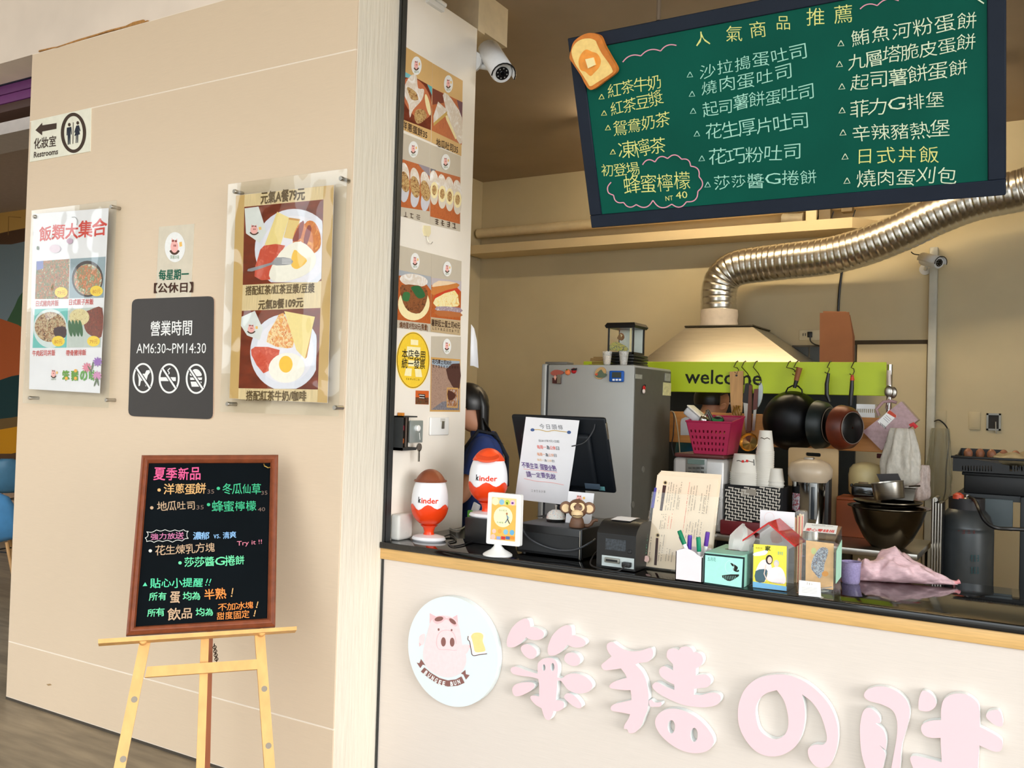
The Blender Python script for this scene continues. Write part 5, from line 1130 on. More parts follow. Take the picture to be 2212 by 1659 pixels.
for i, ((x0, y0, x1, y1), c, lb) in enumerate(PEN):
    yy = (3.075, 3.06, 3.085, 3.07, 3.115)[i]; A = PY(x0, y0, yy); B = PY(x1, y1, yy); d = (B-A).normalized()
    L_ = (A.z-ZC-.012)/max(.5, -d.z); E2_ = A+d*L_
    E2_.x = min(max(E2_.x, cx0+.012), cx1-.012)
    p = thing('marker_pen', lb, 'marker', E2_, 'markers in the pen cup'); d = (E2_-A).normalized()
    MB().lathe([(.0068, 0), (.0078, .004), (.0078, .048), (.0072, .05)], A, 14, ink(c, .35), d).build('cap', None, p)
    MB().lathe([(.0072, .05), (.0072, L_-.002), (.0058, L_)], A, 14, M_wpl, d).build('barrel', None, p)

# ---- tissue box
TX0, TX1 = PY(1521.5, 1230, 3.04).x, PY(1604, 1236, 3.04).x; TZ = PY(1560, 1196, 3.04).z
t = thing('tissue_box', 'mint green tissue box with dark edges and a raised tissue', 'tissue box', ((TX0+TX1)/2, 3.1, ZC)); M_mint = mat('mint_card', (148, 208, 190), .5); M_mintp = ink((172, 236, 224)); M_te = ink((26, 44, 46))
MB().rbox(TX0, TX1, 3.04, 3.27, ZC, TZ, .002, 1, M_mint).build('carton', None, t, False)
q = Print((0, 3.04, 0), (0, -1, 0), T=(1360, 960, 4.88), lift=.0003, step=.00012)
q.poly([(786, 1145), (1215, 1190), (1205, 1520), (780, 1490)], M_te); q.poly([(798, 1165), (1196, 1208), (1180, 1510), (790, 1452)], M_mintp)
q.text('五月花', 822, 1206, 910, 1214, 40, ink((40, 100, 100))); q.poly([(1065, 1248), (1120, 1275), (1142, 1300), (1130, 1330), (1150, 1320), (1152, 1340), (1120, 1342), (1090, 1320), (1100, 1290), (1080, 1280)], I_blk, 3); q.ring(1055, 1290, 48, 66, 3, ink((220, 250, 244)))
q.poly([(975, 1380), (1155, 1370), (1120, 1410), (1060, 1440), (1010, 1425)], I_blk, 2)
for i in range(8): q.line([(990+i*18, 1385), (1000+i*18, 1425)], 3, M_mintp)
q.build('print', t)
MB().lathe([(.04, 0), (.04, .0008)], V((TX0+TX1)/2+.01, 3.15, TZ-.0001), 24, mat('slot_dark', (120, 120, 112), .8), sy=.45).build('slot', None, t)
ts_ = []; tc_ = V((TX0+TX1)/2+.012, 3.15, TZ); PK_ = PY(1608, 1132, 3.15)
for i, (wd2, zz) in enumerate(((.03, 0), (.038, .3), (.042, .6), (.03, .85), (.004, 1.0))):
    z = TZ+(PK_.z-TZ)*zz; cx_ = tc_.x+(PK_.x-tc_.x)*zz
    ts_.append([V(cx_-wd2, 3.15+.012*zz, z-.01*zz), V(cx_-wd2*.4, 3.15-.018, z+.004), V(cx_+wd2*.1, 3.15+.006, z), V(cx_+wd2*.6, 3.15-.012, z), V(cx_+wd2*1.1, 3.15+.012, z-.012)])
MB().rings(ts_, mat('tissue', (236, 234, 230), .9), caps=False, closed=False).build('tissue', None, t)

# ---- little house donation box
YH = 3.085; hx0, hx1_ = PY(1617, 1225, YH).x, PY(1703, 1230, YH).x; hze = PY(1620, 1170, YH).z-.012
t = thing('house_donation_box', 'clear house shaped donation box with red roof and yellow leaflet', 'donation box', ((hx0+hx1_)/2, YH+.06, ZC)); M_red = glass('red_acrylic', (240, 90, 84), 1.45, .05, .75, (214, 46, 44))
cxh = (hx0+hx1_)/2; apex = PY(1662, 1127, YH)
for nm, a_ in (('front_pane', YH), ('back_pane', YH+.115)):
    MB().prism([V(hx0, a_, ZC), V(hx1_, a_, ZC), V(hx1_, a_, hze), V(apex.x, a_, apex.z-.006), V(hx0, a_, hze)], (0, .003, 0), M_clear).build(nm, None, t, False)
for nm, x in (('side_pane', hx0), ('side_pane', hx1_-.003)): MB().box(x, x+.003, YH+.003, YH+.115, ZC, hze, M_clear).build(nm, None, t, False)
el_, er_ = PY(1606, 1165, YH), PY(1719, 1177, YH)
for e in (el_, er_):
    MB().prism([V(e.x, YH-.012, e.z), V(apex.x, YH-.012, apex.z), V(apex.x, YH-.012, apex.z-.007), V(e.x, YH-.012, e.z-.006)], (0, .145, 0), M_red).build('roof_panel', None, t, False)
MB().box(cxh-.02, cxh+.05, YH+.02, YH+.05, ZC+.003, ZC+.02, mat('coins', (180, 160, 120), .4, .5)).build('coins', None, t)
lf = [PY(x, y, YH-.003) for x, y in ((1628, 1175), (1699.5, 1180), (1698, 1277), (1626, 1268))]; lf[2].z = max(lf[2].z, ZC+.004)
MB().prism(lf, (0, .0012, 0), ink((250, 232, 90))).build('leaflet', None, t, False)
q = Print((0, YH-.003, 0), (0, -1, 0), T=(1580, 1060, 6.913), lift=.0003, step=.00012)
q.poly([(320, 1355), (825, 1430), (824, 1498), (318, 1440)], ink((130, 190, 230)))
q.poly([(370, 1330), (360, 1210), (430, 1060), (520, 1030), (590, 1100), (600, 1190), (530, 1240), (500, 1360)], ink((250, 236, 236)), 3); q.poly([(362, 1345), (362, 1200), (480, 1170), (540, 1200), (490, 1365)], ink((84, 110, 120)), 2)
q.poly([(540, 1340), (560, 1200), (640, 1140), (740, 1150), (800, 1260), (790, 1390)], ink((252, 238, 240)), 3); q.ell(565, 1030, 52, 72, ink((60, 50, 50))); q.ell(572, 1035, 34, 50, ink((250, 214, 196))); q.ell(672, 1085, 40, 52, ink((210, 210, 216))); q.ell(668, 1100, 30, 40, ink((250, 220, 206)))
q.poly([(335, 930), (450, 900), (530, 880), (545, 910), (500, 960), (340, 975)], I_wht, 2); q.text('家', 505, 860, 585, 862, 70, ink((70, 80, 40)), .03); q.scrib(362, 852, 466, 860, 26, ink((150, 150, 40))); q.scrib(690, 930, 778, 940, 50, ink((120, 190, 170))); q.line([(520, 1100), (490, 1240), (530, 1330)], 14, ink((250, 220, 206)))
q.scrib(370, 1350, 770, 1385, 22, ink((120, 110, 100)))
q.build('print', t)
# papers standing behind the house box
for nm, lb, qd, y_ in (('leaflet_sheet', 'white leaflet sheet standing behind the red roof of the donation box', [(1642, 1101), (1717, 1107), (1716, 1200), (1641, 1195)], YH+.16),):
    p = [PY(x, y, y_) for x, y in qd]; tq = thing(nm, lb, 'paper', (p[0].x, y_, ZC))
    MB().prism(p[:2]+[V(p[2].x, y_, ZC+.0005), V(p[3].x, y_, ZC+.0005)], (0, .0015, 0), M_paper).build('sheet', None, tq, False)
    qq = Print((0, y_, 0), (0, -1, 0)); qq.ring(1662, 1118, 11, 12, 1, ink((236, 220, 220))); qq.poly([(1665, 1150), (1680, 1146), (1690, 1170), (1668, 1172)], ink((236, 204, 200)), 2); qq.line([(1700, 1139), (1714, 1140)], 1.2, ink((190, 190, 196))); qq.build('print', tq)
# bag of wrapped sticks
t = thing('stick_packet', 'clear packet of red and cream wrapped sticks behind the acrylic coin box', 'packet', PY(1725, 1165, 3.30)-V(0, 0, PY(1725, 1165, 3.30).z-ZC))
random.seed(5)
for i in range(9):
    a = PY(1719+i*1.6+random.uniform(-1, 1), 1160, 3.28+.01*(i % 3)); b = PY(1717+i*2.2, 1112+random.uniform(-4, 8), 3.29+.01*(i % 3)); a.z = ZC
    MB().tube([a, b], .0035, 6, (ink((236, 206, 160)), ink((222, 70, 62)), ink((240, 226, 200)))[i % 3]).build('stick', None, t)
a = PY(1715, 1170, 3.275); b = PY(1740, 1104, 3.275)
MB().rbox(a.x, b.x+.002, 3.272, 3.318, ZC, b.z, .01, 2, glass('film', (250, 250, 250), 1.3, .05, .12)).build('film', None, t)

# ---- acrylic coin box
YA = 3.045; ax0, ax1 = PY(1725, 1220, YA).x, PY(1803, 1226, YA).x; zfr, zbk = PY(1763, 1166, YA).z, PY(1775, 1135, YA+.10).z
t = thing('acrylic_coin_box', 'clear acrylic donation box with slanted red lettered lid', 'donation box', ((ax0+ax1)/2, YA+.05, ZC)); ya1 = YA+.105
for nm, g in (('front_pane', [(ax0, YA, ZC), (ax1, YA, ZC), (ax1, YA, zfr), (ax0, YA, zfr)]), ('back_pane', [(ax0, ya1-.003, ZC), (ax1, ya1-.003, ZC), (ax1, ya1-.003, zbk), (ax0, ya1-.003, zbk)])):
    MB().prism([V(*p) for p in g], (0, .003, 0), M_clear).build(nm, None, t, False)
for x in (ax0, ax1-.003): MB().prism([V(x, YA+.003, ZC), V(x, ya1-.003, ZC), V(x, ya1-.003, zbk), V(x, YA+.003, zfr)], (.003, 0, 0), M_clear).build('side_pane', None, t, False)
lidn = V(1, 0, 0).cross(V(0, ya1-YA, zbk-zfr)).normalized()
MB().prism([V(ax0, YA, zfr), V(ax1, YA, zfr), V(ax1, ya1, zbk), V(ax0, ya1, zbk)], lidn*.003, M_clear).build('lid', None, t, False)
q = Print(V(ax0, YA, zfr)+lidn*.003, lidn, V(0, ya1-YA, zbk-zfr).normalized(), T=(1580, 1060, 6.913), lift=.0004)
q.poly([(1070, 600), (1120, 480), (1590, 525), (1560, 650)], I_wht); q.text('愛心零錢捐', 1115, 578, 1535, 612, 42, ink((224, 60, 56)), .015); q.scrib(1200, 515, 1520, 545, 18, ink((100, 90, 90)))
q.build('lid_label', t)
q = Print((0, YA+.06, 0), (0, -1, 0), T=(1580, 1060, 6.913), lift=.0004)
q.poly([(1115, 740), (1530, 790), (1520, 1480), (1105, 1430)], mat('ochre_print', (226, 180, 126), .7, 0, .12, 40)); q.poly([(1330, 850), (1440, 870), (1430, 980), (1390, 1090), (1380, 1200), (1320, 1310), (1240, 1230), (1190, 1140), (1230, 980)], food('print_collage', [(110, 130, 160), (200, 206, 214), (80, 90, 120), (190, 170, 150)], 140), 3)
q.ell(1230, 900, 40, 50, ink((200, 206, 140))); q.ell(1400, 1240, 50, 40, ink((236, 160, 70)))
q.build('inner_poster', t)
q = Print((0, YA, 0), (0, -1, 0), T=(1580, 1060, 6.913), lift=.0005)
q.poly([(1012, 1335), (1330, 1370), (1340, 1592), (1005, 1560)], I_wht); q.scrib(1115, 1380, 1218, 1405, 30, ink((170, 160, 150)))
for i in range(6): q.line([(1050, 1440+i*16), (1280, 1455+i*16)], 3, ink((196, 190, 184)))
q.build('front_label', t)
gp = [V(ax1+.0005, YA+.02, ZC+.05), V(ax1+.0005, ya1-.004, ZC+.06), V(ax1+.0005, ya1-.004, zfr-.005), V(ax1+.0005, YA+.02, zfr-.03)]
MB().prism(gp, (.001, 0, 0), ink((170, 214, 190))).build('side_label', None, t, False)
random.seed(9)
for i in range(5):
    c = V(ax0+.02+random.random()*(ax1-ax0-.04), YA+.02+random.random()*.02, ZC+.004+i*.008)
    MB().rbox(c.x-.03, c.x+.03, c.y-.012, c.y+.012, c.z, c.z+.0012, .0005, 1, ink(((214, 206, 200), (170, 120, 100), (200, 206, 206))[i % 3])).rotz(R(random.uniform(-40, 40)), c).rot(R(random.uniform(-18, 18)), 'Y', c).build('banknote', None, t, False)

# ---- purple cup and pink bag
pc = PZ(1834, 1262, ZC); pc = V(pc.x, pc.y+.03, ZC); ht = PY(1834, 1213, pc.y).z-ZC; k = mpp(pc)
t = thing('lilac_tub', 'translucent lilac plastic tub between the coin box and the pink bag', 'tub', pc)
M_lil = glass('lilac_plastic', (214, 206, 236), 1.4, .1, .55, (196, 184, 226))
MB().lathe([(.0, .002), (17*k, .0), (19*k, .006), (21*k, ht), (19.5*k, ht), (17.5*k, .008), (0, .008)], pc, 28, M_lil, caps=False).build('tub', None, t)
MB().tube([pc+V(21*k*math.cos(a), 21*k*math.sin(a), ht) for a in [2*math.pi*i/28 for i in range(29)]], .002, 6, M_lil).build('rim', None, t)
MB().lathe([(18*k, ht-.012), (18.4*k, ht-.008)], pc, 24, ink((110, 60, 56))).build('contents', None, t)
b0_ = PZ(1850, 1252, ZC); b1_ = PZ(2064, 1263, ZC)
t = thing('pink_plastic_bag', 'crumpled translucent pink plastic bag lying on the counter', 'plastic bag', (b0_+b1_)/2)
M_bag = glass('pink_film', (244, 210, 214), 1.25, .12, .80, (238, 204, 210))
ax_ = (b1_-b0_); L_ = ax_.length; ax_.normalize(); sd = V(-ax_.y, ax_.x, 0)
pro = [(-.02, .012, .010), (.0, .030, .050), (.06, .05, .078), (.13, .055, .066), (.20, .050, .074), (.28, .065, .098), (.36, .072, .108), (.46, .07, .096), (.58, .064, .078), (.70, .055, .058), (.82, .042, .038), (.92, .028, .020), (1.0, .012, .006)]
random.seed(12); rs = []
fin = []
for (s0, w0, h0), (s1, w1, h1) in zip(pro, pro[1:]): fin += [(s0+(s1-s0)*i/4, w0+(w1-w0)*i/4, h0+(h1-h0)*i/4) for i in range(4)]
for s_, w_, h_ in fin+[pro[-1]]:
    ring = []
    for j in range(44):
        a = 2*math.pi*j/44; jx = 1+.08*math.sin(a*3+s_*9)+.06*math.sin(a*5-s_*19)+.030*math.sin(a*9+s_*31)+.022*math.sin(a*14-s_*47)
        zz = max(0, (math.sin(a)*.52+.48))*h_*jx*1.02; ring.append(b0_+ax_*(s_*L_+.006*math.sin(a*4+s_*20))+sd*(math.cos(a)*w_*jx)+V(0, 0, max(.0006, zz)))
    rs.append(ring)
o = MB().rings(rs, M_bag).build('bag', None, t, True, 180)
tl_ = [b0_+ax_*L_, b0_+ax_*(L_+.012)+V(0, 0, .012), b0_+ax_*(L_*.985)+V(0, 0, .016)]
MB().tube([b0_+ax_*(L_*.97)+V(0, 0, .006), b0_+ax_*(L_*1.01)+V(0, 0, .008), b0_+ax_*(L_*1.04)+V(0, 0, .012)], [.010, .006, .009], 8, mat('pink_knot', (226, 150, 156), .4)).build('knot', None, t)
# reuse group label for the loose papers in the house
# ------------------------------------------------------------------ kitchen behind the counter
def fb(x0, y0, x1, y1, Y): a = PY((x0+x1)/2, y0, Y); b = PY((x0+x1)/2, y1, Y); return PY(x0, (y0+y1)/2, Y).x, PY(x1, (y0+y1)/2, Y).x, b.z, a.z
def plate(name, x0, y0, x1, y1, Y, th, m, parent=None, r_=.003):
    X0, X1, Z0, Z1 = fb(x0, y0, x1, y1, Y); return MB().rbox(X0, X1, Y-th, Y, Z0, Z1, r_, 2, m).build(name, None, parent)

# back door and fittings on the back wall
dX0, dX1, dZ0, dZ1 = fb(1850, 744, 2001, 1000, YB); M_gap = mat('dark_gap', (70, 58, 42), .8)
dr = struct('door_1', MB().box(dX0-.03, dX1+.03, YB-.012, YB-.001, 0, dZ1+.03, M_gap))
MB().rbox(dX0, dX1, YB-.022, YB-.010, .01, dZ1, .003, 1, M_kwall).build('door_leaf', None, dr, False)
MB().rbox(dX1+.012, dX1+.045, YB-.03, YB-.001, 0, dZ1+.02, .003, 1, M_kwall).build('door_jamb', None, dr, False)
wn = struct('window_1', MB().box(*[PY(x, 760, YB).x for x in (1712, 1850)], YB-.02, YB-.001, PY(1780, 790, YB).z-.12, PY(1780, 746, YB).z, mat('window_frame_dark', (84, 78, 66), .6)))
wz0 = PY(1780, 790, YB).z-.10; wz1 = PY(1780, 750, YB).z; wxs = [PY(x, 760, YB).x for x in (1717, 1748, 1751, 1846)]
for a, b in ((0, 1), (2, 3)): MB().box(wxs[a], wxs[b], YB-.026, YB-.019, wz0, wz1, mat('dark_window_pane', (38, 44, 46), .15, 0, .15, 12)).build('pane', None, wn, False)
cX0, cX1, _, _ = fb(2004, 600, 2022, 1000, YB-.03)
tag(MB().rbox(cX0, cX1, YB-.06, YB-.001, 0, PY(2014, 535, YB-.03).z, .006, 2, mat('white_trunking', (200, 200, 190), .5)).build('cable_trunking'), 'white vertical cable trunking right of the back door', 'trunking')
t = thing('wall_socket', 'cream wall socket with black plug above the kitchen window', 'socket', PY(1750, 735, YB)); plate('plate', 1727, 713, 1772, 735, YB-.001, .008, mat('cream_plastic', (214, 204, 176), .5), t)
plate('plug', 1745, 717, 1755, 729, YB-.009, .02, M_black, t)
for x in (1734, 1739): plate('slot', x, 720, x+1.6, 726, YB-.009, .0008, M_black, t, .0003)
cable('cable', 'black cord hanging from the cream wall socket', [PY(1750, 727, YB-.03), PY(1751, 737, YB-.03), PY(1760, 744, YB-.03), PY(1775, 748, YB-.03)], .005, M_cabk)
cable('cable', 'thick black cable on the wall between the duct and the cardboard', [PY(1821, 575, YB-.012), PY(1818, 590, YB-.012), PY(1813, 630, YB-.012), PY(1810, 680, YB-.012)], .009, M_cabk)
for i, (x0, y0, x1, y1, lb) in enumerate(((2020, 886, 2044, 912, 'blank wall plate beside the white cable trunking'), (2093, 890, 2118, 928, 'blank wall plate left of the open metal junction box'))):
    tp_ = thing('blank_plate', lb, 'wall plate', PY((x0+x1)/2, y1, YB)); plate('cover', x0, y0, x1, y1, YB-.001, .008, M_kwall, tp_); plate('inner', x0+3, y0+4, x1-3, y1-4, YB-.009, .002, M_kwall, tp_)
t = thing('junction_box', 'open square metal junction box on the right kitchen wall', 'junction box', PY(2146, 930, YB))
jx0, jx1, jz0, jz1 = fb(2131, 893, 2162, 930, YB); jb = MB()
for g in ((jx0, jx1, jz0, jz0+.012), (jx0, jx1, jz1-.012, jz1), (jx0, jx0+.012, jz0, jz1), (jx1-.012, jx1, jz0, jz1)): jb.box(g[0], g[1], YB-.012, YB-.001, g[2], g[3], mat('zinc', (150, 150, 144), .4, .3))
jb.build('rim', None, t, False); MB().box(jx0+.01, jx1-.01, YB-.005, YB-.001, jz0+.01, jz1-.01, mat('box_dark', (42, 40, 38), .7)).build('inside', None, t, False)
MB().tube([V(jx1-.03, YB-.02, jz0+.06), V(jx1-.028, YB-.02, jz0+.005), V(jx1-.025, YB-.018, jz0-.02)], .004, 6, M_cabw).build('wire', None, t)
cable('cable', 'black cord hanging in a loop beside the cable trunking', [PY(2018, 910, YB-.07), PY(2030, 908, YB-.07), PY(2046, 925, YB-.07), PY(2050, 955, YB-.07), PY(2044, 1010, YB-.07), PY(2042, 1060, YB-.07), PY(2036, 1085, YB-.07)], .005, M_cabk)

# box shelf along the back wall with the white pipe above
YT = YB-.28
s0 = PY(1016, 549, YT); s1 = PY(1700, 501, YT); szb = (s0.z+s1.z)/2; szt = (PY(1041, 531, YT).z+PY(1700, 476.5, YT).z)/2; sxr = PY(1841, 480, YT).x
M_shelf = mat('cream_shelf', (222, 200, 158), .6, 0, .03, 5)
t = thing('wall_ledge', 'long cream boxed ledge on the back wall under the chalkboard', 'ledge', (sxr-1, YT, szb))
MB().prism([V(-4.5, YT, szb), V(sxr, YT, szb), V(sxr+.20, YB-.003, szb), V(-4.5, YB-.003, szb)], (0, 0, szt-szb), M_shelf).build('box', None, t, False)
pz = PY(1015, 506, YB-.1).z
tag(MB().tube([V(-4.5, YB-.1, pz), V(-.9, YB-.1, pz+.0)], .042, 16, mat('cream_pipe', (224, 206, 168), .45)).build('drain_pipe'), 'cream drain pipe running above the boxed ledge', 'pipe')
for i, (x0, y0, x1, y1, c, lb) in enumerate(((1695, 440, 1735, 474, (150, 140, 120), 'rounded grey pipe fitting on the ledge under the chalkboard'), (1742, 440, 1765, 470, (224, 206, 168), 'cream square post on the ledge under the chalkboard'), (1770, 440, 1795, 468, (110, 96, 72), 'dark bracket box on the ledge under the chalkboard'), (1818, 440, 1842, 458, (120, 104, 76), 'small brown clip box right of the ledge brackets'))):
    X0, X1, Z0, Z1 = fb(x0, y0, x1, y1, YT+.12)
    if i == 0:
        b = MB().tube([V(X0-.02, YT+.14, szt+.05), V(X1, YT+.14, szt+.042)], .042, 14, mat('grey_fit', c, .5)).tube([V(X1-.012, YT+.14, szt+.042), V(X1, YT+.14, szt+.042)], .046, 14, mat('grey_fit', c, .5))
    else: b = MB().rbox(X0, X1, YT+.1, YT+.18, szt+.0005 if i < 3 else Z0, Z1+.1, .004, 2, mat('fit%d' % i, c, .6)).tube([V(X1, YT+.14, szt+.03), V(X1+.015, YT+.14, szt+.08)], .004, 6, M_cabk)
    tag(b.build('ledge_fitting'), lb, 'fitting')

# range hood, duct
YH0 = YB-.78
t = thing('range_hood', 'brushed steel pyramid range hood behind the welcome board', 'range hood', (-2.0, YH0+.35, 1.8)); M_hood = mat('hood_steel', (196, 190, 176), .30, 1, .04, 6, (1, 1, 12))
hx = [PY(1372, 785, YH0).x, PY(1742, 785, YH0).x]; hb0 = PY(1560, 792, YH0).z; ht0 = PY(1550, 706, YH0+.25).z; ht = [PY(1482, 706, YH0+.25).x, PY(1624, 706, YH0+.25).x]
base = [V(hx[0], YH0, hb0), V(hx[1], YH0, hb0), V(hx[1], YB-.02, hb0), V(hx[0], YB-.02, hb0)]; topr = [V(ht[0], YH0+.25, ht0), V(ht[1], YH0+.25, ht0), V(ht[1], YB-.08, ht0), V(ht[0], YB-.08, ht0)]
MB().rings([base, topr], M_hood).build('canopy', None, t, True, 10)
MB().box(hx[0], hx[1], YH0, YB-.02, hb0-.09, hb0, M_hood).build('skirt', None, t, False)
MB().rbox(ht[0]-.01, ht[1]+.01, YH0+.24, YB-.07, ht0, ht0+.012, .003, 1, mat('hood_cap', (96, 88, 72), .4, .8)).build('cap', None, t)
YDu = YB-.34
dpx = [(1553, 695, YDu), (1552, 660, YDu), (1553, 630, YDu), (1560, 606, YDu), (1575, 588, YDu), (1600, 577, YDu), (1640, 571, YDu), (1700, 564, YDu-.02), (1790, 553, YDu-.05), (1870, 532, YDu-.08), (1950, 500, YDu-.11), (2030, 462, YDu-.14), (2110, 432, YDu-.17), (2200, 412, YDu-.2), (2320, 380, YDu-.24)]
dpt = [PY(*p) for p in dpx]; zd = dpt[-1].z; dpt += [V(1.2, YB-.62, zd+.10), V(2.4, YB-.66, zd+.12), V(3.99, YB-.66, zd+.12)]; fine = []
for i in range(len(dpt)-1):
    p0, p1, p2, p3 = [dpt[max(0, min(len(dpt)-1, i+j))] for j in (-1, 0, 1, 2)]; n_ = max(3, int((p2-p1).length/.011))
    for j in range(n_):
        s_ = j/n_; fine.append(.5*((2*p1)+(-p0+p2)*s_+(2*p0-5*p1+4*p2-p3)*s_**2+(-p0+3*p1-3*p2+p3)*s_**3))
r0 = 38.0*mpp(dpt[3])
t = thing('flexible_duct', 'shiny ribbed aluminium exhaust duct bending right above the range hood', 'duct', dpt[0])
MB().tube(fine, [r0*(1.0 if i % 4 else .974) for i in range(len(fine))], 48, mat('aluminium_foil', (222, 218, 210), .27, 1, .05, 30)).build('duct', None, t, True, 11)
MB().lathe([(r0*1.05, 0), (r0*1.07, .02), (r0*1.02, .05), (r0*1.06, .09), (r0*1.03, .13)], V(dpt[0].x, dpt[0].y, ht0+.012), 28, mat('white_tape', (222, 208, 192), .7, 0, .08, 20)).build('tape_collar', None, t)

# cart with the lime welcome board, wood board and steel posts
YW = 5.0
t = thing('welcome_rack', 'rack with lime welcome board and orange wooden rail before the range hood', 'rack', (-1.5, YW, 0)); M_lime = mat('lime_paint', (186, 206, 34), .5, 0, .03, 4); M_ply = mat('orange_plywood', (196, 132, 66), .55, 0, .12, 5, (1, 1, 12))
wX0 = PY(1262, 815, YW).x; wX1 = PY(1915, 818, YW).x; wZ1 = PY(1640, 782, YW).z; wZ0 = PY(1640, 850, YW).z
wb = MB().rbox(wX0, wX1, YW-.018, YW, wZ0, wZ1, .003, 1, M_lime).build('lime_board', None, t, False)
q = Print((0, YW-.018, 0), (0, -1, 0)); q.text('welcome', 1480, 813, 1646, 817, 31, ink((34, 36, 30)), .010); q.build('lettering', wb)
pX1 = PY(1916, 940, YW).x; pZ1 = PY(1500, 890, YW).z; pZ0 = PY(1500, 957, YW).z
MB().rbox(wX0, pX1, YW-.018, YW, pZ0, pZ1, .003, 1, M_ply).build('wooden_rail', None, t, False)
for x in (wX0+.01, wX1+.012): MB().tube([V(x, YW+.02, 0), V(x, YW+.02, wZ1-.01)], .014, 12, M_chrome).build('post', None, t)
td = [(1384, 985), (1384, 930)]
tq = [PY(x, y, YW-.022) for x, y in ((1470, 940), (1470, 912), (1472, 905), (1480, 901), (1492, 902), (1500, 908), (1502, 915), (1498, 922), (1498, 940))]
MB().prism(tq, (0, .003, 0), mat('grey_toast_plate', (196, 196, 198), .5), mat('dark_gap', (70, 58, 42))).build('toast_plaque', None, t, False)
# rows of things hanging from hooks on the lime board
M_wire = mat('dark_wire', (60, 52, 40), .4, .8)
def s_hook(px, py0, px2, py1, lb):
    a = PY(px, py0, YW-.03); b = PY(px2, py1, YW-.03)
    pts = [V(a.x+.004, YW+.004, wZ1-.012), V(a.x+.002, YW-.006, wZ1+.006), V(a.x, YW-.024, wZ1), V(a.x-.012, YW-.03, wZ1-.03), V((a.x+b.x)/2+.006, YW-.032, (wZ1+b.z)/2), V(b.x+.012, YW-.032, b.z+.022), V(b.x+.004, YW-.034, b.z+.002), V(b.x-.010, YW-.034, b.z+.010)]
    tag(MB().tube(pts, .0026, 6, M_wire).build('s_hook'), lb, 'hook', 's-hooks on the lime board')
for x, y, x2, y2, lb in ((1590, 783, 1591, 808, 's-hook holding the wooden paddle'), (1607, 783, 1618, 832, 's-hook holding the dark knife handles'), (1632, 783, 1640, 832, 's-hook holding the ladle'), (1704, 783, 1716, 812, 's-hook left of the wok handle'), (1720, 783, 1720, 806, 's-hook holding the wok handle'), (1792, 783, 1786, 808, 's-hook holding the dark green pan'), (1844, 783, 1840, 812, 's-hook holding the red brown pan')):
    s_hook(x, y, x2, y2, lb)
YK = YW-.035
def outl(pts, Y, th, m, name, parent, sm=0): return MB().prism([PY(x, y, Y) for x, y in (smooth_loop(pts, sm) if sm else pts)], (0, th, 0), m).build(name, None, parent)
t = thing('wooden_paddle', 'flat wooden paddle hanging left of the knives on the lime board', 'paddle', PY(1591, 925, YK))
outl([(1576, 803), (1605, 801), (1604, 870), (1598, 925), (1584, 926), (1578, 870)], YK, .012, mat('oak_paddle', (196, 148, 92), .5, 0, .15, 6, (8, 1, 1)), 'blade', t)
MB().lathe([(.006, 0), (.006, .002)], PY(1591, 811, YK-.001), 10, M_black, (0, -1, 0)).build('hole', None, t)
t = thing('brass_whisk', 'brass coloured coiled whisk hanging before the wooden paddle', 'whisk', PY(1591, 960, YK-.03))
for i in range(4):
    w = MB().tube([PY(1584+i*5+2.2*math.sin(j*1.1+i), 876+j*4, YK-.02-.008*math.cos(j*1.1+i)) for j in range(13)], .0035, 6, mat('brass', (206, 170, 90), .3, .9)); w.build('coil', None, t)
outl([(1584, 926), (1600, 926), (1601, 950), (1583, 962)], YK-.012, .014, mat('reddish_handle', (140, 74, 50), .5), 'handle', t)
for i, (pts, hc, lb) in enumerate((([(1610, 828), (1622, 830), (1616, 872), (1604, 868)], (30, 26, 24), 'black handled knife hanging right of the wooden paddle'), ([(1618, 832), (1624, 832), (1622, 930), (1612, 935)], (106, 60, 40), 'brown wooden spatula hanging between the two knives'))):
    tk = thing('kitchen_knife' if i == 0 else 'wooden_spatula', lb, 'knife' if i == 0 else 'spatula', PY(1612, 940, YK)); outl(pts, YK-.004*i, .016, mat('handle%d' % i, hc, .5), 'handle', tk)
    outl([(1606+i*6, 870+60*i), (1618+i*4, 872+58*i), (1620, 925+25*i), (1610, 930+25*i)], YK+.004, .004, mat('handle1', (106, 60, 40)) if i else M_steel, 'blade', tk)
t = thing('steel_ladle', 'steel ladle with dark red handle, golden reflection in its bowl colour, beside the wok', 'ladle', PY(1618, 976, YK))
outl([(1629, 840), (1637, 840), (1635, 884), (1626, 886)], YK-.012, .014, mat('dark_red_wood', (100, 44, 34), .4), 'handle', t)
outl([(1628, 884), (1634, 884), (1630, 930), (1624, 930)], YK-.008, .004, M_steel, 'shaft', t)
lp = PY(1617, 955, YK-.02); MB().lathe([(.001, .030), (.024, .028), (.042, .018), (.052, .0), (.050, -.001), (.040, .016), (.001, .026)], lp, 26, mat('steel_reflection_gold', (214, 176, 110), .22, 1), V(.05, 1, -.25), caps=False).build('bowl', None, t)  # bowl metal coloured gold to stand in for a warm reflection
t = thing('white_handled_knife', 'pale grey handled tool hanging behind the ladle handle', 'tool', PY(1644, 875, YK))
outl([(1640, 828), (1647, 834), (1646, 860), (1639, 878), (1636, 874)], YK+.006, .01, mat('pale_grey_handle', (190, 200, 200), .4), 'handle', t, 3)
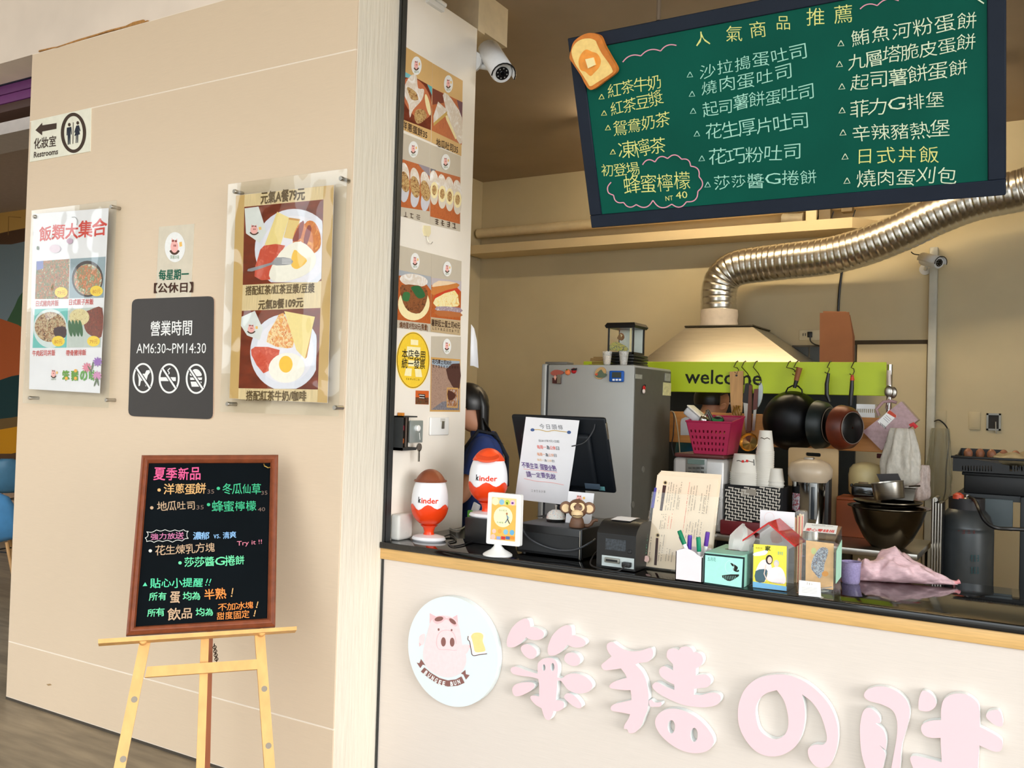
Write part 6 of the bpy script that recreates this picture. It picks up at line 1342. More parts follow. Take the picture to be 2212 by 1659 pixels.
# wok, pans
M_wok = mat('blackened_iron', (20, 21, 23), .35, .6, .3, 14); wc = PY(1702, 910, YK-.09); wr = 66*mpp(wc)
t = thing('black_wok', 'large black wok hanging bottom outwards on the lime board', 'wok', V(wc.x, wc.y, wc.z-wr))
MB().lathe([(wr, .03), (wr*.96, .0), (wr*.82, -.05), (wr*.6, -.085), (wr*.35, -.103), (wr*.08, -.108)], wc+V(0, .06, 0), 44, M_wok, V(0.06, 1, .05), caps=True).build('bowl', None, t)
MB().tube([PY(x, y, YK-.03) for x, y in ((1697, 848), (1702, 838), (1712, 833), (1724, 834), (1732, 842), (1733, 850))], .004, 8, M_wok).build('ear', None, t)
MB().tube([PY(1716, 838, YK-.035), PY(1721, 820, YK-.035)], [.009, .012], 10, M_black).build('ferrule', None, t)
MB().tube([PY(1720, 822, YK-.035), PY(1727, 794, YK-.035)], [.013, .016], 12, mat('worn_handle_wood', (140, 84, 44), .6)).build('handle', None, t)
for nm, lb, cx, cy, rr, az, hue, hp in (('dark_green_pan', 'dark green frying pan hanging edge on beside the wok', 1780, 918, 53, 74, (20, 30, 30), [(1790, 806), (1786, 830), (1786, 852), (1792, 868)]), ('red_brown_pan', 'red brown frying pan with black base hanging at the right', 1830, 924, 49, 60, (96, 38, 18), [(1841, 812), (1840, 838), (1838, 858), (1837, 876)])):
    c = PY(cx, cy, YK-(.10 if 'green' in nm else .19)); rr *= mpp(c); axd = V(-math.sin(R(az)), math.cos(R(az)), 0)     # from base to rim
    t = thing(nm, lb, 'frying pan', V(c.x, c.y, c.z-rr)); mm = mat(nm, hue, .4, .2, .5, 9)
    MB().lathe([(rr*.05, -.03), (rr*.76, -.03), (rr*.93, -.008), (rr, .036), (rr*.97, .036), (rr*.90, -.004), (rr*.05, -.024)], c, 36, mm, axd, caps=False).build('body', None, t)
    bs = MB().lathe([(rr*.05, -.0335), (rr*.66, -.0335), (rr*.70, -.030)], c, 32, mat('pan_base_black', (14, 15, 17), .3, .3), axd, caps=False).build('base_plate', None, t)
    MB().tube([c-axd*.034+(axd.cross(V(0, 0, 1)).normalized()*math.cos(a)+V(0, 0, 1)*math.sin(a))*rr*.70 for a in [2*math.pi*i/32 for i in range(33)]], .0022, 6, mat('pan_ring', (120, 104, 94), .4)).build('base_ring', None, t)
    pts = [PY(x, y, YK-.045) for x, y in hp]; MB().tube(pts, [.008, .011, .011, .008], 10, M_black).build('handle', None, t)
    if 'red' in nm: MB().tube([PY(1841, 810, YK-.045), PY(1841, 822, YK-.045)], [.007, .0115], 10, mat('orange_red_tip', (206, 64, 34), .4)).build('handle_tip', None, t)
t = thing('white_rack_basket', 'white slotted plastic basket behind the red brown pan', 'basket', V(PY(1885, 900, YW).x, YW, pZ1))
sl = [PY(1855, 878, YW+.05), PY(1895, 878, YW+.05), PY(1895, 901, YW+.05), PY(1855, 901, YW+.05)]
for j in range(9): MB().box(sl[0].x+(sl[1].x-sl[0].x)*j/9, sl[0].x+(sl[1].x-sl[0].x)*(j+.5)/9, YW-.012, YW-.006, pZ1+.012, sl[0].z, M_wpl).build('slat', None, t, False)
for z in (pZ1+.0125, sl[0].z): MB().box(sl[0].x, sl[1].x, YW-.015, YW+.09, z-.012, z+.012, M_wpl).build('rail', None, t, False)

# added range and dark panel, put in to darken the view under the hood
YRg = YB-.44; rgx = PY(1846, 900, YRg+.3).x
t = thing('added_dark_range', 'added dark steel range block with panel, darkening the view under the range hood', 'cooking range', (-2.0, YRg+.2, 0)); M_rg = mat('dark_range_steel', (46, 52, 54), .45, .3, .15, 6)
MB().rbox(hx[0]-.05, rgx-.02, YRg, YB-.03, .05, .86, .006, 2, M_rg).build('body', None, t); MB().box(hx[0]-.05, rgx, YB-.10, YB-.07, .86, hb0-.095, M_rg).build('added_dark_panel', None, t, False)
MB().box(hx[0], rgx-.06, YRg+.04, YB-.05, 0, .05, M_black).build('plinth', None, t, False)
for i in range(3): MB().lathe([(.11, 0), (.12, .012), (.09, .02), (.05, .02)], V(hx[0]+.25+.45*i, YRg+.18, .86), 24, M_black).build('burner', None, t)

# cardboard stack on the rack, in front of the window
YCb = YB-.72
t = thing('cardboard_stack', 'brown cardboard sheets standing above the welcome board', 'cardboard', PY(1805, 782, YCb))
for i, (pts, c) in enumerate((([(1771, 676), (1834, 674), (1842, 724), (1842, 800), (1770, 800)], (150, 98, 64)), ([(1778, 672), (1828, 673), (1836, 690), (1839, 800), (1772, 800)], (162, 106, 70)), ([(1776, 680), (1836, 680), (1846, 728), (1845, 800), (1780, 800)], (140, 90, 58)))):
    outl(pts, YCb+i*.012, .008, mat('cardboard%d' % i, c, .8, 0, .06, 8), 'sheet', t)
struct('trim_5', MB().box(PY(1748, 800, YCb).x, PY(1850, 800, YCb).x, YCb-.02, YB-.02, PY(1805, 800, YCb).z-.03, PY(1805, 800, YCb).z, M_hood))

# ---- refrigerator
YFr = 4.30; fx0 = PY(1183, 850, YFr).x; fx1 = PY(1369, 850, YFr).x; fxd = PY(1168, 850, YFr).x; fz = PY(1275, 788, YFr).z; fy1 = PX(1448, 850, fx1).y
t = thing('refrigerator', 'grey refrigerator seen from the side with magnets on it', 'refrigerator', ((fx0+fx1)/2, YFr, 0)); M_fr_ = mat('grey_enamel', (164, 164, 160), .42, .2, .03, 6); M_frb = mat('dark_grey_back', (84, 82, 74), .6)
MB().rbox(fx0, fx1, YFr, fy1, .04, fz, .006, 2, M_fr_).build('body', None, t)
MB().box(fx1-.001, fx1+.004, YFr+.008, fy1-.008, .06, fz-.012, M_frb).build('back_panel', None, t, False)
MB().rbox(fxd, fx0-.012, YFr, fy1, .06, fz+.004, .008, 3, M_fr_).build('door', None, t)
MB().box(fx0-.012, fx0, YFr+.006, fy1-.006, .06, fz-.004, mat('gasket', (60, 62, 64), .6)).build('gasket', None, t, False)
MB().rbox(fxd+.01, fx0+.10, YFr+.02, YFr+.10, fz+.0005, fz+.016, .004, 2, mat('hinge_cover', (96, 92, 86), .5)).build('hinge_cover', None, t)
MB().box(fx0, fx1, YFr+.05, fy1-.05, 0, .04, M_black).build('plinth', None, t, False)
def onback(x, y): return PX(x, y, fx1+.004)
for i, (x0, y0, x1, y1, c) in enumerate(((1372, 808, 1386, 819, (150, 150, 140)), (1436, 806, 1447, 824, (150, 150, 140)), (1432, 826, 1448, 855, (206, 200, 150)))):
    a = onback(x0, y0); b = onback(x1, y1); MB().box(fx1+.004, fx1+.007, a.y, b.y, b.z, a.z, mat('back_label%d' % i, c, .5, 0, .2, 60)).build('label', None, t, False)
for x, y in ((1389, 1014), (1367, 1090)):
    c = onback(x, y); MB().lathe([(.017, 0), (.016, .003)], c, 18, mat('cap_grey', (110, 108, 100), .5), (1, 0, 0)).build('screw_cap', None, t)
def magnet(lb, x, y, draw): tm = thing('fridge_magnet', lb, 'magnet', PY(x, y, YFr), 'magnets on the refrigerator'); draw(tm)
YG = YFr-.001
def mg1(tm):
    outl([(1193, 816), (1210, 815), (1210, 829), (1193, 828)], YG-.012, .012, ink((74, 40, 36)), 'box', tm); outl([(1204, 809), (1211, 809), (1210, 828), (1203, 828)], YG-.016, .004, M_steel, 'bar', tm); outl([(1189, 805), (1198, 799), (1210, 800), (1218, 805), (1208, 810), (1194, 811)], YG-.010, .009, ink((160, 84, 70)), 'bow', tm, 2); outl([(1196, 814), (1199, 810), (1202, 815), (1199, 822)], YG-.0135, .0015, ink((220, 160, 140)), 'diamond', tm)
def mg2(tm): MB().lathe([(.0, -.014), (.012, -.011), (.016, -.004), (.016, 0)], PY(1227, 804, YG), 18, ink((222, 120, 70)), (0, 1, 0), caps=False).build('fruit', None, tm); MB().lathe([(.004, -.016), (.004, -.012)], PY(1227, 799, YG), 8, ink((90, 110, 50)), (0, 1, 0)).build('stem', None, tm)
def mg3(tm): MB().lathe([(.0, -.014), (.011, -.011), (.015, -.004), (.015, 0)], PY(1240, 801, YG), 18, ink((170, 30, 34)), (0, 1, 0), caps=False).build('fruit', None, tm); outl([(1233, 797), (1246, 795), (1245, 800), (1236, 800)], YG-.016, .004, I_blk, 'leaves', tm)
def mg4(tm):
    MB().lathe([(.034, -.006), (.035, 0)], PY(1297.5, 806, YG), 26, ink((186, 150, 100)), (0, 1, 0), sx=1, sy=.82).build('oval', None, tm)
    qq = Print((0, YG-.006, 0), (0, -1, 0)); qq.poly([(1285, 810), (1292, 804), (1299, 798), (1304, 806), (1311, 808), (1306, 815), (1292, 816)], ink((90, 104, 84)), 2); qq.poly([(1284, 808), (1292, 806), (1290, 812)], ink((206, 80, 50))); qq.build('picture', tm)
def mg5(tm):
    X0, X1, Z0, Z1 = fb(1318, 801, 1349, 825, YG); MB().rbox(X0, X1, YG-.016, YG, Z0, Z1, .006, 3, ink((24, 84, 168), .35)).build('case', None, tm)
    X0, X1, Z0, Z1 = fb(1322, 804, 1342, 816, YG-.016); MB().rbox(X0, X1, YG-.0175, YG-.016, Z0, Z1, .001, 1, ink((60, 66, 60), .3)).build('display', None, tm)
    for x in (1323, 1330, 1337): X0, X1, Z0, Z1 = fb(x, 818.5, x+5, 822.5, YG-.016); MB().rbox(X0, X1, YG-.0185, YG-.016, Z0, Z1, .001, 1, I_wht).build('button', None, tm)
magnet('brown boxed magnet with a bow, leftmost on the refrigerator side', 1201, 829, mg1); magnet('orange fruit magnet on the refrigerator side', 1227, 808, mg2); magnet('red fruit magnet beside the orange one', 1240, 806, mg3); magnet('oval landscape magnet left of the blue timer', 1297, 816, mg4); magnet('blue kitchen timer magnet on the refrigerator side', 1334, 826, mg5)
c = onback(1388, 842)
tm = thing('fridge_magnet', 'small red and white snowman magnet on the dark refrigerator back', 'magnet', c, 'magnets on the refrigerator')
MB().ball(c+V(.008, 0, .008), .006, .016, .014, ink((190, 34, 34)), 12, 8).build('body', None, tm); MB().ball(c+V(.010, -.008, -.008), .007, .014, .012, ink((226, 210, 200)), 12, 8).build('head', None, tm); MB().ball(c+V(.008, .012, .022), .005, .008, .007, I_blk, 10, 6).build('hat', None, tm)
# on top of the fridge
YL = YFr+.10
t = thing('lantern_display', 'black framed glass lantern with a butterfly picture on the refrigerator', 'lantern', (PY(1340, 780, YL).x, YL+.08, fz))
trx0, trx1 = PY(1311, 780, YL).x, PY(1369, 780, YL).x; ztr = PY(1340, 764, YL).z
for i in range(4):
    z0_ = fz+.001+i*(ztr-fz)/4
    tag(MB().rbox(trx0+.004*(i % 2), trx1-.003*(i % 2), YL, YL+.2, z0_, z0_+(ztr-fz)/4-.003, .004, 2, M_black).build('black_tray'), 'flat black tray under the butterfly lantern, '+ORD[i]+' from the bottom', 'tray', 'black trays on the refrigerator')
lx0, lx1, _, lz1 = fb(1311, 708, 1367, 766, YL); 
for x in (lx0, lx1-.008):
    for y in (YL+.01, YL+.15): MB().box(x, x+.008, y, y+.008, ztr, lz1, M_black).build('post', None, t, False)
MB().rings([[V(x, y, z) for x, y in ((lx0-d_, YL+.01-d_), (lx1+d_, YL+.01-d_), (lx1+d_, YL+.158+d_), (lx0-d_, YL+.158+d_))] for z, d_ in ((lz1, .008), (lz1+.012, .014), (lz1+.028, .004))], M_black).build('roof', None, t, True, 10)
MB().box(lx0, lx1, YL+.01, YL+.158, ztr, ztr+.01, M_black).build('floor', None, t, False)
MB().box(lx0+.008, lx1-.008, YL+.145, YL+.15, ztr+.01, lz1, mat('lantern_back', (206, 214, 206), .5)).build('backing', None, t, False)
MB().box(lx0+.008, lx1-.008, YL+.012, YL+.0135, ztr+.01, lz1, M_clear).build('front_glass', None, t, False)
qq = Print((0, YL+.02, 0), (0, -1, 0)); qq.poly([(1334, 728), (1340, 719), (1347, 722), (1349, 730), (1343, 736), (1334, 732)], ink((110, 74, 40)), 2); qq.poly([(1340, 721), (1345, 724), (1342, 729)], ink((206, 190, 150))); qq.poly([(1318, 745), (1330, 738), (1345, 744), (1355, 750), (1355, 758), (1316, 756)], food('print_moss', [(90, 110, 50), (206, 196, 90), (110, 120, 110), (60, 80, 50)], 160), 2); qq.build('picture', t)
for x0, x1 in ((1314, 1317), (1360, 1364)): X0, X1, Z0, Z1 = fb(x0, 709, x1, 764, YL+.02); MB().box(X0, X1, YL+.02, YL+.024, Z0, Z1, ink((240, 224, 176))).build('pale_strip', None, t, False)
for (x, lb) in ((1311, 'clear plastic cup with milky residue at the left on the refrigerator'), (1347, 'empty clear plastic cup before the black trays on the refrigerator')):
    c = PY(x, 787, YFr+.045); c.z = fz; k = mpp(c); tcup = thing('plastic_cup', lb, 'cup', c, 'plastic cups on the refrigerator')
    MB().lathe([(7.5*k, .001), (11*k, 30*k), (10.6*k, 30*k), (7.2*k, .004)], c, 20, glass('cup_plastic', (240, 238, 232), 1.35, .05, .22)).build('wall', None, tcup)
    if x < 1320: MB().lathe([(7.0*k, .006), (9.4*k, 20*k)], c, 18, mat('milk_residue', (216, 196, 170), .6)).build('drink', None, tcup)
t = thing('stick_bundle', 'bundle of thin wooden sticks lying beside the cups on the refrigerator', 'sticks', (PY(1290, 780, YL).x, YL, fz))
for i in range(6):
    a = PY(1281+i % 2*3, 780-i*3.2, YL+.05); MB().tube([V(a.x, YL-.0+.02*(i % 3), fz+.004+i*.0085), V(a.x+.07, YL+.06, fz+.004+i*.0085)], .0038, 6, mat('bamboo', (150, 116, 66), .6)).build('stick', None, t)

# ---- steel work table behind the counter and what stands on it
ZT = .985; YT0 = 4.42; tX0 = fx1+.03; tX1 = PY(1982, 1190, YT0).x
t = thing('steel_work_table', 'stainless steel work table behind the serving counter', 'table', ((tX0+tX1)/2, 4.7, 0))
MB().rbox(tX0, tX1, YT0, 4.97, ZT-.03, ZT, .004, 2, M_steel).build('table_top', None, t)
MB().box(tX0+.03, tX1-.03, YT0+.03, 4.95, .25, .265, M_steel).build('under_shelf', None, t, False)
for x in (tX0+.03, tX1-.03):
    for y in (YT0+.03, 4.94): MB().tube([V(x, y, 0), V(x, y, ZT-.03)], .016, 10, M_chrome).build('leg', None, t)
# bread machine
mY = 4.46; X0, X1, Z0, Z1 = fb(1452, 990, 1564, 1070, mY)
t = thing('bread_machine', 'silver bread machine with display and keypad below the red basket', 'bread machine', ((X0+X1)/2, mY+.12, ZT)); M_slv = mat('silver_plastic', (186, 184, 182), .35, .3)
MB().rbox(X0, X1, mY, mY+.28, ZT+.004, Z1, .02, 3, M_slv).build('body', None, t)
MB().rbox(X0+.004, X1-.004, mY+.004, mY+.276, Z1, Z1+.022, .01, 3, mat('maroon_lid', (90, 42, 40), .4)).build('lid', None, t)
x0_, x1_, z0_, z1_ = fb(1481, 988, 1527, 1050, mY); MB().rbox(x0_, x1_, mY-.004, mY+.002, z0_, z1_-.004, .003, 2, mat('keypad_grey', (120, 120, 116), .3, .6)).build('keypad', None, t)
a_, b_, c_, d_ = fb(1485, 992, 1522, 1003, mY-.004); MB().rbox(a_, b_, mY-.006, mY-.003, c_, d_, .002, 1, mat('lcd_grey', (104, 122, 116), .2)).build('display', None, t)
for i in range(8): a_, b_, c_, d_ = fb(1487+(i % 4)*9, 1009+(i//4)*9, 1494+(i % 4)*9, 1013+(i//4)*9, mY-.004); MB().rbox(a_, b_, mY-.007, mY-.003, c_, d_, .001, 1, mat('key_dark', (70, 70, 66), .4)).build('key', None, t)
# red basket with tools
zB = Z1+.0225; bX = [PY(x, y, mY+.02) for x, y in ((1497, 975), (1569, 978), (1582, 915), (1484, 908))]
t = thing('red_basket', 'magenta perforated plastic basket holding kitchen tools', 'basket', ((bX[0].x+bX[1].x)/2, mY+.1, zB)); M_bas = mat('magenta_plastic', (166, 34, 74), .4); zBt = (bX[2].z+bX[3].z)/2
def quadp(P, u, v): return (P[0]*(1-u)+P[1]*u)*(1-v)+(P[3]*(1-u)+P[2]*u)*v
def holed(P, nx, ny, vec, name):
    L = [[P[0], P[1], P[2], P[3]]]
    for i in range(nx):
        for j in range(ny):
            u0, v0 = (i+.72+.0)/(nx+.9)*.98, (j+.55)/(ny+1.4); du, dv = .34/nx, .42/(ny+1)
            L.append([quadp(P, u0-du*.5, v0), quadp(P, u0+du*.5, v0), quadp(P, u0+du*.6, v0+dv), quadp(P, u0-du*.4, v0+dv)])
    MB().prism_holes(L, vec, M_bas).build(name, None, t, False)
f0, f1, f2, f3 = V(bX[0].x, mY+.03, zB), V(bX[1].x, mY+.03, zB), V(bX[2].x, mY+.005, zBt), V(bX[3].x, mY+.005, zBt); bk_ = V(0, .17, 0)
holed([f0, f1, f2, f3], 9, 4, (0, .003, 0), 'front_wall'); holed([f0+bk_, f1+bk_, f2+bk_+V(0, .05, .03), f3+bk_+V(0, .05, .03)], 9, 4, (0, .003, 0), 'back_wall')
MB().prism([f0, f3, f3+bk_+V(0, .05, .03), f0+bk_], (.003, 0, 0), M_bas).build('side_wall', None, t, False); MB().prism([f1, f2, f2+bk_+V(0, .05, .03), f1+bk_], (-.003, 0, 0), M_bas).build('side_wall', None, t, False)
MB().box(f0.x, f1.x, f0.y, f0.y+.17, zB, zB+.003, M_bas).build('bottom', None, t, False)
MB().tube([f3, f2, f2+bk_+V(0, .05, .03), f3+bk_+V(0, .05, .03), f3], .005, 6, M_bas).build('rim', None, t)
bc = (f0+f1)/2+V(0, .09, 0); k = mpp(bc)
def tb_(x, y, yy=.1): return PY(x, y, mY+yy)
tl1 = thing('food_container', 'clear white lidded container sticking out of the red basket', 'container', tb_(1500, 925)); cc = tb_(1503, 901)
MB().rbox(cc.x-.06, cc.x+.06, mY+.06, mY+.15, cc.z-.022, cc.z+.022, .012, 3, mat('cloudy_plastic', (196, 196, 198), .3)).rot(R(38), 'Y', cc).build('box', None, tl1); MB().rbox(cc.x-.064, cc.x+.064, mY+.056, mY+.154, cc.z+.022, cc.z+.03, .004, 2, mat('off_white_lid', (226, 222, 210), .4)).rot(R(38), 'Y', cc).build('lid', None, tl1)
tl2 = thing('steel_scoop', 'round steel scoop lying in the red basket', 'scoop', tb_(1518, 935)); MB().ball(tb_(1520, 908, .06), .026, .026, .026, M_chrome, 18, 12).build('bowl', None, tl2); MB().tube([tb_(1520, 904, .07), tb_(1529, 886, .1)], .006, 8, M_steel).build('handle', None, tl2)
tl3 = thing('tongs', 'dark kitchen tongs leaning in the red basket', 'tongs', tb_(1535, 930))
for dx in (0, 5): MB().tube([tb_(1526+dx*.6, 886), tb_(1533+dx, 902), tb_(1540+dx, 922)], [.006, .007, .005], 8, mat('grey_metal_dark', (78, 74, 68), .4, .6)).build('arm', None, tl3)
tl4 = thing('green_scraper', 'green plastic scraper at the front of the red basket', 'scraper', tb_(1545, 945)); outl([(1538, 903), (1550, 907), (1559, 904), (1558, 912), (1547, 914), (1539, 909)], mY+.05, .02, ink((40, 110, 60)), 'blade', tl4, 2)
tl5 = thing('black_grinder', 'black round tool at the right in the red basket', 'tool', tb_(1553, 930)); MB().ball(tb_(1552, 908), .03, .03, .025, M_black, 14, 8).build('head', None, tl5)
cable('cable', 'pale cord hanging from a dark plug beside the refrigerator', [PY(1449, 888, YW-.03), PY(1456, 892, YW-.035), PY(1461, 910, YW-.035), PY(1466, 945, YW-.035), PY(1469, 985, YW-.035)], .0035, mat('beige_cord', (176, 160, 130), .5))
cable('cable', 'black cord hanging next to the pale cord by the refrigerator', [PY(1450, 886, YW-.03), PY(1456, 900, YW-.03), PY(1454, 940, YW-.03), PY(1451, 960, YW-.03), PY(1455, 984, YW-.03)], .003, M_cabk)

# zigzag box with paper cups
zY = 4.46; X0, X1, Z0, Z1 = fb(1566, 1050, 1691, 1130, zY); zm = PY(1625, 1128, zY).z
t = thing('zigzag_box', 'black and white zigzag patterned box full of paper cups', 'box', ((X0+X1)/2, zY+.1, zm))
tag(MB().rbox(X0-.02, X1+.02, zY-.01, zY+.2, ZT, zm, .006, 2, mat('dark_red_tray', (110, 26, 34), .4)).build('red_tray'), 'dark red tray under the zigzag patterned box', 'tray')
M_zb = ink((30, 30, 32)); M_zw = ink((206, 200, 190))
MB().box(X0, X1, zY, zY+.004, zm+.0005, Z1, M_zb).build('front_wall', None, t, False); MB().box(X0, X1, zY+.176, zY+.18, zm+.0005, Z1, M_zb).build('back_wall', None, t, False)
for x in (X0, X1-.004): MB().box(x, x+.004, zY+.004, zY+.176, zm+.0005, Z1, M_zb).build('side_wall', None, t, False)
MB().box(X0+.004, X1-.004, zY+.004, zY+.176, zm+.0005, zm+.005, M_zb).build('bottom', None, t, False)
q = Print((0, zY, 0), (0, -1, 0), lift=.0004, step=.00002)
zx = lambda u, v: (1567+123*u+1.0*v*0, 1050+78*v+8*u*0)
wpx, hpx = 124.0, 79.0
for r__ in range(-16, 14):
    x, y = -4.0, r__*13.0; pts = []; kk = 0
    while x < wpx and y < hpx+9:
        if 1.5 <= x <= wpx-1.5 and 1.5 <= y <= hpx-1.5: pts.append((1566+x, 1050+y-(x-62)*0))
        elif len(pts) > 1: break
        if kk % 2 == 0: x += 8.5; y += 1.2
        else: x -= 1.8; y += 6.6
        kk += 1
    for a, b in zip(pts, pts[1:]):
        ux, uy = b[0]-a[0], b[1]-a[1]; l_ = math.hypot(ux, uy); q.line([(a[0]-ux/l_*1.6, a[1]-uy/l_*1.6), (b[0]+ux/l_*1.3, b[1]+uy/l_*1.3)], 2.7, M_zw)
q.build('zigzag_print', t)
hpq = [PY(x, y, zY-.0035) for x, y in ((1601, 1056), (1633, 1058), (1633, 1071), (1600, 1069))]; MB().prism(hpq, (0, .003, 0), mat('clear_handle', (160, 152, 140), .3)).build('label_window', None, t, False)
M_pc = mat('white_paper_cup', (226, 222, 212), .6, 0, .02, 10)
def cup_mesh(r0_, r1_, h_, c): return MB().lathe([(r0_*.9, h_-.004), (r0_, h_), (r1_, .004), (r1_*1.05, .003), (r1_*1.05, -.002), (r1_*.98, -.001), (r0_*.94, h_-.006)], c, 22, M_pc)
def cup_stack(px, pyt, pyb, wt, wb, ctop, n, lb, grp, prints=True):
    Yc = zY+.09; top = PY(px, pyt, Yc); k = mpp(top); hcup = (ctop-pyt)*k; step = ((pyb-ctop)*k)/max(1, n-1)
    first = None
    for i in range(n):
        z = top.z-hcup-i*step
        if first is None:
            first = tag(cup_mesh(wt/2*k, wb/2*k, hcup, V(top.x, Yc, z)).build('paper_cup'), lb[0], 'paper cup', grp); WL[first.name] = WL[first.name]; f_loc = first.location.copy()
        else:
            c_ = first.copy(); col.objects.link(c_); c_.location = f_loc-V(0, 0, i*step); c_['label'] = lb[1]+', '+ORD[i]+' from the top'
            for ch in list(c_.children): pass
    if prints:
        fdir = (EYE-top); fdir.z = 0; fdir.normalize()
        rz_ = lambda z: (wt/2+(wb-wt)/2*min(1, max(0, (top.z-z)/hcup)))*k
        g = Print((0, Yc-.05, 0), (0, -1, 0)); 
        def curve(pts, w, m, nm):
            sd_ = V(-fdir.y, fdir.x, 0); vs = []; n_ = len(pts)
            for s2 in (-1, 1):
                for (u, z) in pts:
                    zz = top.z-hcup*z+s2*w/2; rr = rz_(zz)+.0008; vs.append(V(top.x, Yc, zz)+fdir*(rr*math.cos(u))+sd_*(rr*math.sin(u)))
            MB().add(vs, [(i, i+1, n_+i+1, n_+i) for i in range(n_-1)], m).build(nm, None, first, False, fix=False)
        curve([(-.75+.2*i, .36-.03*math.sin(i*1.6)) for i in range(8)], .004, ink((90, 80, 70)), 'printed_line')
        if wt > 40:
            curve([(-.30+.06*i, .36) for i in range(4)], .012, ink((206, 50, 44)), 'printed_lens'); curve([(.02+.06*i, .33) for i in range(4)], .012, ink((206, 50, 44)), 'printed_lens'); curve([(.62+.05*i, .4) for i in range(3)], .03, ink((110, 110, 106)), 'printed_mark')
cup_stack(1611, 981, 1062, 50, 62, 1021, 11, ('white paper cup with red glasses print, top of the wide stack', 'white paper cup nested in the wide stack on the zigzag box'), 'wide paper cup stack')
cup_stack(1654, 930, 1064, 26, 37, 976, 24, ('narrow white paper cup on top of the tall stack', 'narrow white paper cup nested in the tall stack'), 'tall paper cup stack')
cup_stack(1676, 1012, 1064, 28, 36, 1040, 4, ('small paper cup topping the low stack at the right of the zigzag box', 'small paper cup nested in the low stack on the zigzag box'), 'low paper cup stack', False)
# canisters
for i, x in enumerate((1689.5, 1696.5)):
    c = PY(x, 1100, 4.70); c.z = ZT; k = mpp(c); tcn = thing('tin_tray', ('thin round tray standing on edge left of the thermo pot, inner one', 'thin round tray standing on edge left of the thermo pot, outer one')[i], 'tray', c, 'round trays standing on edge')
    MB().lathe([(28*k, -2.2*k), (31*k, 0), (28*k, 2.2*k)], c+V(0, 0, 31.5*k), 30, (mat('gold_rim', (150, 116, 60), .3, .8), M_steel)[i], V(1, -.25, 0)).build('disc', None, tcn)
# thermo pot
pY = 4.58; pc_ = PY(1748, 1120, pY); k = mpp(pc_); pc_ = V(pc_.x, pY, ZT); topz = PY(1748, 992, pY).z; hp_ = topz-ZT
t = thing('thermo_pot', 'steel electric thermo pot with beige lid behind the coin box', 'thermo pot', pc_); Mps = mat('polished_steel', (190, 192, 194), .12, 1, .05, 6); Mpl = mat('beige_pot_plastic', (190, 172, 148), .35)
MB().lathe([(34*k, 0), (36*k, .01), (37*k, hp_*.70), (38*k, hp_*.74)], pc_, 40, Mps).build('body', None, t)
MB().lathe([(38*k, hp_*.72), (46*k, hp_*.80), (46*k, hp_*.88), (40*k, hp_*.95), (22*k, hp_*1.0), (2*k, hp_*1.01)], pc_, 40, Mpl, sy=1.05).build('lid', None, t)
MB().rbox(pc_.x-10*k, pc_.x+10*k, pY-20*k, pY-4*k, hp_*.985+ZT, hp_*1.03+ZT, .004, 2, mat('lid_button', (150, 140, 126), .3, .5)).build('button', None, t)
x0_, x1_, z0_, z1_ = fb(1748, 1042, 1766, 1122, pY-.075); MB().rbox(x0_, x1_, pY-38*k-.004, pY-30*k, max(z0_, ZT+.02), z1_, .006, 3, mat('gauge_grey', (150, 152, 152), .3, .4)).build('gauge_frame', None, t); MB().rbox(x0_+.01, x1_-.01, pY-38*k-.006, pY-30*k, max(z0_, ZT+.05), z1_-.02, .004, 2, mat('gauge_dark', (50, 56, 62), .2)).build('gauge', None, t)
x0_, x1_, z0_, z1_ = fb(1711, 1066, 1740, 1104, pY-.07); MB().rings([[V(pc_.x, pY, z)+V(math.sin(a)*-1, -math.cos(a), 0)*(37.3*k) for a in [.35+.1*i for i in range(8)]] for z in (z0_, z1_)], food('print_sticker', [(60, 70, 120), (220, 220, 226), (160, 40, 50), (120, 130, 170)], 70), caps=False, closed=False).build('sticker', None, t)
MB().rbox(pc_.x+30*k, pc_.x+42*k, pY-.02, pY+.05, ZT+.05, topz-.08, .01, 2, mat('pot_dark_back', (40, 38, 36), .5)).build('back_spine', None, t)
# cutting board
cY = 4.86; pts = rounded([(1703, 966), (1811, 970), (1808, 1130), (1702, 1130)], 7, 3); hol = rounded([(1740, 977), (1773, 979), (1773, 987), (1740, 985)], 4, 3)
t = thing('cutting_board', 'beige cutting board with slot handle leaning behind the thermo pot', 'cutting board', PY(1755, 1130, cY))
L1 = [PY(x, y, cY) for x, y in pts]; zmin = min(p.z for p in L1)
for p in L1:
    if p.z < zmin+.05: p.z -= max(0, zmin-ZT)-.0005
MB().prism_holes([L1, [PY(x, y, cY) for x, y in hol]], (0, .015, 0), mat('beige_board', (188, 158, 112), .5, 0, .06, 6)).build('board', None, t, False)
# riser with rice cooker, toaster
rY = 4.80; zr = PY(1860, 1076, rY).z; rX0, rX1 = PY(1806, 1100, rY).x, PY(1960, 1100, rY).x
t = thing('orange_riser', 'orange wooden riser shelf carrying the rice cooker and toaster', 'shelf', ((rX0+rX1)/2, rY+.1, ZT)); M_orw = mat('orange_wood', (176, 86, 36), .5, 0, .1, 6)
MB().rbox(rX0, rX1, rY, 4.97, zr-.016, zr, .003, 1, M_orw).build('shelf_board', None, t); MB().rbox(rX0, rX1, rY+.002, rY+.014, ZT, zr-.016, .002, 1, M_orw).build('front_board', None, t)
for x in (rX0, rX1-.014): MB().rbox(x, x+.014, rY+.014, 4.97, ZT, zr-.016, .002, 1, M_orw).build('side_board', None, t)
c = PY(1871, 1066, rY+.15); c = V(c.x, rY+.15, zr); k = mpp(c); hr = PY(1871, 998, rY+.15).z-zr
